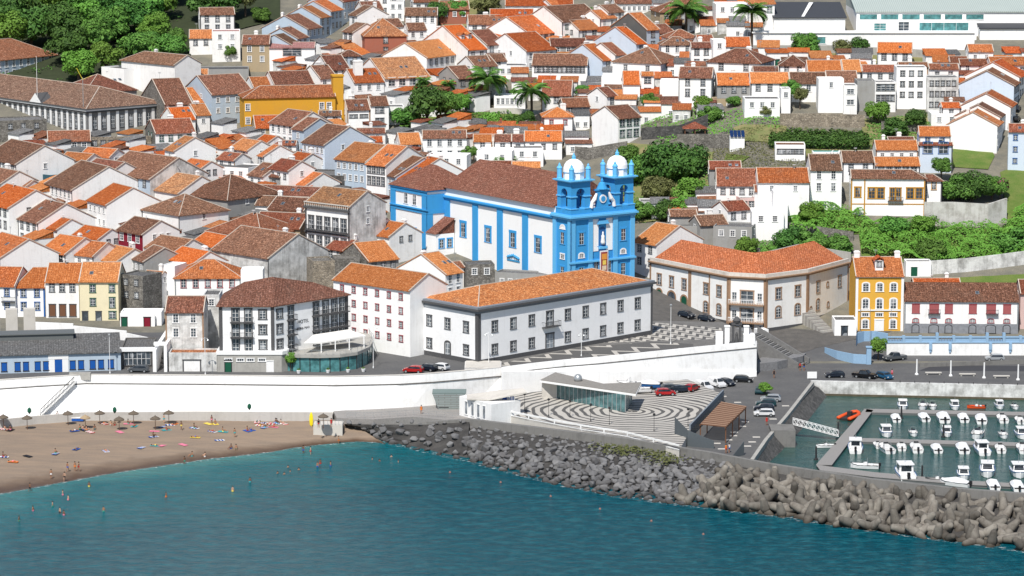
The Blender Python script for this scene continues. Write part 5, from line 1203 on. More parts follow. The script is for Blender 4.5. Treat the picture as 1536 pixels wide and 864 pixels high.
m = MB(); m.prism([(-.4,0),(2.6,.4),(2.6,1.0),(-.4,4)], 0, 3.4); b.part(m, 'end_wall', CONC_L)
rf = [p.copy() for p in (lq[0]+Vector((-.8,-.6,0)), lq[1]+Vector((1.6,-.8,0)), lq[2]+Vector((1.4,1,0)), P(905,578,ZP+3.6)-o, lq[4]+Vector((-1,2,0)))]
m = MB(); m.prism([p[:2] for p in rf], 3.4, 3.8); b.part(m, 'fascia', WHITE); m = MB(); cx_ = sum(rf, Vector())/5; m.prism([(cx_+(p-cx_)*.99)[:2] for p in rf], 3.8, 3.95); b.part(m, 'roof', plain('gravel_roof', (.25,.235,.215), .95, var=.3, scale=2))
m = MB(); c_ = P(867,571,8.3)-o; m.lathe([(.75,0),(.85,.5),(.7,1.0),(.4,1.3),(.05,1.4)], 14, (c_.x,c_.y+.5,3.95)); b.part(m, 'roof_dome', STEEL, smooth=True)
# pergola
zz_ = ZQ+3.1; q = [P(1050,637,zz_), P(1088,641,zz_), P(1119,611,zz_), P(1081,604,zz_)]; o = Vector((q[0].x,q[0].y,ZQ)); b = Bld('pergola', 'long brown timber pergola beside the parking road', 'pergola', o); lq = [Vector((p.x-o.x,p.y-o.y,0)) for p in q]; m = MB(); k = MB()
for i in range(26):
    f = i/25; a, c = lq[0].lerp(lq[3], f), lq[1].lerp(lq[2], f); m.prism([a[:2], c[:2], (c+Vector((.15,.42,0)))[:2], (a+Vector((.15,.42,0)))[:2]], 3.12, 3.24, m=i % 2)
b.part(m, 'slat', [BROWNW, plain('bleached_wood', (.34,.22,.15), .8, var=.3)])
for a, c in ((lq[0],lq[3]),(lq[1],lq[2])):
    d = (c-a).normalized(); n = Vector((d.y,-d.x,0))*.09; k.prism([(a+n)[:2],(c+n)[:2],(c-n)[:2],(a-n)[:2]], 2.85, 3.1)
b.part(k, 'beam', BROWNW)
for a, c in ((lq[0],lq[3]),(lq[1],lq[2])):
    for f in (.02,.34,.66,.98): s_ = a.lerp(c, f); m = MB(); m.box(-.1,-.1,0,.1,.1,2.85); b.part(m, 'post', BROWNW, loc=s_)
# dark wedge walls
for lab, pl in (('tall dark grey wedge shaped wall at the right corner of the plaza', [(1012,651,4.2,7.4),(1032,657,4.2,5.6),(1071,673,2.6,4.0)]), ('short dark grey wedge wall beside the parking road', [(1098,687,2.6,2.8),(1116,683,2.6,5.2)])):
    p0 = P(*pl[0][:3]); m = MB()
    for (a, c) in zip(pl, pl[1:]):
        pa, pb = P(*a[:3])-p0, P(*c[:3])-p0; k0 = len(m.v); q = [pa, pb, pb+Vector((0,.4,0)), pa+Vector((0,.4,0))]
        m.v += [(p.x,p.y,-2) for p in q] + [(p.x,p.y,t_-p0.z) for p, t_ in zip(q, (a[3],c[3],c[3],a[3]))]
        for f in ((0,1,5,4),(1,2,6,5),(2,3,7,6),(3,0,4,7),(4,5,6,7)): m.f.append(tuple(k0+t_ for t_ in f)); m.m.append(0)
    o_ = m.build('wedge_wall', plain('wedge_grey', (.09,.105,.115), .7), None, loc=p0); tag(o_, lab, 'wall')
pA, pB = P(1036,645,ZP), P(1086,592,ZP); o_ = MB(); d = pB-pA; n = Vector((-d.y,d.x,0)).normalized()*.3; o_.prism([(0,0),d[:2],(d+n)[:2],n[:2]], -1.6, 1.0); tag(o_.build('plaza_side_wall', plain('blue_grey_wall', (.20,.23,.26), .8), None, loc=pA), 'blue grey wall along the right edge of the ring patterned plaza', 'wall')
# lifeguard platform
pA = P(470,653,.9); b = Bld('beach_platform', 'concrete lookout platform on the sand where the rocks begin', 'platform', pA); m = MB(); m.box(0,0,-1,5.6,4,2.0); b.part(m, 'block', CONC_L); m = MB()
for x in [i*.7 for i in range(9)]: m.box(x-.03,.05,2.0,x+.03,.11,3.0)
m.box(0,.05,2.95,5.6,.11,3.02); b.part(m, 'railing', STEEL)
# ---- white and blue church
C = Vector((13.26, 672, 13.8)); b = Bld('church', 'blue and white twin towered church with white domes and a long brown roof', 'church', C, R(35)); CR = b.r
CW = wallmat('church_white', (.92,.92,.91), .12, (.5,.5,.5)); Wn, Ln, zn, ze_ = 17.2, 50.7, 15.1, 17.3
m = MB(); m.box(0,0.3,-2,Wn,Ln,ze_); b.part(m, 'nave_wall', CW)
CBR = roofmat('roof_church', (.22,.085,.055), (.14,.055,.038), (.30,.13,.085), .25, 0)
m = MB(); rx, rz_ = Wn/2, 23.6
for s_, x0 in ((1,-.4),(-1,Wn+.4)): 
    a = [(x0,6.2,ze_),(x0,Ln+1,ze_),(rx,Ln-2,rz_),(rx,6.2,rz_)]; m.quad(*(a if s_ > 0 else reversed(a)))
m.quad((-.4,Ln+1,ze_),(rx,Ln-2,rz_),(Wn+.4,Ln+1,ze_)); m.quad((-.7,6.2,ze_),(Wn+.7,6.2,ze_),(rx,6.2,rz_)); m.quad((-.7,6.2,ze_-.02),(-.7,Ln+1,ze_-.02),(Wn+.7,Ln+1,ze_-.02),(Wn+.7,6.2,ze_-.02)); b.part(m, 'nave_roof', CBR)
m = MB()
for y in (17.7,27.8,37.9,49.6): m.box(-.3,y-1.05,-2,-.003,y+1.05,zn-.6)
m.box(-.32,6.5,zn-.6,-.002,Ln,zn-.1); m.box(-.75,6.5,zn-.1,-.001,Ln,zn+.25); m.box(-.35,6.5,zn+.25,-.003,Ln+.3,zn+.33); b.part(m, 'pilasters', W['B'])
for y in (12.8,22.8,32.8,43.1): fwin(CR, (0,Ln,0), (0,0,0), [1-y/Ln], 6.3, 1.7, 3.3, 'c', True, surround=.6, glass=GLASS)
m = MB()
for i in range(7): m.lathe([(.25,0),(.4,.3),(.1,.7)], 8, (-.06,20.4+i*.7,3.6+.5*(1-abs(i-3)/3)))
m.box(-.12,20,3.0,-.004,25,3.4); b.part(m, 'painted_crest', plain('crest_blue', (.05,.30,.55), .6))
# west front and towers
Tw, Td = 5.6, 6.6
m = MB(); m.box(-.12,-.12,-2,Tw,Td,16); m.box(Wn-Tw,-.12,-2,Wn+.12,Td,16); m.box(Tw,.1,-2,Wn-Tw,1.6,16); b.part(m, 'facade_wall', W['B'])
m = MB(); m.box(Tw+.1,-.02,7.5,Tw+1.9,.12,14.8); m.box(Wn-Tw-1.9,-.02,7.5,Wn-Tw-.1,.12,14.8); b.part(m, 'white_panel', CW)
LBL = plain('pale_blue_trim', (.13,.47,.80), .6)
m = MB()
for x0, x1 in ((-.45,.9),(Tw-1.1,Tw+.1),(Wn-Tw-.1,Wn-Tw+1.1),(Wn-.9,Wn+.3)): m.box(x0,-.38,-2,x1,-.121,15)
for y0, y1 in ((-.38,.9),(Td-1.2,Td)): m.box(-.45,y0,-2,-.13,y1,15)
for z0, z1, e_ in ((15,15.5,.55),(15.5,15.9,.95),(15.9,16.2,.6)):
    m.box(-e_,-e_,z0,Wn+e_,.09 if z0 > 6 else .08,z1)
    if z0 > 6: m.box(-e_,.09,z0,-.13,Td+.4,z1)
b.part(m, 'cornice', LBL); m = MB(); m.box(-.6,-.6,5.2,Wn+.6,.08,5.6); b.part(m, 'string_course', LBL)
def win_on(face, t, z, w_, h_, st='c', **k):
    if face == 'f': fwin(CR, (0,-.12,0), (Wn,-.12,0), [t/Wn], z, w_, h_, st, True, **k)
    else: fwin(CR, (-.12,Td,0), (-.12,0,0), [1-t/Td], z, w_, h_, st, True, **k)
for x in (2.7,Wn-2.8):
    win_on('f', x, 9.4, 1.2, 2.6, surround=.35); win_on('f', x, 1.6, 1.2, 2.6, surround=.35); win_on('f', x, 6.4, 1.1, .9, 'w', surround=.35, arch=.3)
for z_, h_ in ((9.4,2.6),(1.6,2.6)): win_on('s', 3.2, z_, 1.2, h_, surround=.35)
win_on('s', 3.2, 6.0, 1.2, 1.0, 'w', surround=.3); win_on('s', 3.2, 12.8, 1.4, .7, 'w', surround=.35, arch=.5, glass=W['W'])
for x in (6.8,10.4): win_on('f', x, 2.2, 1.2, 3.4, surround=.3)
fwin(CR, (0,.1,0), (Wn,.1,0), [.5], 8.6, 1.8, 4.4, 'c', True, arch=.9, surround=.5, solid=True, glass=plain('niche_blue', (.03,.13,.35), .8), name='niche')
m = MB(); m.lathe([(.45,0),(.55,.5),(.38,1.5),(.42,1.9),(.15,2.3),(.24,2.55),(.05,2.9)], 10, (Wn/2,-.25,9.0)); b.part(m, 'statue', WHITE, smooth=True)
m = MB(); m.box(Wn/2-1.1,-.62,8.0,Wn/2+1.1,-.1,8.5); m.box(Wn/2-1.6,-.55,13.6,Wn/2+1.6,-.1,13.9); m.prism([(Wn/2-1.3,-.5),(Wn/2+1.3,-.5),(Wn/2+1.3,-.1),(Wn/2-1.3,-.1)], 13.9, 14.4); b.part(m, 'niche_surround', LBL)
# festive banner: plain coloured panels in a white frame
m = MB(); m.box(Wn/2-1.15,-.75,2.6,Wn/2+1.15,-.63,7.6,m=0); m.box(Wn/2-.9,-.8,2.9,Wn/2+.9,-.752,7.3,m=1); m.box(Wn/2-.7,-.83,5.6,Wn/2+.7,-.803,6.9,m=2); m.box(Wn/2-.6,-.83,3.2,Wn/2+.6,-.803,4.2,m=3); m.box(Wn/2-.45,-.83,4.4,Wn/2+.5,-.803,5.4,m=4)
b.part(m, 'banner', [WHITE, plain('banner_crimson', (.30,.05,.05), .7, var=.5, scale=4), plain('banner_orange', (.75,.32,.06), .7), plain('banner_cream', (.75,.6,.42), .7), plain('banner_yellow', (.85,.62,.12), .7)])
fwin(CR, (0,-.12,0), (Wn,-.12,0), [.5], -1.8, 2.6, 4.2, 'w', True, arch=1.2, surround=.5, solid=True, glass=GREENP, name='door')
def tower(x0):
    xa, xb, ya, yb = x0, x0+5.3, 0, 5.3; cx, cy = (xa+xb)/2, (ya+yb)/2; z0, z1 = 16.2, 23.4; m = MB()
    m.box(xa-.25,ya-.25,z0,xb+.25,yb+.25,z0+1.2)
    p_ = 1.45
    for (px_, py_) in ((xa,ya),(xb-p_,ya),(xa,yb-p_),(xb-p_,yb-p_)): m.box(px_,py_,z0+1.2,px_+p_,py_+p_,z1)
    n = 8; op = (xb-xa)/2-p_       # arches
    for (ax_, s_) in (('x',ya),('x',yb-.5),('y',xa),('y',xb-.5)):
        for i in range(n):
            a0, a1 = pi*i/n, pi*(i+1)/n; zsp = z0+4.6
            u0, u1 = cos(a0)*op, cos(a1)*op; w0_, w1_ = zsp+sin(a0)*op, zsp+sin(a1)*op; zt_ = z0+6.4; c = cx if ax_ == 'x' else cy
            for dd in (0,.5):
                q = [(c+u0,w0_),(c+u1,w1_),(c+u1,zt_),(c+u0,zt_)]
                pts_ = [((a_, s_+dd, z_) if ax_ == 'x' else (s_+dd, a_, z_)) for a_, z_ in q]; m.quad(*pts_)
            q = [(c+u0,w0_,0),(c+u1,w1_,0),(c+u1,w1_,.5),(c+u0,w0_,.5)]; m.quad(*[((a_, s_+d_, z_) if ax_ == 'x' else (s_+d_, a_, z_)) for a_, z_, d_ in q])
        if ax_ == 'x': m.box(cx-op,s_,z0+6.4,cx+op,s_+.5,z1)
        else: m.box(s_,cy-op,z0+6.4,s_+.5,cy+op,z1)
    tw = b.part(m, 'bell_tower', W['B']); m = MB()
    for zz0, zz1, e_ in ((z1,z1+.3,.35),(z1+.3,z1+.55,.75),(z0+3.9,z0+4.15,.2),(z0+1.2,z0+1.4,.35)):
        if zz0 > z1-1: m.box(xa-e_,ya-e_,zz0,xb+e_,yb+e_,zz1)
        else:
            mb2 = MB()
            for (px_, py_) in ((xa,ya),(xb-p_,ya),(xa,yb-p_),(xb-p_,yb-p_)): mb2.box(px_-e_,py_-e_,zz0,px_+p_+e_,py_+p_+e_,zz1)
            mb2.build('belt_course', LBL, tw)
    m.build('cornice', LBL, tw); zt_ = z1+.55; m = MB()
    for cx2, cy2 in ((cx,ya+.25),(cx,yb-.25)): pass
    m.lathe([(2.35,0),(2.35,1.5)], 8, (cx,cy,zt_)); m.lathe([(2.42,1.62),(2.38,2.4),(2.15,3.2),(1.65,3.9),(.9,4.35),(.3,4.5)], 24, (cx,cy,zt_)); dm = m.build('dome', CW, tw, smooth=False)
    m = MB(); m.lathe([(2.5,0),(2.5,.14)], 8, (cx,cy,zt_+1.5)); m.lathe([(.5,4.45),(.4,4.8),(.5,5.0),(.25,5.3),(.1,5.8)], 10, (cx,cy,zt_)); m.build('finial', LBL, dm)
    for px_, py_ in ((xa+.35,ya+.35),(xb-.35,ya+.35),(xa+.35,yb-.35),(xb-.35,yb-.35)):
        m = MB(); m.lathe([(.55,0),(.62,.15),(.55,.3),(.55,2.2),(.66,2.35),(.5,2.7),(.25,2.95),(.3,3.15),(.12,3.4),(.05,3.6)], 10, (px_,py_,zt_)); m.build('pinnacle', LBL, tw)
    m = MB(); m.lathe([(.55,0),(.5,.25),(.35,.6),(.28,.9),(.08,1.05)], 12, (cx,cy,z0+3.4)); m.box(cx-.06,ya+.6,z0+4.6,cx+.06,yb-.6,z0+4.75); m.build('bell', plain('bronze', (.12,.09,.05), .4, .8), tw)
tower(-.1); tower(Wn-5.2)
m = MB(); xm = Wn/2; m.box(5.2,-.2,16.2,Wn-5.2,.3,17.4); m.prism([(xm-1.6,-.1),(xm+1.6,-.1),(xm+1.6,.6),(xm-1.6,.6)], 17.4, 21.2); m.box(xm-2,-.25,21.2,xm+2,.7,21.5); m.lathe([(1.3,0),(1.0,.6),(.7,1.3),(.3,1.6),(.35,1.9),(.1,2.4),(.04,3.2)], 10, (xm,.2,21.5))
b.part(m, 'pediment', W['B']); m = MB()
for s_ in (-1,1): m.tube([(xm+s_*3.2,-.1,17.4),(xm+s_*3.0,-.1,18.6),(xm+s_*2.3,-.1,19.3),(xm+s_*1.7,-.1,20.6)], [.45,.4,.5,.25], 8)
m.tube([(xm,-.12,19.3),(xm,-.3,19.3)], .95, 20); b.part(m, 'scroll', WHITE); m = MB(); m.tube([(xm,-.3,19.3),(xm,-.36,19.3)], .62, 16); b.part(m, 'clock_oval', W['B'])
# sacristy block
ze_ = 16.8; m = MB(); m.box(-5.5,46.4,-3,-.31,Ln-.01,6.9); b.part(m, 'annex_wall', CW); m = MB(); m.quad((-5.8,46,6.95),(-.31,46,10.4),(-.31,Ln-.17,10.4),(-5.8,Ln-.17,6.95)); m.quad((-5.5,46.39,6.9),(-.31,46.39,6.9),(-.31,46.39,10.3)); b.part(m, 'annex_roof', CBR); fwin(CR, (-5.5,46.4,0), (-.3,46.4,0), [.3,.75], 3.6, 1.1, 2.0, 'c', True, surround=.3)
m = MB(); m.box(-5.2,Ln,-3,9,Ln+15.6,ze_); b.part(m, 'sacristy_wall', CW); m = MB()
X0, Y0, Y1 = -5.2, Ln, Ln+15.6
for y in (Y0,Y1-2): m.box(X0-.16,y-.16,-3,X0-.003,y+2,ze_-1)
m.box(X0-.16,Y0-.16,-3,X0+1.6,Y0-.003,ze_-1)
m.box(X0-.2,Y0-.2,11.2,X0-.002,Y1,12.0); m.box(X0-.45,Y0-.45,12.0,X0-.001,Y1,12.3); m.box(X0-.12,Y0+.0,12.3,X0-.004,Y1,ze_-1.0) if 0 else None
m.box(X0-.2,Y0-.2,ze_-1.3,X0-.002,Y1,ze_-.35); m.box(X0-.45,Y0-.45,ze_-.35,9,Y0-.002,ze_-.02); m.box(X0-.45,Y0-.002,ze_-.35,X0-.001,Y1,ze_-.02); m.box(X0-.2,Y0-.2,11.2,-.3,Y0-.003,12.2); m.box(X0+1.6,Y0-.15,12.2,-.3,Y0-.004,ze_-1)
b.part(m, 'pilasters', W['B'])
m = MB(); rz2 = 21.8; rc = [(X0-.6,Y0-.6,ze_),(9.6,Y0-.6,ze_),(9.6,Y1+.6,ze_),(X0-.6,Y1+.6,ze_)]; ra, rb_ = (1.9,Y0+6.5,rz2), (1.9,Y1-6.5,rz2)
m.quad(rc[0],rc[1],ra); m.quad(rc[1],rc[2],rb_,ra); m.quad(rc[2],rc[3],rb_); m.quad(rc[3],rc[0],ra,rb_); m.quad(*reversed([(x,y,ze_-.02) for x,y,z in rc])); b.part(m, 'sacristy_roof', CBR)
fwin(CR, (X0,Y1,0), (X0,Y0,0), [.42,.66], 12.9, 1.4, 2.4, 'w', True, surround=.3); fwin(CR, (X0,Y0,0), (0,Y0,0), [.5], 12.9, 1.3, 2.4, 'c', True); fwin(CR, (X0,Y1,0), (X0,Y0,0), [.42,.66], 5.2, 1.5, 2.2, 'c', True)
# ---- pedimented hall, top left
A = at(130, 163, 8); b = Bld('pedimented_hall', 'long dark trimmed hall with pediment, white pilasters and brown hipped roof in the upper left', 'hall', A, R(41)); L, Wd, h = 25, 84, 6.6
m = MB(); m.box(0,0,-9,L,Wd,0); b.part(m, 'wall', plain('hall_grey', (.20,.20,.20), .9, var=.3)); m = MB()
for i in range(30): y = .6+i*2.78; m.box(-.16,y,-6.6,-.003,y+.95,-1.2)
for i in range(9): x = .6+i*2.9; m.box(x,-.16,-6.6,x+.9,-.003,-1.2)
b.part(m, 'pilasters', WHITE); fwin(b.r, (0,Wd,0), (0,0,0), [1-(2.45+i*2.78)/Wd for i in range(29)], -5.6, 1.2, 3.2, 'b'); fwin(b.r, (0,0,0), (L,0,0), [(2.5+i*2.9)/L for i in range(8)], -5.6, 1.2, 3.2, 'b')
m = MB(); m.box(-.5,-.5,-1.2,L+.4,Wd+.4,-.7,m=0); m.box(-.7,-.7,-.7,L+.5,Wd+.5,-.3,m=1); m.box(-.9,-.9,-.3,L+.6,Wd+.6,0,m=0); m.box(-.4,-.4,-7.4,L,Wd,-6.7,m=0); m.quad((-1.0,21,0),(-1.0,27,0),(-1.0,24,2.6),m=1); m.quad((-1.0,24,2.6),(-1.0,27,0),(3,27,0),(3,24,2.6),m=0); m.quad((-1.0,21,0),(-1.0,24,2.6),(3,24,2.6),(3,21,0),m=0); b.part(m, 'cornice', [BASALT, WHITE])
m = MB(); E = [(-.7,-.7,0),(L+.5,-.7,0),(L+.5,Wd+.5,0),(-.7,Wd+.5,0)]; zr = 4.4; ra, rb_ = (L/2,L/2,zr), (L/2,Wd-L/2,zr); m.quad(E[0],E[1],ra); m.quad(E[1],E[2],rb_,ra); m.quad(E[2],E[3],rb_); m.quad(E[3],E[0],ra,rb_)
ro = b.part(m, 'roof', roofmat('roof_lichen', (.16,.08,.055), (.07,.04,.03), (.40,.25,.17), .4, 0)); m = MB(); [m.tube([p,q], .13, 4) for p, q in ((ra,rb_),(E[0],ra),(E[1],ra),(E[3],rb_))]; m.build('ridge_cap', MORTAR, ro)
# ---- balustraded house
r_, L_, d_ = H(458,304,524,-40,24,13.5,'t','W','white house with black trim, balustraded parapet and a full row of balcony doors',rows=0,cols=0,win='n',ch=False,lw=0,rw=1,gw='s')
fwin(r_, (0,0,0), (L_,0,0), spread(5,.04,.96), 7.6, 1.5, 3.0, 'b', True, name='balcony_door', surround=.25); balcony(r_, (0,0,0), (L_,0,0), .5, 7.5, L_*.94, .8); fwin(r_, (0,0,0), (L_,0,0), spread(5,.04,.96), 3.4, 1.4, 2.6, 'b', True, surround=.25)
m = MB(); m.box(-.3,-.5,12.4,L_+.2,-.01,12.8); m.box(-.2,-.35,6.7,L_+.1,-.01,7.0); m.box(-.02,-.1,2,.4,-.004,12.4); m.box(L_-.4,-.1,2,L_+.02,-.004,12.4); b_ = m.build('stone_trim', BASALT, r_); m = MB(); n = 22
for i in range(n): m.lathe([(.1,0),(.17,.3),(.08,.6),(.14,.9)], 6, (.2+(L_-.4)*i/(n-1),-.35,12.9))
m.box(-.1,-.5,13.75,L_+.1,-.2,13.95); m.build('balustrade', CONC_L, r_)
# ---- shopping hall, top right
A = P(1162, 27, 0); dd = 812
def PYY(u, v, Y): d = ray(u, v); t = Y/d.y; return Vector((d.x*t, Y, HC+d.z*t))
def hallbox(name, label, u1, v1, u2, v2, Y, dep, wallm, roofm, vr, parts=()):
    p = PYY(u1, v1, Y); q = PYY(u2, v1, Y); lowz = PYY(u1, v2, Y).z; root = empty(name, (p.x, Y, lowz), 0, label, 'building'); h = p.z-lowz; L = q.x-p.x
    m = MB(); m.box(0,0,-6,L,dep,h); m.build('wall', wallm, root); zr = PYY(u1, vr, Y+dep).z-lowz
    m = MB(); m.quad((-.4,-.4,h+.05),(L+.4,-.4,h+.05),(L+.4,dep,zr+.05),(-.4,dep,zr+.05)); m.quad((-.4,-.4,h-.3),(L+.4,-.4,h-.3),(L+.4,-.4,h+.05),(-.4,-.4,h+.05)); m.quad((L,-.4,h),(L,dep,h),(L,dep,zr)); m.quad((0,-.4,h),(0,dep,zr),(0,dep,h)); m.build('roof', roofm, root); return root, L, h
cg, nt, bs = newmat('corrugated_green'); ge = N(nt, 'ShaderNodeNewGeometry'); wv = N(nt, 'ShaderNodeTexWave'); wv.inputs['Scale'].default_value = .55; nt.links.new(ge.outputs['Position'], wv.inputs['Vector']); ns = noise(nt, ge.outputs['Position'], .2, 4)
nt.links.new(mix(nt, wv.outputs[1], mix(nt, ns.outputs[0], (.26,.32,.30), (.36,.42,.39)), (.45,.50,.47)), bs.inputs['Base Color']); bs.inputs['Roughness'].default_value = .6
r_, L_, h_ = hallbox('shopping_hall', 'huge white hall with a pale green corrugated roof and ribbon glazing in the upper right', 1285,17,1640,62,866,28,W['W'],cg,-25)
fwin(r_, (0,0,0), (L_,0,0), [.05,.14,.23,.32,.41,.50], h_-2.3, 5.0, 1.5, 'w', True, glass=GLASS_B, surround=.06, mx=1, my=1); fwin(r_, (0,0,0), (L_,0,0), [.10], h_-5.6, 3.4, 2.2, 'w', True, glass=GLASS_B, surround=.1); fwin(r_, (0,0,0), (L_,0,0), [.20], h_-5.6, 3.0, 2.6, 'w', True, glass=GLASS, surround=.1); fwin(r_, (0,0,0), (L_,0,0), [.37], h_-5.6, 14, 2.4, 'w', True, glass=GLASS_B, surround=.1, mx=4, my=1)
m = MB(); m.box(-3,-4,-6,L_*.5,-.01,h_-5.8); m.build('terrace', W['W'], r_); m = MB(); m.box(L_*.24,-4.1,h_-8,L_*.47,-4.01,h_-6.0); m.build('terrace_wall', BROWNW, r_)
r_, L_, h_ = hallbox('dark_roofed_hall', 'white hall with a dark grey pitched roof and skylight strip beside the slender palm', 1161,26,1268,50,864,18,W['W'],RO['d'],3); m = MB()
m.quad((L_*.38,0,h_+.1),(L_*.42,0,h_+.1),(L_*.62,15,PYY(1161,3,882).z-r_.location.z+.1),(L_*.56,15,PYY(1161,3,882).z-r_.location.z+.1)); m.build('skylight', WHITE, r_)
r_, L_, h_ = hallbox('dark_roofed_hall', 'second white hall with a dark grey roof in the top right corner', 1470,42,1600,64,862,16,W['W'],RO['d'],15)
r_, L_, h_ = hallbox('long_white_wall_building', 'very long plain white wall with one green tinted window under the halls', 1130,48,1462,72,852,5,W['W'],W['W'],46); fwin(r_, (0,0,0), (L_,0,0), [.27], h_-3.2, 7, 1.8, 'w', True, glass=GLASS_T, mx=2, my=1)
r_, L_, h_ = hallbox('long_white_wall_building', 'white building left of the dark roofed hall with green window surrounds', 1124,5,1162,46,866,8,W['W'],RO['o'],-1); fwin(r_, (0,0,0), (L_,0,0), [.4,.8], h_-2.6, 1.2, 1.6, 'g')
def wallrun(label, pl, h, mat, name='garden_wall', t=.5, cat='wall'):
    p0 = at(*pl[0]); root = empty(name, p0, 0, label, cat); m = MB()
    for a, c in zip(pl, pl[1:]):
        A_, B_ = at(*a), at(*c); n = 6
        for i in range(n):
            p, q = A_.lerp(B_, i/n), A_.lerp(B_, (i+1)/n); p.z = g(p.x,p.y); q.z = g(q.x,q.y); d = (q-p); nn_ = Vector((-d.y,d.x,0)).normalized()*t; qq = [p,q,q+nn_,p+nn_]; k0 = len(m.v)
            m.v += [(w_.x-p0.x,w_.y-p0.y,min(p.z,q.z)-1-p0.z) for w_ in qq] + [(w_.x-p0.x,w_.y-p0.y,z_+h-p0.z) for w_, z_ in zip(qq,(p.z,q.z,q.z,p.z))]
            for f in ((0,1,5,4),(1,2,6,5),(2,3,7,6),(3,0,4,7),(4,5,6,7)): m.f.append(tuple(k0+t_ for t_ in f)); m.m.append(0)
    m.build('wall', mat, root); return root
wallrun('long grey concrete wall below the white halls', [(1130,82),(1250,82),(1330,86),(1455,92)], 2.6, CONC)
wallrun('old ochre grey stone wall under the garden row', [(1170,190),(1235,190),(1297,192)], 3.4, STONE_T)
wallrun('dark stone terrace wall beside the big white gable', [(962,210),(1020,206),(1062,190)], 3.2, STONE_D)
wallrun('rubble stone wall with dry grass top above the round trees', [(1015,222),(1060,222),(1098,224)], 3.6, STONE)
wallrun('stone wall left of the round trees under the white gable', [(862,238),(905,236),(940,230)], 3.2, STONE)
wallrun('grey stone wall behind the dark hedge', [(1322,200),(1345,200),(1378,200)], 3.0, STONE)
wallrun('tall pale retaining wall right of the mustard windowed villa', [(1386,338),(1430,338),(1482,341),(1510,332)], 5.6, wallmat('old_retaining', (.58,.57,.54), .75, (.22,.20,.17), .42))
wallrun('mossy stone wall between the palace and the green slope', [(1135,400),(1200,385),(1240,392),(1276,398)], 3.0, CONC)
wallrun('stained white garden wall above the long brown roof', [(1394,412),(1450,408),(1500,402),(1560,394)], 3.2, W['s'])
wallrun('grey stone wall below the brown verged garden', [(1140,352),(1170,346),(1215,352),(1280,362)], 2.2, STONE)
wallrun('white terrace wall under the tower block house', [(1135,345),(1152,352),(1180,352)], 2.4, W['W'])
wallrun('old stone wall beside the palms', [(780,200),(800,190),(815,180)], 2.5, STONE)
wallrun('grey garden wall among the plants of the upper gardens', [(735,172),(770,172),(810,176)], 1.8, CONC_L)
wallrun('stone wall below the concrete cube', [(1070,395),(1105,392),(1140,388)], 2.5, STONE)
# ------------------------------------------------------------------ vegetation
def leafmat(name, c1, c2, c3):
    m, nt, bs = newmat(name); ge = N(nt, 'ShaderNodeNewGeometry'); oi = N(nt, 'ShaderNodeObjectInfo'); tc = N(nt, 'ShaderNodeTexCoord')
    a = noise(nt, tc.outputs['Object'], .55, 4, .7); b = noise(nt, tc.outputs['Object'], 5, 3, .7)
    c = mix(nt, ramp(nt, a.outputs[0], [(.38, 0), (.62, 1)]), c1, c2); c = mix(nt, ramp(nt, b.outputs[0], [(.5, 0), (.7, .8)]), c, c3)
    hs = N(nt, 'ShaderNodeHueSaturation'); nt.links.new(c, hs.inputs['Color']); nt.links.new(math_(nt, 'ADD', math_(nt, 'MULTIPLY', oi.outputs['Random'], .45), .78), hs.inputs['Value'])
    nt.links.new(math_(nt, 'ADD', math_(nt, 'MULTIPLY', oi.outputs['Random'], .03), .485), hs.inputs['Hue'])
    nt.links.new(hs.outputs[0], bs.inputs['Base Color']); bs.inputs['Roughness'].default_value = .65; bs.inputs['Specular IOR Level'].default_value = .2; return m
LEAF = {'d': leafmat('dark_leaves', (.03,.085,.017), (.07,.165,.03), (.13,.25,.05)), 'l': leafmat('light_leaves', (.08,.18,.02), (.13,.27,.04), (.21,.37,.07)),
        'm': leafmat('mid_leaves', (.045,.125,.02), (.11,.24,.04), (.19,.34,.07)), 'o': leafmat('olive_leaves', (.09,.10,.035), (.14,.16,.05), (.22,.22,.09)), 'p': leafmat('pink_blossom', (.30,.04,.14), (.45,.08,.22), (.10,.14,.04))}
BARK = plain('bark', (.10,.075,.055), .9, var=.4, scale=2)
def leaf_cloud(m, rnd, c, r, n, s, shell=.55):
    for _ in range(n):
        d = Vector((rnd.gauss(0,1), rnd.gauss(0,1), rnd.gauss(0,1))).normalized(); rr = shell + (1-shell)*rnd.random()**.5
        if d.z < -.45 and rnd.random() < .7: continue
        p = Vector((c[0]+d.x*r[0]*rr, c[1]+d.y*r[1]*rr, c[2]+d.z*r[2]*rr))
        nn_ = (d + Vector((rnd.uniform(-.7,.7), rnd.uniform(-.7,.7), rnd.uniform(-.3,.9)))).normalized(); t = nn_.orthogonal().normalized(); b = nn_.cross(t); a = rnd.random()*6.28
        t, b = t*cos(a)+b*sin(a), b*cos(a)-t*sin(a); q = s*rnd.uniform(.6, 1.3)
        m.quad(p-t*q, p-b*q*.6, p+t*q, p+b*q*.6)
_tc = {}
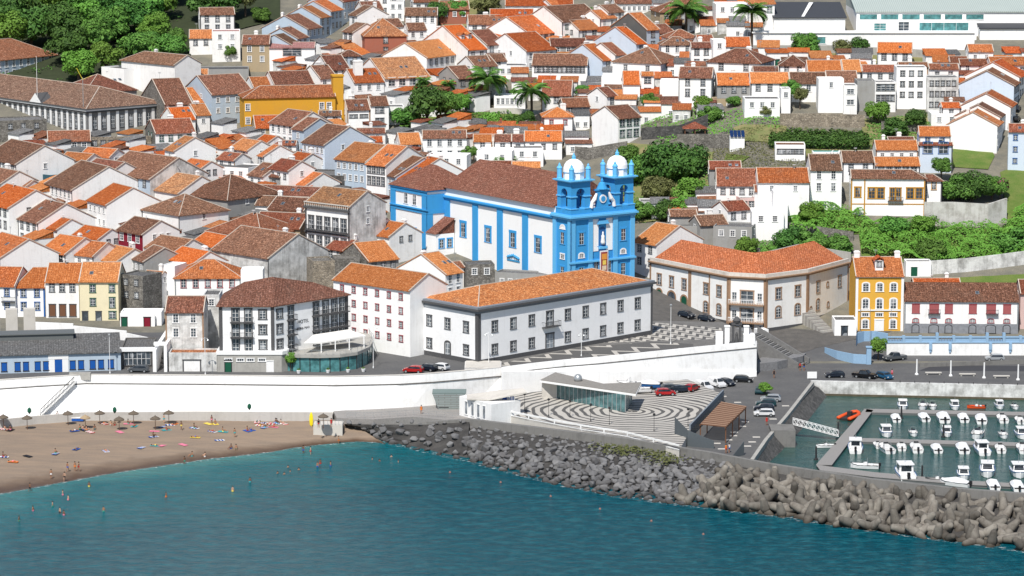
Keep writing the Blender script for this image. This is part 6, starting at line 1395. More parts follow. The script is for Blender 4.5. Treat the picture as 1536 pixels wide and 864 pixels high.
def tree_mesh(kind, var, R_, Hc):
    """crown of radius 1 unit-ish scaled to R_ metres; several lobes"""
    k = (kind, var)
    if k not in _tc:
        rnd = random.Random(hash(k[1])*31+len(kind)+ord(kind[0])); m = MB(); lobes = []
        for i in range(15):
            a = rnd.random()*6.28; e = rnd.uniform(-.35, 1.0); rr = rnd.uniform(.25, .72)*(1-.35*max(0, e)); lobes.append(((cos(a)*rr*5, sin(a)*rr*5, e*2.7), rnd.uniform(1.3, 2.2)))
        for c, r in lobes: leaf_cloud(m, rnd, c, (r, r, r*.8), 380, .29)
        leaf_cloud(m, rnd, (0,0,.1), (3.6,3.6,2.2), 500, .6, .2)
        cr = m.mesh('crown', LEAF[kind]); t = MB(); t.tube([(0,0,-6),(.1,0,-3),(0,.1,-.8)], [.42,.3,.24], 7)
        for i in range(6): c, r = lobes[i]; t.tube([(0,0,-2.2),(c[0]*.45,c[1]*.45,-.6+c[2]*.3),(c[0]*.9,c[1]*.9,c[2])], [.22,.14,.05], 5)
        _tc[k] = (cr, t.mesh('trunk', BARK))
    return _tc[k]
def tree(u, v, h, r, kind, label, name='tree', cat='tree', group=None, base=None):
    p = base or at(u, v); root = empty(name, p, random.random()*6.28, label, cat, group); me = tree_mesh(kind, random.randrange(4), r, h); s = r/5.2
    o = inst('crown', me[0], root, (0,0,h-2.6*s)); sz = max(.95, min(1.3, h/(r*1.45))); o.scale = (s*random.uniform(.9,1.12), s, s*sz); o2 = inst('trunk', me[1], root, (0,0,h-2.6*s)); o2.scale = (s, s, max(s*sz, (h-2.6*s)/5.6)); return root
FG = 'trees of the wood in the upper left'
FL = {'d': 'dark dense broadleaf tree of the wood in the upper left', 'm': 'mid green broadleaf tree of the wood in the upper left', 'l': 'bright green broadleaf tree of the wood in the upper left'}
for i, (u, v, h, r) in enumerate([(118,124,11,6),(105,98,13,7.5),(145,84,13,7),(10,80,14,8),(48,74,14,8),(88,70,14,8),(125,60,13,7.5),(165,66,13,7.5),(5,54,13,8),(35,46,13,8),(72,42,13,8),(110,36,13,8),(150,42,13,8),(190,55,13,7.5),(232,66,11,6),(218,38,13,7.5),(185,28,13,7),(142,18,13,7),(245,30,11,6),(15,22,13,8),(60,16,13,8),(100,8,12,8),(28,2,12,8),(255,8,11,6),(215,6,12,7),(170,0,12,7),(130,-8,12,8),(80,-12,12,8),(10,-16,12,8),(45,-24,12,8),(240,-14,11,7),(258,92,10,5)]):
    k = 'dmld'[(i*7) % 4] if i > 4 else 'ldm'[i % 3]; tree(u, v, h-3, r*1.12, k, FL[k], group=FG)
tree(160,116,9,6.5,'l','round bright tree at the right foot of the wood above the white house')
tree(212,92,8,8,'m','wide round dome shaped tree just above the big plain white house')
tree(268,84,7,4,'m','small tree at the right end of the wood'); tree(302,36,9,6.5,'d','dark tree above the white terraced house'); tree(338,32,9,7,'d','broad dark tree at the top beside the grey wall'); tree(368,26,9,5.5,'o','yellowish tree at the top right of the wood')
tree(392,34,4,4,'m','low green shrubs beside the street wall'); tree(345,92,4,2.6,'m','small courtyard tree before the tall terraced house')
tree(640,196,10.5,7.6,'d','big dark garden tree beside the white cluster of houses'); tree(668,192,9,5,'m','green tree right of the big dark garden tree'); tree(608,192,5,4.5,'m','round bush at the left of the big dark garden tree'); tree(655,206,4,4,'m','low bush under the big dark garden tree')
tree(690,180,6,3.6,'l','light green agave like bush under the date palm'); tree(700,196,4,4,'o','olive bush in the upper garden'); tree(735,196,4,5,'l','pale green bush left in the upper garden row'); tree(762,196,3.5,5,'m','mid green bush in the middle of the upper garden row'); tree(790,190,3.5,3.5,'d','dark bush at the foot of the right hand date palm')
tree(655,38,6,5,'d','dark tree at the top gardens, left'); tree(688,34,6,4.5,'m','green tree in the middle of the top gardens'); tree(728,28,7,5.5,'o','brownish tree at the right of the top gardens'); tree(668,12,6,5,'m','tree at the very top edge of the gardens'); tree(640,20,5,4,'o','olive tree at the left of the top gardens')
tree(705,245,4,2.6,'m','small tree behind the church roof, left'); tree(756,252,3.5,4,'m','round bush behind the church roof')
tree(965,272,5.5,6.5,'m','left one of the large round trees behind the church towers'); tree(1000,272,8,9,'d','largest dark round tree behind the church towers'); tree(1032,268,6.5,7,'d','dark tree at the right of the big round tree mass'); tree(1040,305,5,5.8,'l','bright green tree below the dark round trees'); tree(985,300,5,5.5,'o','dry olive bush under the big round trees')
tree(965,330,4,4,'m','leafy bush beside the church tower'); tree(1000,330,4,4.5,'d','dark bush between tower and concrete cube'); tree(1025,325,4,4,'l','light bush left of the terraces'); tree(940,250,5,4,'m','bush at the left of the round trees')
tree(1208,86,6,5.5,'m','round tree in front of the long white wall'); tree(1316,186,5,4.5,'l','bright bushy tree at the end of the dark hedge'); tree(1185,160,6,3,'m','small tree between the white garden blocks'); tree(1200,164,5,2.6,'o','palm like shrub between the white garden blocks')
tree(1345,205,4,4.5,'d','dark shrub below the garden row'); tree(1372,198,5,4,'d','dark round bush beside the blue door house'); tree(1290,82,4,4,'d','dark low bush in front of the grey concrete wall, left'); tree(1265,84,4,3.5,'o','dry low bush before the grey concrete wall')
tree(1430,302,5.5,5.5,'m','green tree right of the mustard windowed villa'); tree(1458,302,6,6,'d','dark tree in the middle of the group beside the villa'); tree(1488,300,5.5,5,'m','green tree at the right of the group beside the villa'); tree(1500,300,4.5,3,'p','pink flowering bush on the tall retaining wall'); tree(1412,270,5,3.5,'m','small green tree touching the villa side wing')
tree(1317,541,4.2,2.6,'l','small bright green tree on the quay road','tree','tree'); tree(1148,592,2.2,1.8,'l','bright green bush among the parked cars',base=P(1148,592,ZQ)); tree(435,556,3.2,1.5,'l','green bush at the door of the glass restaurant',base=P(436,557,8.7))
tree(1398,388,4,5,'m','bush above the stained white garden wall'); tree(1340,352,4,4.5,'m','rounded bush mass under the villa'); tree(1385,352,4,4,'l','bright bush under the retaining wall'); tree(1215,330,3.5,4.2,'l','bright bush at the left end of the green slope'); 
tree(1185,372,4,5,'d','dark bush beside the stone wall above the palace'); tree(1215,376,4,5,'m','mid green bush above the palace roof'); tree(1120,386,4,4,'l','pale bush by the concrete cube'); tree(1260,378,3.5,4.5,'m','bush at the right above the palace roof'); tree(1520,372,4,6,'m','green bush at the right edge of the slope')
tree(875,150,4,3.2,'m','bush left of the white annex'); tree(975,165,4,3.4,'m','green bush below the white tower annex'); tree(1055,170,4,4,'l','bright bush below the two storey garden house'); tree(1065,182,3.5,4,'m','mid bush beside the tan shed'); tree(885,40,5,3,'m','small tree between roofs near the palm'); tree(1005,38,4,3.4,'m','bushes at the foot of the big palm')
rndg = random.Random(44)
for i, (u, v) in enumerate([(390,150),(470,205),(560,190),(820,160),(770,150),(1320,150),(1395,150),(1150,175),(1100,160),(905,200),(1440,140),(60,250),(330,262),(700,222)]):
    tree(u, v, 2.6, 2.4, 'mdlo'[i % 4], 'small garden shrub in a gap between the houses', 'shrub', 'shrub', group='garden shrubs between the houses')
# ground cover
def cover(name, label, pl, n, size, kind, hmax=.8, seed=1):
    pts = [at(*p) for p in pl]; x0, x1 = min(p.x for p in pts), max(p.x for p in pts); y0, y1 = min(p.y for p in pts), max(p.y for p in pts); rnd = random.Random(seed); m = MB(); k = 0; cc = []
    for _ in range(n//60+3): cc.append((rnd.uniform(x0,x1), rnd.uniform(y0,y1), rnd.uniform(1.5,4), rnd.uniform(.2,1)))
    tries = 0
    while k < n and tries < n*8:
        tries += 1; x, y = rnd.uniform(x0,x1), rnd.uniform(y0,y1)
        if not inpoly(x, y, pts): continue
        hh = max([0]+[hz*(1-((x-a)**2+(y-b)**2)/r**2) for a, b, r, hz in cc])*hmax; z = g(x,y)+.1+hh; nn_ = Vector((rnd.uniform(-.6,.6), rnd.uniform(-.9,.3), 1)).normalized(); t = nn_.orthogonal().normalized(); b = nn_.cross(t); a = rnd.random()*6.28; t, b = t*cos(a)+b*sin(a), b*cos(a)-t*sin(a); q = size*rnd.uniform(.5,1.4); p = Vector((x,y,z))
        m.quad(p-t*q, p-b*q*.7, p+t*q, p+b*q*.7); k += 1
    o = m.build(name, LEAF[kind]); o['kind'] = 'stuff'; return tag(o, label, 'ground cover')
sl = [(1178,345),(1182,318),(1215,304),(1276,318),(1310,337),(1384,342),(1500,345),(1560,300),(1560,392),(1450,396),(1400,402),(1340,392),(1292,385),(1288,352),(1200,360)]
drape('grass', [at(*p)[:2] for p in sl], GRASS, .12, rough=.25); cover('slope_plants', 'dense green creepers and weeds covering the slope below the villa', sl, 26000, .24, 'l', 2.8, 3)
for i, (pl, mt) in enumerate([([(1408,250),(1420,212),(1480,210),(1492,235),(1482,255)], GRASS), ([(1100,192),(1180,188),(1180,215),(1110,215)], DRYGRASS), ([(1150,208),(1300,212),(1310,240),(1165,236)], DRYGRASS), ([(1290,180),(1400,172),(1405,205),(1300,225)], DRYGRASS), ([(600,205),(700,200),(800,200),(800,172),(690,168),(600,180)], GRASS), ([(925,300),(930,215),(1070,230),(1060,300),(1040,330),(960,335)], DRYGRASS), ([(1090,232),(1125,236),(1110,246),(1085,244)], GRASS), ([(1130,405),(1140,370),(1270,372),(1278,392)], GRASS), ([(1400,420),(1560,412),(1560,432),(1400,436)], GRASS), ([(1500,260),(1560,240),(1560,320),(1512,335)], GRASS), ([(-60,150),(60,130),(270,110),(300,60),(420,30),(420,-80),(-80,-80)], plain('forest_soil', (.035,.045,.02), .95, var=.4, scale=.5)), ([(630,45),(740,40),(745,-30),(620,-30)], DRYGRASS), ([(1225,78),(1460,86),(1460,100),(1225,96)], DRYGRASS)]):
    drape('grass', [at(*p)[:2] for p in pl], mt, .14+.02*i, rough=.1)
cover('garden_plants', 'leafy undergrowth among the palms of the upper garden', [(600,205),(700,200),(800,200),(800,172),(690,168),(600,180)], 2600, .3, 'm', 1.5, 5)
cover('undergrowth', 'undergrowth and weeds around the round trees behind the church', [(930,310),(935,235),(1070,240),(1060,300),(1040,330),(960,335)], 4200, .26, 'm', 1.6, 6)
cover('undergrowth', 'low weeds along the terrace above the palace roof', [(1130,400),(1140,365),(1270,366),(1278,392)], 3400, .24, 'm', 1.2, 7)
cover('undergrowth', 'scrub below the dark hedge and the stone walls', [(1100,212),(1100,192),(1300,196),(1310,222),(1200,222)], 1600, .24, 'o', .8, 8)
cover('undergrowth', 'weeds and garden plants below the garden row in the upper right', [(960,200),(965,165),(1100,168),(1170,176),(1170,205),(1000,215)], 3600, .26, 'l', 1.2, 18)
cover('undergrowth', 'weeds and rough grass between pavilion, hut and pool', [(1065,255),(1070,222),(1160,214),(1165,240),(1290,238),(1290,228),(1310,240),(1290,250),(1100,262)], 3000, .2, 'o', .7, 19)
cover('undergrowth', 'green verge beside the big white gables', [(1300,225),(1300,182),(1400,176),(1400,205)], 2200, .25, 'm', 1.0, 20)
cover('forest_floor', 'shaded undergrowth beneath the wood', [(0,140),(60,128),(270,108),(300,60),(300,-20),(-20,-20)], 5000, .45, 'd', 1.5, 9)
# hedge of conifers
A, B_ = at(1160,224), at(1296,226); hd = empty('hedge', A, 0, 'long dark green conifer hedge with a ragged top behind the pool', 'hedge'); m = MB(); rh = random.Random(3); n = 26
for i in range(n): c = A.lerp(B_, i/(n-1))-A; c.z = g(A.x+c.x, A.y+c.y)-A.z; hh = rh.uniform(4.2,5.4); leaf_cloud(m, rh, (c.x,c.y,hh*.5), (1.4,1.0,hh*.55), 420, .34, .5)
m.build('foliage', LEAF['d'], hd); m = MB()
for i in range(0,n,3): c = A.lerp(B_, i/(n-1))-A; m.tube([(c.x,c.y,g(A.x+c.x,A.y+c.y)-A.z-.5),(c.x,c.y,3)], .12, 5)
m.build('stem', BARK, hd)
# palms
def palm(u, v, h, r, label, base=None, nf=38):
    p = base or at(u, v); root = empty('palm_tree', p, 0, label, 'palm'); rnd = random.Random(int(u*3+v)); m = MB(); m.tube([(0,0,-.5),(.1,0,h*.5),(0,.05,h)], [.45,.34,.4], 9); m.build('trunk', BARK, root); m = MB()
    for i in range(nf):
        a = i*2.4+rnd.random()*.3; el = R(rnd.choice((70,50,30,12,-5))+rnd.uniform(-8,8)); pr_ = []; L_ = r*rnd.uniform(.85,1.1)
        for k in range(7):
            s_ = k/6*L_; ang = el - (k/6)**1.5*R(75); 
            pr_.append((s_,)) 
        x = z = 0; pts_ = [(0,0)]
        for k in range(6): ang = el - (k/5)*R(85); x += cos(ang)*L_/6; z += sin(ang)*L_/6; pts_.append((x,z))
        ca, sa = cos(a), sin(a)
        for k in range(6):
            for j in range(3):
                f = (k+j/3)/6; x0_ = pts_[k][0]+(pts_[k+1][0]-pts_[k][0])*j/3; z0_ = pts_[k][1]+(pts_[k+1][1]-pts_[k][1])*j/3; wl_ = r*.27*math.sin(pi*min(1, f*.85+.12))
                for sg_ in (1,-1):
                    q0 = Vector((ca*x0_, sa*x0_, h+z0_)); tip = q0 + Vector((-sa*sg_, ca*sg_, 0))*wl_ + Vector((ca,sa,0))*wl_*.55 - Vector((0,0,wl_*.45)); e_ = Vector((ca,sa,0))*r*.028; m.quad(q0-e_*1.5, tip, q0+e_*1.5)
    m.build('crown', LEAF['m'], root); return root
palm(1127,74,10.5,6.2,'tall slender palm in front of the white hall'); palm(1029,50,6.5,7.4,'broad date palm with a thick crown at the top'); palm(731,156,7,7,'broad date palm above the upper garden'); palm(797,182,8,6.4,'date palm left of the white house with the brown door'); palm(636,150,5,3,'small palm beside the big dark garden tree'); palm(672,152,4.6,3,'second small palm right of the first near the mottled roof'); palm(698,172,4.5,2.8,'slender dark palm in the upper garden')
# ------------------------------------------------------------------ rocks and tetrapods
rm, nt, bs = newmat('basalt_rock'); tc = N(nt, 'ShaderNodeTexCoord'); oi = N(nt, 'ShaderNodeObjectInfo'); n1 = noise(nt, tc.outputs['Object'], 1.6, 5, .7); ge = N(nt, 'ShaderNodeNewGeometry'); sp = N(nt, 'ShaderNodeSeparateXYZ'); nt.links.new(ge.outputs['Position'], sp.inputs[0])
rnl = noise(nt, mapping(nt, ge.outputs['Position'], (.5,.5,.5)), 1, 2)
c = mix(nt, n1.outputs[0], (.085,.085,.088), (.22,.22,.225)); c = mix(nt, ramp(nt, rnl.outputs[0], [(.4,.55),(.65,0)]), c, (.06,.055,.052)); c = mix(nt, ramp(nt, oi.outputs['Random'], [(0,.5),(.5,0),(.92,0),(1,.5)]), c, (.27,.265,.26)); c = mix(nt, ramp(nt, sp.outputs[2], [(.0,1),(.9,0)]), c, (.025,.02,.016))
nt.links.new(c, bs.inputs['Base Color']); bs.inputs['Roughness'].default_value = .85; bump(nt, bs, n1.outputs[0], .8, .12)
def rock_mesh(seed):
    rnd = random.Random(seed); bm = bmesh.new()
    for _ in range(16):
        d = Vector((rnd.gauss(0,1), rnd.gauss(0,1), rnd.gauss(0,1))).normalized(); bm.verts.new((d.x*1.0*rnd.uniform(.85,1.1), d.y*.85*rnd.uniform(.85,1.1), d.z*.68*rnd.uniform(.85,1.1)))
    r_ = bmesh.ops.convex_hull(bm, input=bm.verts); bmesh.ops.delete(bm, geom=[v_ for v_ in bm.verts if not v_.link_faces], context='VERTS')
    bmesh.ops.bevel(bm, geom=bm.edges[:], offset=.07, segments=1, affect='EDGES'); me = bpy.data.meshes.new('boulder'); bm.to_mesh(me); bm.free(); me.materials.append(rm); return me
RK = [rock_mesh(i) for i in range(10)]
def slope_pt(i, f, t):
    a = crest[i].lerp(crest[i+1], t); c = water[i].lerp(water[i+1], t); return Vector((a.x+(c.x-a.x)*f, a.y+(c.y-a.y)*f, (a.z-(1.5 if i > 2 else .3))*(1-f)-.25*f))
rb = random.Random(11); cand = []
for i in range(len(crest)-1):
    Lx = (crest[i+1]-crest[i]).length
    if crest[i].x > 52: continue
    n = int(Lx/1.55)
    for k in range(n):
        W_ = (water[i]-crest[i]).length; nw_ = max(2, int(W_/1.45))
        for j in range(nw_+1):
            f = (j+rb.uniform(-.35,.35))/nw_; p = slope_pt(i, min(1.03, f+.02), (k+rb.random())/n); u_, v_ = proj(p)
            if u_ > 1120 or (u_ > 1000 and f > 1.7-(u_-1000)/100*1.5) : continue
            s_ = rb.uniform(.62, 1.05) if f > .25 else rb.uniform(.35,.75); cand.append((p, s_, f))
vis = sorted([c_ for c_ in cand], key=lambda c_: -c_[1]*(1+.5*c_[2])); big = vis[:300]; rest = vis[300:]
for p, s_, f in big:
    o = bpy.data.objects.new('boulder', rb.choice(RK)); col.objects.link(o); o.location = p+Vector((0,0,.25)); o.rotation_euler = (rb.uniform(-.6,.6), rb.uniform(-.6,.6), rb.random()*6.28); o.scale = (s_*1.15,)*3; tag(o, 'large angular grey basalt boulder on the breakwater slope', 'boulder', 'boulders piled along the breakwater')
bmv = []; m = MB()
for p, s_, f in rest:
    me = rb.choice(RK); M_ = Matrix.Translation(p+Vector((0,0,.1))) @ Matrix.Rotation(rb.random()*6.28, 4, 'Z') @ Matrix.Rotation(rb.uniform(-.6,.6), 4, 'X') @ Matrix.Scale(s_*1.1, 4); n = len(m.v); m.v += [tuple(M_ @ v_.co) for v_ in me.vertices]
    for q in me.polygons: m.f.append(tuple(n+i_ for i_ in q.vertices)); m.m.append(0)
o = m.build('boulder_pile', rm); o['kind'] = 'stuff'; tag(o, 'smaller dark boulders filling the breakwater slope', 'boulders')
fm, nt, bs = newmat('foam'); ge = N(nt, 'ShaderNodeNewGeometry'); nf = noise(nt, mapping(nt, ge.outputs['Position'], (.8,1.6,1)), 1, 6, .75); bs.inputs['Base Color'].default_value = (.75,.8,.8,1); nt.links.new(ramp(nt, nf.outputs[0], [(.54,0),(.66,.85)]), bs.inputs['Alpha'])
for ln_, wd_, tg in ((shore, 1.3, 0), (water, 2.2, 0)):
    m = MB(); L2 = [ln_[0]+(ln_[1]-ln_[0])*0] + list(ln_[1:])
    for a, c in zip(L2, L2[1:]): m.quad((a.x,a.y-wd_,.035),(c.x,c.y-wd_,.035),(c.x,c.y+.5,.035),(a.x,a.y+.5,.035))
    o = struct(m.build('foam', fm))
# moss on the upper slope
m = MB(); rm2 = random.Random(9)
for cx_, cy_ in ((915,668),(950,672),(975,676),(990,682),(930,676),(1000,690)):
    c = P(cx_, cy_, 3.0)
    for _ in range(160): p = c+Vector((rm2.gauss(0,1.7), rm2.gauss(0,1.7), rm2.uniform(-.3,.35))); q = rm2.uniform(.1,.3); m.quad(p+Vector((-q,0,0)), p+Vector((0,-q,.1)), p+Vector((q,0,.05)), p+Vector((0,q,.12)))
o = m.build('moss', LEAF['o']); o['kind'] = 'stuff'; tag(o, 'yellow green succulents growing on the top of the rock slope', 'plants')
tmm = wallmat('tetrapod_concrete', (.22,.203,.175), .8, (.07,.055,.045), .42)
nt_ = tmm.node_tree; bs_ = nt_.nodes['Principled BSDF']; lk = bs_.inputs['Base Color'].links[0].from_socket; ge = N(nt_, 'ShaderNodeNewGeometry'); sp = N(nt_, 'ShaderNodeSeparateXYZ'); nt_.links.new(ge.outputs['Position'], sp.inputs[0]); oi = N(nt_, 'ShaderNodeObjectInfo'); hs_ = N(nt_, 'ShaderNodeHueSaturation'); nt_.links.new(lk, hs_.inputs['Color']); nt_.links.new(math_(nt_, 'ADD', math_(nt_, 'MULTIPLY', oi.outputs['Random'], .75), .5), hs_.inputs['Value']); lk = hs_.outputs[0]; nt_.links.new(mix(nt_, ramp(nt_, sp.outputs[2], [(.0,1),(.95,0)]), lk, (.045,.035,.025)), bs_.inputs['Base Color'])
def tetra(seed):
    m = MB(); rnd = random.Random(seed); ds = [Vector((0,0,1))] + [Vector((cos(a)*.943, sin(a)*.943, -.333)) for a in (0,2.094,4.189)]
    for d in ds: m.tube([d*0.0, d*.55, d*1.45, d*1.62], [.55,.48,.31,.20], 10)
    return m.mesh('tetrapod', tmm, smooth=True)
TT = tetra(1)
rt = random.Random(21)
for i in range(len(crest)-1):
    a_, b_ = crest[i], crest[i+1]
    if a_.x < 20: continue
    Lx = (b_-a_).length; n = max(1, int(Lx/2.6))
    for k in range(n):
        W_ = (water[i]-crest[i]).length; nw_ = max(3, int(W_/2.9))
        for j in range(nw_+1):
            f = (j+rt.uniform(-.3,.3))/nw_; t = (k+rt.random())/n; p = slope_pt(i, max(.05, min(1.0, .06+f*.94)), t); u_, v_ = proj(p)
            if u_ < 1085 and (f < 1.45-(u_-965)/120*1.2): continue
            o = bpy.data.objects.new('tetrapod', TT); col.objects.link(o); o.location = p+Vector((0,0,.2-max(0,.45-f)*2.6+rt.uniform(-.1,.45))); o.rotation_euler = (rt.random()*6.28, rt.random()*6.28, rt.random()*6.28); s_ = rt.uniform(1.6,1.9); o.scale = (s_,)*3
            tag(o, 'brownish grey concrete tetrapod in the breakwater armour', 'tetrapod', 'tetrapods heaped along the breakwater')
# ------------------------------------------------------------------ cars
CP = {}
def cpaint(n, c):
    if n not in CP: CP[n] = plain('car_paint_'+n, c, .28, .2, var=.03, spec=.6)
    return CP[n]
cols_ = {'red': (.42,.012,.012), 'dark': (.012,.018,.032), 'white': (.75,.75,.75), 'blue': (.02,.10,.20), 'grey': (.09,.10,.11), 'teal': (.012,.05,.06), 'silver': (.35,.37,.39), 'black': (.008,.008,.01)}
CG = glassmat('car_glass', (.012,.016,.02), .05); TYRE = plain('tyre', (.015,.015,.015), .8); LAMP = plain('headlamp', (.7,.7,.68), .2); TAIL = plain('tail_lamp', (.35,.01,.01), .3)
_car = {}
def car_meshes(kind):
    if kind in _car: return _car[kind]
    K_ = {'hatch': [(-2.0,.35),(-2.05,.75),(-1.95,1.0),(-1.55,1.42),(-.3,1.47),(.55,1.38),(1.05,.98),(1.85,.82),(2.0,.6),(2.0,.3)], 'van': [(-2.4,.35),(-2.45,1.0),(-2.4,1.75),(-2.1,1.9),(.8,1.9),(1.5,1.2),(2.2,1.0),(2.35,.7),(2.35,.3)], 'pickup': [(-2.6,.4),(-2.65,1.0),(-1.0,1.02),(-.85,1.7),(.55,1.72),(1.1,1.1),(2.4,1.0),(2.55,.75),(2.55,.35)]}[kind]
    m = MB(); ys = [(-.88,0),(-.72,1),(.72,1),(.88,0)]; n = len(K_); hw = lambda z: .88 if z < .95 else .88-(z-.95)*.32; zt_ = max(z for x, z in K_)
    A_ = [(x, -hw(z), z) for x, z in K_]; B_ = [(x, hw(z), z) for x, z in K_]
    m.v = A_+B_; m.f = [tuple(range(n)), tuple(reversed(range(n, 2*n)))] + [(i+1 if i+1 < n else 0, i, n+i, n+(i+1 if i+1 < n else 0)) for i in range(n)]; m.m = [0]*len(m.f)
    me = m.mesh('body', WHITE); bm = bmesh.new(); bm.from_mesh(me); bmesh.ops.recalc_face_normals(bm, faces=bm.faces[:]); bmesh.ops.bevel(bm, geom=bm.edges[:], offset=.06, segments=2, affect='EDGES'); bm.to_mesh(me); bm.free()
    g_ = MB(); x0, x1 = {'hatch': (-1.6,.62), 'van': (.0,.95), 'pickup': (-.8,.62)}[kind]
    for s_ in (-1,1):
        zb_ = .98 if kind != 'van' else 1.15; z1 = zt_-.13; g_.quad((x0-.1, s_*(hw(zb_)+.012), zb_), (x1+.42, s_*(hw(zb_)+.012), zb_), (x1-.05, s_*(hw(z1)+.014), z1), (x0+.12, s_*(hw(z1)+.014), z1))
    def lerpz(x):
        for (a, b), (c, d) in zip(K_[2:], K_[3:]):
            if a <= x <= c: return b+(d-b)*(x-a)/(c-a+1e-6)
        return 1
    wx = [(p, q) for p, q in zip(K_, K_[1:]) if p[1] > 1.15 and q[1] <= 1.25 and q[0] > 0][0]; (xa, za), (xb, zb_) = wx; l_ = lambda f: (xa+(xb-xa)*f, za+(zb_-za)*f); p, q = l_(.1), l_(.92); o_ = .03
    g_.quad((p[0]+o_, -hw(p[1])+.1, p[1]+o_), (q[0]+o_, -hw(q[1])+.1, q[1]+o_), (q[0]+o_, hw(q[1])-.1, q[1]+o_), (p[0]+o_, hw(p[1])-.1, p[1]+o_))
    if kind == 'hatch': g_.quad((-1.97-.0,-.66,1.05),(-1.97,.66,1.05),(-1.64,.6,1.38),(-1.64,-.6,1.38))
    if kind == 'pickup': g_.quad((-1.03,-.7,1.1),(-1.03,.7,1.1),(-.9,.62,1.6),(-.9,-.62,1.6))
    xl = K_[-1][0]; w_ = MB(); w_.tube([(0,-.11,0),(0,.11,0)], .33, 16, m=0); w_.tube([(0,-.125,0),(0,.125,0)], .2, 10, m=1)
    l2 = MB(); l2.box(-.03,-.16,-.08,.05,.16,.08); _car[kind] = (me, g_.mesh('window', CG), w_.mesh('wheel', [TYRE, STEEL]), l2.mesh('headlight', LAMP), K_); return _car[kind]
_cb = {}
def car(kind, colr, p, rz, label, group=None):
    me, gl, wh_, lt, K_ = car_meshes(kind); k = (kind, colr)
    if k not in _cb: b = me.copy(); b.materials.clear(); b.materials.append(cpaint(colr, cols_[colr])); _cb[k] = b
    root = empty('parked_car' if kind == 'hatch' else kind, p, R(rz), label, 'car' if kind == 'hatch' else kind, group); inst('body', _cb[k], root); inst('window', gl, root)
    for x in ((-1.3,1.3) if kind == 'hatch' else (-1.5,1.5)):
        for y in (-.8,.8): inst('wheel', wh_, root, (x,y,.33))
    for y in (-.62,.62): inst('headlight', lt, root, (K_[-2][0]-.01,y,.68))
    return root
for kind, colr, u, v, z, rz, lab in [('hatch','grey',208,558,8.7,175,'grey hatchback on the street before the dark glazed building'),('hatch','red',620,559,8.7,165,'red hatchback parked on the street left of the customs house'),('hatch','dark',641,556,8.7,150,'dark blue hatchback between the red and the white car'),('hatch','white',659,555,8.7,150,'white hatchback nearest the customs house'),
  ('hatch','red',998,593,4.25,10,'bright red car on the plaza behind the pavilion'),('hatch','grey',1006,586,4.25,15,'grey car just behind the bright red one'),('hatch','dark',1022,588,4.25,20,'dark blue car right of the bright red one'),('hatch','red',1038,586,4.25,60,'dark red car beside the white van'),('van','white',1056,585,ZQ,-60,'white delivery van parked by the lower white wall'),('van','white',1075,580,ZQ,-60,'white van with dark windscreen, right one of two'),('hatch','dark',1090,578,ZQ,-55,'dark estate car beside the white vans'),('hatch','black',1115,573,ZQ,-10,'black car at the right end of the row by the wall'),
  ('hatch','teal',1140,590,ZQ,80,'dark green car behind the bush in the right hand row'),('hatch','silver',1156,602,ZQ,175,'silver car, farthest of the stack below the bush'),('hatch','teal',1149,609,ZQ,175,'dark teal car in the middle of the right hand row'),('hatch','dark',1146,616,ZQ,175,'dark car next to the nearest white one'),('hatch','white',1146,624,ZQ,178,'white hatchback nearest the camera in the parking row'),
  ('hatch','dark',1252,566,ZQ,185,'black hatchback on the quay, left of three'),('pickup','black',1297,567,ZQ,-30,'black pickup on the quay, middle of three'),('hatch','blue',1327,568,ZQ,-60,'blue hatchback on the quay, right of three'),('pickup','grey',1342,540,None,205,'grey pickup under the small quay tree'),('hatch','silver',1492,541,None,180,'silver hatchback below the balustrade wall'),
  ('hatch','black',1240,303,None,20,'black hatchback parked beside the white four windowed house'),('hatch','grey',1217,305,None,25,'dark grey car half hidden behind the black hatchback'),('hatch','blue',1144,66,None,5,'blue car in front of the long white wall, left'),('hatch','teal',1165,67,None,5,'dark green car in front of the long white wall, right'),
  ('hatch','dark',1030,476,None,-45,'dark car on the cobbled street before the palace'),('hatch','dark',1525,166,None,70,'dark blue car climbing street at the right edge'),('hatch','black',1524,182,None,70,'black car lowest in the steep right hand street'),('hatch','dark',1060,482,None,-45,'dark car partly hidden behind the monument'),('hatch','dark',512,84,None,70,'dark car parked in the steep street at the top')]:
    car(kind, colr, P(u, v, z) if z is not None else at(u, v, .15), rz, lab)
# ------------------------------------------------------------------ pontoons and boats
DECK = plain('grey_decking', (.26,.25,.24), .9, var=.3, scale=4); FEND = plain('pontoon_float', (.12,.13,.13), .8)
def pont(label, pl, z=.55, nm='pontoon'):
    pts = XY(pl, z); root = empty(nm, pts[0], 0, label, 'pontoon'); q = [(p-pts[0])[:2] for p in pts]; m = MB(); m.prism(q, -.12, 0); m.build('deck', DECK, root); c_ = sum((Vector((*a, 0)) for a in q), Vector())/len(q); m = MB(); m.prism([(c_+(Vector((*a,0))-c_)*.97)[:2] for a in q], -.8, -.12); m.build('float', FEND, root); return root
pont('broad grey main pontoon running down from the quay', [(1297,613),(1310,615),(1248,697),(1224,697)])
pont('far narrow finger pontoon with boats on both sides', [(1300,613),(1545,618),(1545,623),(1298,618)]); pont('middle narrow finger pontoon of the marina', [(1294,657),(1545,664),(1545,669),(1290,662)]); pont('near pontoon along the breakwater wall', [(1224,697),(1310,708),(1440,720),(1545,726),(1545,731),(1440,726),(1310,715),(1230,705)])
root = empty('gangway', P(1190,640,2.6), 0, 'white lattice gangway from the bank to the main pontoon', 'gangway'); A, B_ = P(1190,637,2.6), P(1258,655,.7); o = root.location.copy(); m = MB(); d = B_-A; sd = Vector((0,1.3,0))
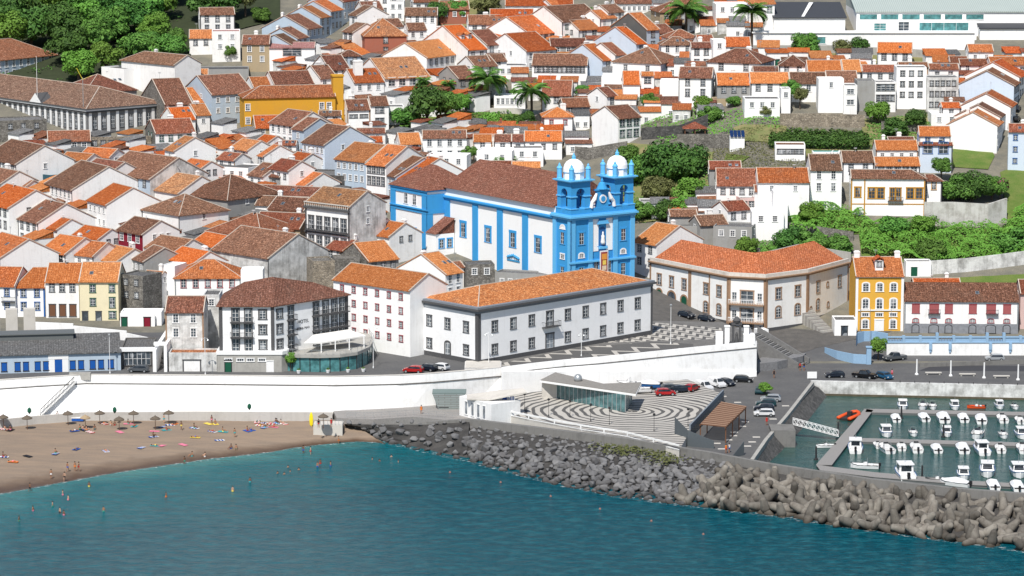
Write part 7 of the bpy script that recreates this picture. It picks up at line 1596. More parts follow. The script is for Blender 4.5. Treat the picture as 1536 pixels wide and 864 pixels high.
for s_ in (Vector(), sd):
    m.tube([A+s_-o, B_+s_-o], .06, 5); m.tube([A+s_+up*1.1-o, B_+s_+up*1.1-o], .06, 5)
    for i in range(11): p = A+s_+d*i/10; q = A+s_+d*min(1,(i+1)/10); m.tube([p-o, p+up*1.1-o], .04, 4); m.tube([p+up*1.1-o, q-o], .035, 4) if i < 10 else None
m.build('rail', WHITE, root); m = MB(); m.quad(A-o, B_-o, B_+sd-o, A+sd-o); m.quad(*[p-up*.1-o for p in (A, A+sd, B_+sd, B_)]); m.build('walkway', DECK, root)
pA = P(1157,648,ZQ+.4); m = MB(); m.box(0,0,-3,4.6,6,0.3); o = m.build('landing', CONC_D, None, loc=pA); tag(o, 'brown grey concrete landing at the head of the gangway', 'landing')
HUL = plain('gelcoat', (.80,.80,.79), .3, var=.04); BLUEH = plain('blue_hull', (.02,.10,.28), .3); ORH = plain('orange_tube', (.70,.09,.02), .5); MOT = plain('outboard_black', (.02,.02,.022), .4); COV = plain('boat_cover', (.72,.73,.74), .8, var=.08)
def hull_mesh(L, B, mat, h=.75):
    m = MB(); st_ = [(-.5,.86,.0),(-.3,.96,0),(0,1,0),(.25,.86,.05),(.40,.55,.14),(.5,.03,.28)]; idx = []
    for t, w_, rs in st_:
        y = t*L; hb = B/2*w_; zt_ = h+rs; m.v += [(-hb,y,zt_),(-hb*.86,y,.05),(-hb*.3,y,-.3+rs),(hb*.3,y,-.3+rs),(hb*.86,y,.05),(hb,y,zt_),(hb-min(.16,hb*.5),y,zt_),(hb-min(.2,hb*.6),y,zt_-.3),(-hb+min(.2,hb*.6),y,zt_-.3),(-hb+min(.16,hb*.5),y,zt_)]
    k = 10
    for i in range(len(st_)-1):
        for j in range(k): m.f.append((i*k+j, i*k+(j+1)%k, (i+1)*k+(j+1)%k, (i+1)*k+j)); m.m.append(0)
    m.f.append(tuple(reversed(range(k)))); m.f.append(tuple((len(st_)-1)*k+j for j in range(k))); m.m += [0,0]; return m.mesh('hull', mat)
_bm = {}
def boat(kind, u, v, s, rz, label, hull=None, z=0.05, L=5.6, B=2.2):
    key = (kind, hull.name if hull else '')
    if key not in _bm:
        d = []; hm = hull or HUL
        if kind == 'rib':
            m = MB(); pts_ = [(-.8,-2.3,.35),(-.85,0,.35),(-.8,1.2,.4),(-.45,2.0,.5),(0,2.35,.55),(.45,2.0,.5),(.8,1.2,.4),(.85,0,.35),(.8,-2.3,.35)]; m.tube(pts_, .26, 8); d.append(('tube', m.mesh('tube', ORH, smooth=True), (0,0,0))); m = MB(); m.prism([(-.7,-2.1),(.7,-2.1),(.7,1.2),(0,2.1),(-.7,1.2)], 0, .3); d.append(('floor', m.mesh('floor', IRON), (0,0,0))); m = MB(); m.box(-.3,-.4,.3,.3,.2,1.0); d.append(('console', m.mesh('console', IRON), (0,0,0)))
        else:
            d.append(('hull', hull_mesh(L, B, hm), (0,0,0)))
            if kind == 'cabin':
                m = MB(); m.v = [(-.85,-1.2,.5),(.85,-1.2,.5),(.85,1.5,.5),(-.85,1.5,.5),(-.78,-1.15,1.75),(.78,-1.15,1.75),(.72,.7,1.75),(-.72,.7,1.75)]; m.f = [(0,1,5,4),(1,2,6,5),(2,3,7,6),(3,0,4,7),(4,5,6,7)]; m.m = [0]*5; m.box(-.9,-1.4,1.75,.9,.95,1.85); d.append(('cabin', m.mesh('cabin', HUL), (0,0,0)))
                m = MB(); m.quad((-.6,-1.215,.95),(.6,-1.215,.95),(.58,-1.19,1.6),(-.58,-1.19,1.6)); [m.quad((s_*.845,-1.0,1.05),(s_*.845,1.0,1.05),(s_*.80,.65,1.6),(s_*.80,-1.0,1.6)) for s_ in (-1,1)]; m.quad((.7,1.24,1.0),(-.7,1.24,1.0),(-.62,.83,1.62),(.62,.83,1.62)); d.append(('window', m.mesh('window', CG), (0,0,0)))
                m = MB(); m.tube([(-.7,1.6,.85),(-.6,2.3,1.5),(0,2.75,1.6),(.6,2.3,1.5),(.7,1.6,.85)], .03, 4); m.tube([(0,0,1.85),(0,0,3.2)], .025, 4); d.append(('rail', m.mesh('rail', STEEL), (0,0,0)))
            if kind == 'open':
                m = MB(); m.box(-.4,-.5,.45,.4,.3,1.2); m.box(-.7,-1.7,.45,.7,-1.2,.85); d.append(('console', m.mesh('console', HUL), (0,0,0))); m = MB(); m.quad((-.45,.3,1.15),(.45,.3,1.15),(.38,.1,1.6),(-.38,.1,1.6)); d.append(('windscreen', m.mesh('windscreen', CG), (0,0,0))); m = MB(); [m.tube([(s_*.75,-.6,.8),(s_*.6,-.5,1.95),(0,-.5,2.05)], .035, 4) for s_ in (-1,1)]; d.append(('arch', m.mesh('arch', STEEL), (0,0,0)))
            if kind == 'cover':
                m = MB(); n = 6
                for i, (y, w_, z_) in enumerate([(-2.6,.8,.85),(-1.5,1.0,1.35),(0,1.05,1.55),(1.2,.9,1.3),(2.5,.15,1.05)]):
                    m.v += [(-w_,y,.78),(-w_*.6,y,z_*.93),(0,y,z_),(w_*.6,y,z_*.93),(w_,y,.78)]
                for i in range(4):
                    for j in range(4): m.f.append((i*5+j+1,i*5+j,(i+1)*5+j,(i+1)*5+j+1)); m.m.append(0)
                m.f.append((0,1,2,3,4)); m.m.append(0); d.append(('cover', m.mesh('cover', COV), (0,0,0)))
            m = MB(); m.tube([(-B*.43-.02,-L*.5,.75),(-B*.49,-L*.1,.75),(-B*.44,L*.25,.80),(-B*.28,L*.4,.89),(0,L*.5,1.03),(B*.28,L*.4,.89),(B*.44,L*.25,.80),(B*.49,-L*.1,.75),(B*.43+.02,-L*.5,.75)], .055, 5); d.append(('rubbing_strake', m.mesh('rubbing_strake', IRON if kind != 'cabin' else BLUEH), (0,0,0)))
            if kind == 'open': m = MB(); m.quad((-.8,-2.6,.46),(.8,-2.6,.46),(.75,1.4,.48),(-.75,1.4,.48)); d.append(('cockpit_floor', m.mesh('cockpit_floor', DECK), (0,0,0)))
            m = MB(); m.box(-.17,-3.25,.55,.17,-2.75,1.15); m.box(-.07,-3.1,-.4,.07,-2.85,.55); d.append(('outboard_motor', m.mesh('outboard_motor', MOT), (0,0,0)))
        _bm[key] = d
    root = empty('boat', P(u, v, z), R(rz), label, 'boat'); root.scale = (s*.98, s*.92, s*.92)
    for nm, me, lc in _bm[key]: inst(nm, me, root)
    return root
for a in [('cabin',1354,612,1.0,175,'white cabin boat, leftmost beyond the far pontoon'),('open',1384,612,.95,170,'open white boat right of the leftmost cabin boat'),('cover',1385,629,1.0,5,'white covered boat, first below the far pontoon'),('cover',1414,630,1.25,0,'large white covered boat, second below the far pontoon'),('cover',1444,630,1.05,0,'white covered boat, third below the far pontoon'),('cover',1471,632,1.15,-4,'white and blue covered boat, fourth below the far pontoon'),('open',1503,631,1.05,0,'open white boat, last below the far pontoon'),('open',1464,612,.7,90,'small boat with a red hull beyond the far pontoon',ORH),('cabin',1499,611,.85,180,'small cabin boat near the right end of the far pontoon'),('open',1522,612,.7,185,'little white boat at the right end of the far pontoon'),
          ('rib',1275,627,1.5,-30,'orange inflatable boat beside the main pontoon'),('cabin',1283,675,1.35,-6,'large white motor boat moored beside the main pontoon'),('cabin',1329,652,1.1,180,'white boat above the middle pontoon, left'),('open',1329,676,1.15,10,'open white boat with outboards below the middle pontoon'),('open',1316,670,.75,5,'narrow little boat left of the open white one'),('open',1374,675,1.15,0,'open white fishing boat below the middle pontoon'),('open',1370,652,.8,180,'small boat above the middle pontoon centre'),('cover',1443,676,1.2,0,'white boat with two blue seats below the middle pontoon'),('cabin',1472,678,1.3,3,'white flybridge boat right of the middle pontoon'),('open',1466,655,1.2,165,'white boat with a blue awning above the middle pontoon'),('open',1533,676,1.1,0,'dark trimmed boat at the right edge of the middle pontoon'),('cabin',1532,655,1.1,180,'white cabin boat at the right edge above the middle pontoon'),
          ('cabin',1357,715,1.6,2,'largest white cabin boat with four dark stern windows'),('open',1297,702,1.0,80,'long low white boat lying beside the near pontoon'),('cabin',1481,711,1.35,172,'white cabin boat facing the camera, left of two'),('cabin',1527,712,1.3,178,'white cabin boat with a red roof line, right of two'),('cover',1489,731,1.1,0,'white covered boat behind the breakwater wall, middle'),('cover',1525,733,1.15,0,'white covered boat behind the breakwater wall, right'),('cover',1432,728,1.1,60,'white sheeted boat behind the breakwater wall, left'),('open',1238,671,.7,100,'tiny white dinghy near the main pontoon'),('open',1405,722,.8,85,'small dark boat beside the near pontoon',FEND),('cover',1343,630,.95,0,'small covered boat at the left end of the far pontoon'),('open',1352,673,.9,-4,'small white boat between the two left boats of the middle pontoon'),('cover',1404,676,1.0,2,'covered white boat near the centre of the middle pontoon'),('cabin',1420,652,.95,176,'small cabin boat above the middle pontoon, right of centre'),('open',1500,676,1.0,-3,'open boat squeezed right of the flybridge boat'),('cabin',1432,612,.9,178,'small cabin boat behind the far pontoon, centre'),('open',1399,612,.8,178,'small open boat behind the far pontoon, left of centre'),('open',1529,633,.9,0,'small open boat at the right edge of the far pontoon'),('cabin',1445,716,1.1,175,'cabin boat facing the camera, left of the pair near the wall'),('open',1505,655,.85,180,'small boat above the middle pontoon near the right edge')]:
    boat(*a[:6], hull=a[6] if len(a) > 6 else None)
for a in [('open',958,587,.95,100,'white boat laid up ashore behind the glass pavilion',None,4.6),('cover',972,580,1.0,80,'boat under a teal cover laid up beside the white wall',BLUEH,4.7),('open',942,578,.9,75,'small white boat laid up ashore, leftmost behind the pavilion',None,4.6)]: boat(a[0],a[1],a[2],a[3],a[4],a[5],hull=a[6],z=a[7])
# mooring piles, lamp posts, poles
def post(name, label, cat, p, h, r, mat, head=None, group=None, arm=0):
    root = empty(name, p, 0, label, cat, group); m = MB(); m.tube([(0,0,-.3),(0,0,h)], [r, r*.7], 7); m.lathe([(r*2,0),(r*1.8,.25),(r*1.1,.35)], 8); m.build('pole', mat, root)
    if head:
        m = MB()
        if arm: m.tube([(-arm,0,h-.1),(0,0,h+.15),(arm,0,h-.1)], .04, 5); [m.lathe([(.05,.35),(.22,.1),(.2,0),(.05,-.05)][::-1], 10, (s_*arm,0,h-.45)) for s_ in (-1,1)]
        else: m.lathe([(.06,0),(.24,.12),(.26,.35),(.1,.5)], 10, (0,0,h))
        m.build('lamp_head', head, root)
    return root
for u, v, h, a, lab in ((165,560,7.5,.0,'white street lamp on the sea wall before the blue shuttered building'),(308,562,7.3,.6,'white street lamp in front of the grey hotel ground floor'),(560,552,8.6,.8,'tall grey lamp post right of the glass restaurant'),(733,548,6.5,.7,'white lamp post at the corner of the customs house'),(872,534,4.6,.5,'white twin lamp in the middle of the customs house front'),(1006,516,8.0,0,'tall white flagpole like lamp on the mosaic esplanade')): post('street_lamp', lab, 'street lamp', P(u, v, 8.75), h, .07, WHITE, STEEL, arm=a)
for u, v, z in ((787,617,ZP),(855,627,ZP),(914,638,ZP),(981,648,ZP),(1032,640,ZP),(823,625,ZP),(886,633,ZP)): post('plaza_lamp', 'slim dark lamp post on the ring patterned plaza', 'lamp post', P(u, v-1, z), 3.0, .05, IRON, IRON, group='dark lamp posts of the ring patterned plaza')
for u, v in ((1375,562),(1426,564),(1476,567),(1527,570)): post('white_pillar', 'slender white pillar standing on the quay promenade', 'pillar', P(u, v, ZQ), 3.3, .2, WHITE, group='white pillars along the quay promenade')
for u, v in ((1290,480),(1305,497),(1336,500)): post('utility_pole', 'thin pale utility pole near the yellow house', 'pole', at(u, v+18), 8, .06, STEEL, group='thin poles near the yellow house')
for i, (u, v) in enumerate(((1224,690),(1257,653),(1383,719),(1415,656),(1352,628))): post('mooring_pile', 'dark mooring pile in the marina basin', 'pile', P(u, v, 0), 2.6, .22, IRON, group='mooring piles of the marina')
for u, v in ((1400,560),(1451,562),(1502,565)):
    root = empty('bench', P(u, v+2, ZQ), 0, 'long pale stone bench on the quay promenade', 'bench', 'stone benches along the quay promenade'); m = MB(); m.box(-1.7,-.3,.38,1.7,.3,.55); m.build('seat', CONC_L, root)
    for x in (-1.3,1.3): m = MB(); m.box(x-.15,-.22,0,x+.15,.22,.38); m.build('leg', CONC, root)
for i in range(9):
    u = 1350+i*22; post('bollard', 'low dark bollard along the quay edge', 'bollard', P(u, 577+i*.5, ZQ), .9, .09, IRON, group='bollards along the quay edge')
m = MB(); q = XY([(1378,556),(1400,548),(1560,549),(1560,557)], ZQ+.02); m.quad(*q); o = struct(m.build('sunken_ramp', plain('dark_ramp', (.055,.055,.06), .9)))
for u0, v0, u1, v1, lab in ((1380,551,1560,545,'low dark retaining wall of the sunken ramp on the quay'),): 
    A, B_ = P(u0,v0,ZQ), P(u1,v1,ZQ); m = MB(); dx, dy = B_.x-A.x, B_.y-A.y; m.prism([(0,0),(dx,dy),(dx,dy+.3),(0,.3)], 0, .9); o = m.build('ramp_wall', CONC_D, None, loc=A); tag(o, lab, 'wall')
# flag poles with flags
for u, v, flag, lab in ((753,615,1,'white flagpole with a dark blue flag before the plaza'),(765,616,2,'white flagpole with a blue and white flag before the plaza'),(727,612,0,'bare white flagpole, leftmost before the plaza'),(739,613,0,'bare white flagpole, second from the left before the plaza')):
    r_ = post('flagpole', lab, 'flagpole', P(u, v+12, 3.4), 4.6, .05, WHITE)
    if flag: m = MB(); [m.quad((.05+i*.22, .12*sin(i), 2.6), (.27+i*.22, .12*sin(i+1), 2.5), (.27+i*.22, .12*sin(i+1), 4.4), (.05+i*.22, .12*sin(i), 4.5), m=(i % 2 if flag == 2 else 0)) for i in range(4)]; m.build('flag', [plain('flag_blue', (.01,.06,.30), .7), WHITE], r_)
# monument fountain
b = Bld('monument', 'dark carved stone monument between two white pillars on the esplanade', 'monument', P(1105,519,8.75)); m = MB(); m.box(-1.6,-.3,0,1.6,1.2,.8); m.box(-.95,0,.8,-.5,.8,4.4); m.box(.5,0,.8,.95,.8,4.4); m.box(-1.1,-.1,4.4,1.1,.9,4.9); m.lathe([(.7,0),(.9,.5),(.5,1.0),(.15,1.3)], 12, (0,.4,4.9)); m.lathe([(.45,0),(.4,.6),(.25,1.3),(.3,1.6),(.12,2.1)], 10, (0,.4,.8)); b.part(m, 'carved_stone', BASALT)
for s_ in (-1,1): m = MB(); m.box(s_*2.0-.5,0,0,s_*2.0+.5,.9,4.0); m.box(s_*2.0-.6,-.1,4.0,s_*2.0+.6,1.0,4.25); b.part(m, 'pillar', W['W'])
m = MB(); m.box(-4.4,0,0,-2.9,.8,3.0); b.part(m, 'side_block', W['W']); r_, L_ = BX(1138,495,1153,20,2.5,2.2,'W','white block at the head of the harbour stairway',name='stair_block',cat='block',group=None,top='W')
for u, v in ((1049,508),(1101,500)): pass
# pool, loungers, hut details, pavilion
pA = at(1219,238); m = MB(); m.box(0,0,-2,7.0,3,1.4); o = m.build('pool_basin', W['W']); 
root = empty('swimming_pool', at(1219,236), 0, 'small raised swimming pool with turquoise water and white rim', 'pool'); o.parent = root; m = MB(); m.box(.25,.25,1.4,6.75,2.75,1.43); m.build('pool_water', plain('pool_turquoise', (.04,.42,.42), .1), root)
for u in (1240,1250): root = empty('sun_lounger', at(u, 231, 1.8), .2, 'white sun lounger on the pool terrace', 'lounger', 'white sun loungers beside the pool'); m = MB(); m.quad((0,0,.3),(1.2,0,.3),(1.2,.6,.3),(0,.6,.3)); m.quad((1.2,0,.3),(1.8,0,.9),(1.8,.6,.9),(1.2,.6,.3)); m.build('bed', WHITE, root); m = MB(); m.box(.1,.05,0,.16,.55,.3); m.box(1.1,.05,0,1.16,.55,.3); m.build('leg', STEEL, root)
hut = [o for o in col.objects if o.name == 'hut'][0]
for i in range(4): m = MB(); m.quad((.05+i*.95,-.4,4.0),(.9+i*.95,-.4,4.0),(.9+i*.95,2.2,5.4),(.05+i*.95,2.2,5.4)); m.build('solar_panel', plain('solar_cell', (.01,.03,.10), .15, spec=.7), hut)
root = empty('garden_pavilion', at(1042,206), 0, 'small open garden pavilion with a hipped brown roof on posts', 'pavilion'); m = MB(); E = [(-3.2,-2,2.4),(3.2,-2,2.4),(3.2,3,2.4),(-3.2,3,2.4)]; t_ = (0,.5,4.1); [m.quad(E[i], E[(i+1)%4], t_) for i in range(4)]; m.quad(*reversed(E)); m.build('roof', RO['m'], root)
for x in (-2.6,0,2.6):
    for y in (-1.5,2.5): m = MB(); m.box(x-.1,y-.1,-1,x+.1,y+.1,2.4); m.build('post', BROWNW, root)
r_ = post('mast', 'tall thin white mast above the pediment of the upper left hall', 'mast', at(56,150,6.5), 12, .07, WHITE)
r_ = post('utility_pole', 'grey pole with yellow cross arms before the corner of the pedimented hall', 'pole', at(126,205), 16, .12, STEEL); m = MB(); m.tube([(-1.6,0,18.5),(0,0,15.4)], .09, 5); m.tube([(0,0,15.4),(2.6,0,16.6)], .05, 5); m.build('cross_arm', plain('yellow_arm', (.6,.5,.05), .6), r_)
# walkway railing, ladders
pts = XY([(520,627),(560,627),(620,623),(690,628)], 3.2); root = empty('walkway_railing', pts[0], 0, 'thin metal railing along the walkway above the rocks', 'railing'); m = MB()
for a, c in zip(pts, pts[1:]):
    n = max(2, int((c-a).length/1.5))
    for z_ in (.55,1.05): m.tube([a+up*z_-pts[0], c+up*z_-pts[0]], .03, 4)
    for i in range(n): p = a.lerp(c, i/n)-pts[0]; m.tube([p, p+up*1.05], .03, 4)
m.build('rail', STEEL, root)
# ------------------------------------------------------------------ people, parasols, towels
def skin_mesh(name, joints, edges, mat):
    me = bpy.data.meshes.new(name); me.from_pydata([j[0] for j in joints], edges, []); o = bpy.data.objects.new(name, me); col.objects.link(o)
    md = o.modifiers.new('s', 'SKIN'); me.skin_vertices[0].data[0].use_root = True
    for i, j in enumerate(joints): me.skin_vertices[0].data[i].radius = (j[1], j[1]*(j[2] if len(j) > 2 else 1))
    s2 = o.modifiers.new('ss', 'SUBSURF'); s2.levels = 1; dg = bpy.context.evaluated_depsgraph_get(); m2 = bpy.data.meshes.new_from_object(o.evaluated_get(dg)); bpy.data.objects.remove(o); m2.name = name; m2.materials.clear(); m2.materials.append(mat); m2.polygons.foreach_set('use_smooth', [True]*len(m2.polygons)); return m2
SK = [plain('tanned_skin', (.36,.18,.10), .6, var=.05), plain('fair_skin', (.52,.30,.20), .6, var=.05), plain('brown_skin', (.20,.095,.055), .6, var=.05)]; HAIR = plain('dark_hair', (.03,.02,.015), .7)
SWIM = {n: plain('cloth_'+n, c, .8, var=.1) for n, c in {'red': (.5,.03,.03), 'blue': (.02,.10,.40), 'black': (.015,.015,.02), 'white': (.75,.75,.75), 'orange': (.75,.20,.03), 'green': (.03,.30,.22), 'teal': (.03,.38,.42), 'pink': (.7,.2,.3), 'yellow': (.75,.58,.1)}.items()}
def body(pose):
    E_ = [(0,1),(1,2),(2,3),(3,4),(2,5),(5,6),(6,7),(2,8),(8,9),(9,10),(0,11),(11,12),(12,13),(13,14),(0,15),(15,16),(16,17),(17,18)]
    if pose == 'stand': J = [((0,0,.93),.15,.72),((0,0,1.18),.135,.7),((0,0,1.42),.15,.6),((0,-.01,1.54),.055),((0,-.02,1.67),.10,1.1),((.19,0,1.40),.055),((.25,.02,1.13),.042),((.26,-.06,.88),.033),((-.19,0,1.40),.055),((-.26,.03,1.13),.042),((-.27,-.08,.88),.033),((.09,0,.88),.09),((.10,-.02,.48),.06),((.11,.03,.09),.04),((.11,-.12,.03),.035),((-.09,0,.88),.09),((-.12,.03,.48),.06),((-.13,.08,.09),.04),((-.13,-.07,.03),.035)]
    if pose == 'walk': J = [((0,0,.92),.15,.72),((0,-.02,1.18),.135,.7),((0,-.03,1.42),.15,.6),((0,-.05,1.54),.055),((0,-.07,1.67),.10,1.1),((.19,-.03,1.40),.055),((.24,-.16,1.15),.042),((.22,-.32,.98),.033),((-.19,-.03,1.40),.055),((-.26,.12,1.15),.042),((-.26,.14,.90),.033),((.09,0,.87),.09),((.10,.12,.49),.06),((.10,.34,.14),.04),((.10,.27,.04),.035),((-.09,0,.87),.09),((-.10,-.2,.50),.06),((-.10,-.24,.09),.04),((-.10,-.38,.05),.035)]
    if pose == 'sit': J = [((0,0,.12),.15,.75),((0,.08,.36),.135,.7),((0,.10,.60),.15,.6),((0,.08,.72),.055),((0,.05,.85),.10,1.1),((.19,.10,.58),.055),((.26,.2,.34),.042),((.24,.28,.06),.033),((-.19,.10,.58),.055),((-.25,-.06,.40),.042),((-.16,-.30,.42),.033),((.09,-.02,.12),.09),((.12,-.38,.42),.06),((.13,-.68,.08),.04),((.13,-.80,.04),.035),((-.09,-.02,.12),.09),((-.13,-.38,.40),.06),((-.14,-.70,.08),.04),((-.14,-.82,.04),.035)]
    if pose == 'lie': J = [((0,0,.12),.15,.7),((0,.25,.12),.135,.7),((0,.49,.13),.15,.6),((0,.62,.12),.055),((0,.75,.13),.10,1),((.19,.47,.11),.055),((.32,.25,.07),.042),((.30,.0,.05),.033),((-.19,.47,.11),.055),((-.34,.62,.07),.042),((-.18,.80,.06),.033),((.09,-.05,.11),.09),((.14,-.42,.13),.06),((.12,-.80,.06),.04),((.14,-.88,.13),.035),((-.09,-.05,.11),.09),((-.14,-.40,.30),.06),((-.13,-.66,.07),.04),((-.14,-.80,.04),.035)]
    return J, E_
PM = {}
for ps in ('stand','walk','sit','lie'):
    J, E_ = body(ps)
    for i, s_ in enumerate(SK): PM[ps, i] = skin_mesh('body', J, E_, s_) if i == 0 else PM[ps, 0].copy(); PM[ps, i].materials.clear(); PM[ps, i].materials.append(s_)
    hips, hd, ch_ = J[0][0], J[4][0], J[2][0]; m = MB(); m.lathe([(.05,-.05),(.115,-.01),(.125,.06),(.08,.13),(.02,.15)], 10, (hd[0], hd[1]+.02, hd[2]+(.0 if ps != 'lie' else -.03))); PM[ps, 'hair'] = m.mesh('hair', HAIR, smooth=True)
    for cn, cm in SWIM.items():
        m = MB(); lying = ps == 'lie'
        if lying: m.tube([(0,-.14,.12),(0,.08,.12)], [.17,.165], 10)
        else: m.tube([(hips[0],hips[1],hips[2]-.12),(hips[0],hips[1],hips[2]+.1)], [.20,.175], 10)
        a = m.mesh('swimwear', cm); PM[ps, cn] = a
        m = MB()
        if lying: m.tube([(0,.1,.13),(0,.56,.14)], [.17,.2], 10)
        else: m.tube([(hips[0],hips[1],hips[2]+.02),(ch_[0],ch_[1],ch_[2]+.06)], [.17,.205], 10)
        PM[ps, cn, 'top'] = m.mesh('shirt', cm)
def person(ps, p, rz, sk, sw, label, group, top=None):
    root = empty('person', p, rz, label, 'person', group); inst('body', PM[ps, sk], root); inst('hair', PM[ps, 'hair'], root); inst('swimwear', PM[ps, sw], root)
    if top: inst('shirt', PM[ps, top, 'top'], root)
    return root
def beach_z(u, v):
    best = None
    for z_ in [i*.05-1.5 for i in range(0, 75)]:
        p = P(u, v, z_)
        # height of the sand there: distance from shore to top line
        for (a, b) in zip(pts_s, pts_s[1:]):
            if a[0].x <= p.x < b[0].x:
                f = (p.x-a[0].x)/(b[0].x-a[0].x); s0 = a[0].y+(b[0].y-a[0].y)*f; s1 = a[1].y+(b[1].y-a[1].y)*f; t = (p.y-s0)/(s1-s0)
                for (t0, z0), (t1, z1) in zip(rows_s, rows_s[1:]):
                    if t0 <= t <= t1:
                        hz_ = z0+(z1-z0)*(t-t0)/(t1-t0)
                        if best is None or abs(hz_-z_) < best[0]: best = (abs(hz_-z_), p, hz_)
    if best: q = best[1]; q.z = best[2]; return q
    return P(u, v, 0)
pts_s = list(zip(shore, topl)); rows_s = rows
GP = 'bathers on the beach and in the shallow water'
rp = random.Random(2)
sws = list(SWIM)
for i, (x, y) in enumerate([(390,490),(432,485),(453,487),(1352,290),(1045,250),(1220,215),(330,192),(945,210),(172,610),(295,530),(372,545),(1063,455)]):
    u, v = x/3.84, 580+y/3.84; nm = ['walk','stand'][i % 2]; person(nm, beach_z(u, v), rp.random()*6.28, rp.randrange(3), rp.choice(sws), 'bather in swimwear standing or walking on the sand', GP)
for i, (x, y) in enumerate([(190,715),(303,690),(345,728),(368,740),(362,625),(393,655),(513,575),(597,720),(957,635),(1340,603),(1440,552),(110,778)]): u, v = x/3.84, 580+y/3.84; q = P(u, v, 0); q.z = -.62-.25*rp.random(); person('stand', q, rp.random()*6.28, rp.randrange(3), rp.choice(sws), 'bather wading in the shallow sea off the beach', 'bathers wading in the sea')
for i, (x, y) in enumerate([(288,383),(330,390),(370,462),(385,445),(445,458),(492,328),(685,420),(727,430),(795,405),(835,435),(140,500),(178,505),(212,492),(262,480),(200,465)]): u, v = 380+x/3.84, 580+y/3.84; q = P(u, v, 0); q.z = -.25 if i in (0,1,5) else (-.8 if i < 5 else -1.3); person('stand', q, rp.random()*6.28, rp.randrange(3), rp.choice(sws), 'bather wading in the shallow sea off the beach', 'bathers wading in the sea')
TW = {}
def towel(u, v, c, rz, w_=1.0, l_=1.9):
    k = (c,)
    if k not in TW:
        m = MB(); n = 6
        for i in range(n): m.box(-.5,-.95+i*1.9/n,0,.5,-.95+(i+1)*1.9/n,.03+.01*(i % 2),m=i % 2 if c in ('red','white') else 0)
        TW[k] = m.mesh('towel', [SWIM[c], WHITE if c != 'white' else SWIM['blue']])
    p = beach_z(u, v); o = inst('towel', TW[k], None, p+Vector((0,0,.02)), rz); o.rotation_euler = (R(2.5),0,rz); return tag(o, c+' beach towel spread on the sand', 'towel', 'beach towels, '+c), p
tl = [(320,385,'white'),(440,360,'blue'),(160,400,'black'),(75,432,'orange'),(20,405,'white'),(815,352,'white'),(885,290,'white'),(1125,292,'yellow'),(1265,308,'white'),(1225,258,'white'),(1285,260,'teal'),(980,222,'white'),(1120,238,'white'),(610,372,'white'),(1055,335,'pink'),(775,228,'teal'),(960,250,'teal'),(1200,215,'yellow'),(1240,215,'yellow'),(895,340,'teal'),(935,340,'pink'),(430,255,'blue'),(480,250,'black'),(520,262,'red'),(740,215,'pink'),(600,212,'red'),(890,258,'pink'),(1480,205,'red'),(1500,225,'red'),(1520,210,'white'),(1425,255,'blue'),(1450,250,'blue'),(690,262,'pink')]
tl += [(1536+20,215,'red'),(1536+60,212,'white'),(1536+100,214,'red'),(1536-12,235,'white'),(1536+40,232,'pink'),(940,232,'white'),(1010,215,'orange'),(60,250,'black'),(20,245,'red')]
for i, (x, y, c) in enumerate(tl):
    u, v = x/3.84, 580+y/3.84; o, p = towel(u, v, c, rp.random()*3)
    if i % 3 != 2: ps = 'lie' if i % 2 else 'sit'; person(ps, p+Vector((0,0,.05)), o.rotation_euler.z+(0 if ps == 'lie' else 0), rp.randrange(3), rp.choice(sws), 'sunbather resting on a beach towel', 'sunbathers on towels', None)
for x, y in ((460,245),(500,250),(545,245),(640,222),(660,222),(1105,400),(1180,405),(1330,358),(1360,360),(1590,208),(1620,214),(30,248)): person('sit', beach_z(x/3.84, 580+y/3.84), rp.random()*6.28, rp.randrange(3), rp.choice(sws), 'bather sitting directly on the sand', 'bathers sitting on the sand')
person('stand', beach_z(97, 632), 0, 0, 'orange', 'lifeguard in orange clothing standing under the second parasol', None, 'orange'); person('walk', beach_z(86, 630), 1, 1, 'white', 'person in a white shirt beside the orange clad lifeguard', None, 'white')
for u, v, z, rz, a, b_, lab in ((1161,567,2.6,0,'black','black','person in black crossing the quay road'),(1089,680,2.6,.5,'red','orange','person in orange walking beside the dark wedge wall'),(1094,679,2.6,1,'blue','white','person in white walking beside the dark wedge wall'),(1150,638,2.6,0,'red','red','person in red standing by the bank wall'),(1338,566,2.6,0,'red','pink','person in pink beside the blue hatchback'),(632,621,3.2,0,'orange','orange','person in orange on the walkway near the kiosk'),(1200,556,2.6,0,'black','red','person in a red top at the foot of the harbour stairway'),(1206,556,2.6,0,'blue','black','person in dark clothes at the foot of the harbour stairway'),(478,642,3.0,0,'red','black','person in black on the lookout platform'),(497,641,3.0,0,'red','red','person in red on the lookout platform')): person('stand', P(u, v, z), rz, 0, a, lab, None, b_)
THATCH = plain('thatch', (.13,.105,.08), .95, var=.5, scale=5)
def parasol(p, label, group, mat=THATCH, r=1.05, h=2.3):
    root = empty('thatched_parasol', p, 0, label, 'parasol', group); m = MB(); m.tube([(0,0,-.2),(0,0,h+.2)], .06, 6); m.build('pole', BROWNW, root); m = MB(); prf = [(r*.96,-.12),(r,0),(r*.6,.3),(.12,.55),(.05,.72)]; m.lathe(prf, 14, (0,0,h-.2)); m.build('canopy', mat, root); return root
for x, y in ((20,238),(157,243),(392,218),(575,214),(687,250),(770,216),(895,246),(973,214)): parasol(beach_z(x/3.84, 580+y/3.84), 'dark thatched parasol standing on the beach', 'thatched parasols on the beach')
parasol(beach_z(492/3.84, 580+242/3.84), 'pale straw coloured parasol, the lightest one on the beach', None, plain('pale_straw', (.36,.27,.17), .95, var=.4, scale=5)); parasol(P(485,641,2.9), 'dark thatched parasol on the lookout platform', None)
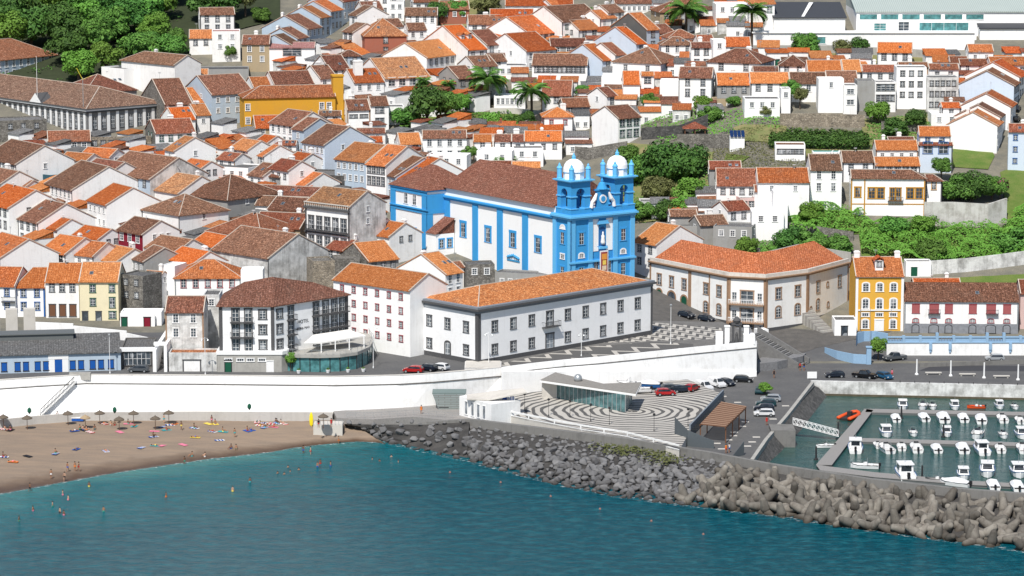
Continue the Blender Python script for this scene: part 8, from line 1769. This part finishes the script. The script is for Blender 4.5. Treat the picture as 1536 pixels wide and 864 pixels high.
root = empty('rescue_board', beach_z(467, 640), 0, 'bright yellow rescue board standing upright beside the platform', 'board'); m = MB(); m.lathe([(.05,0),(.34,.4),(.4,1.4),(.3,2.3),(.04,2.9)], 12); o = m.build('board', plain('rescue_yellow', (.85,.68,.02), .4), root, smooth=True); o.scale = (1,.25,1)
root = empty('beach_chest', beach_z(116, 631), 0, 'blue and white equipment chest near the foot of the sea wall', 'chest'); m = MB(); m.box(-1.2,-.4,0,1.2,.4,.55); m.build('box', SWIM['blue'], root); m = MB(); m.box(-1.25,-.45,.55,1.25,.45,.68); m.build('lid', WHITE, root)
for u, v, lab in ((172,616,'green lantern shaped sign on the sea wall above the left parasols'),(374,611,'green lantern shaped sign on the sea wall, right one'),(44,617,'dark green lantern shaped sign on the sea wall, leftmost')):
    q = P(u, v, 4.6); root = empty('wall_lantern', q, 0, lab, 'lantern'); m = MB(); m.lathe([(.1,-.5),(.42,0),(.35,.5),(.1,.75)], 8); m.build('lantern', GREENP, root); m = MB(); m.tube([(0,0,0),(0,1.0,0)], .05, 4); m.build('bracket', IRON, root)
for i, (u, v) in enumerate(((826,745),(900,764),(977,782),(1055,802),(675,709),(751,724))):
    root = empty('buoy', P(u, v, 0), 0, 'small reddish swimming line buoy floating on the sea', 'buoy', 'buoys marking the swimming area'); m = MB(); m.lathe([(.08,-.3),(.2,-.1),(.2,.1),(.1,.25),(.05,.3)], 10); m.build('float', plain('buoy_red', (.28,.13,.10), .5), root, smooth=True); m = MB(); m.tube([(0,0,.4),(0,0,.75)], .03, 4); m.build('pin', IRON, root)
for u, v, w_, h_, lab, mt in ((517,606,1.4,1.1,'small blue grey notice board on the sea wall','g'),(533,607,1.3,1.7,'pale framed notice board on the sea wall above the rocks','c'),(602,605,1.2,.9,'light blue notice on the sea wall near the kiosk','b')):
    q = P(u, v, 5.0); q.y = [p.y for p in base if proj(p)[0] > u][0]+.15; z_ = PYY(u, v, q.y).z; root = empty('notice_board', (q.x, q.y, z_), 0, lab, 'notice board'); m = MB(); m.box(-w_/2,-.12,-h_/2,w_/2,0.6,h_/2); m.build('frame', BASALT, root); m = MB(); m.box(-w_/2+.12,-.15,-h_/2+.12,w_/2-.12,-.121,h_/2-.12); m.build('panel', W[mt], root)
for x, lab in ((1216,'white rectangular sign panel beside the quay wall end'),):
    root = empty('sign_panel', P(1218,569,ZQ), 0, lab, 'sign'); m = MB(); m.box(-1,0,.2,1,.1,1.6); m.build('panel', WHITE, root); m = MB(); m.box(-.9,.02,0,-.8,.08,.2); m.box(.8,.02,0,.9,.08,.2); m.build('leg', STEEL, root)

m = MB()
for x, y in ((895,305),(1240,330),(950,445),(930,478),(865,545),(830,575),(1030,555),(1000,590),(965,620),(1150,425),(790,262),(745,600),(780,640),(870,520)):
    q = P(920+x/4.8, 540+y/4.8, ZQ); m.quad((q.x-.7,q.y-.5,ZQ+.01),(q.x+.7,q.y-.5,ZQ+.01),(q.x+.7,q.y+.5,ZQ+.01),(q.x-.7,q.y+.5,ZQ+.01))
struct(m.build('white_paving_slabs', CONC_L))
for i, u in enumerate((448,492,522,545)):
    root = empty('planter', P(u, 560-i*.8, 8.72), 0, 'small white planter on the kerb in front of the glass restaurant', 'planter', 'white planters before the glass restaurant'); m = MB(); m.lathe([(.3,0),(.45,.6),(.4,.62)], 8); m.build('pot', WHITE, root); m = MB(); leaf_cloud(m, rndg, (0,0,.8), (.4,.4,.3), 60, .12, .2); m.build('plant', LEAF['m'], root)
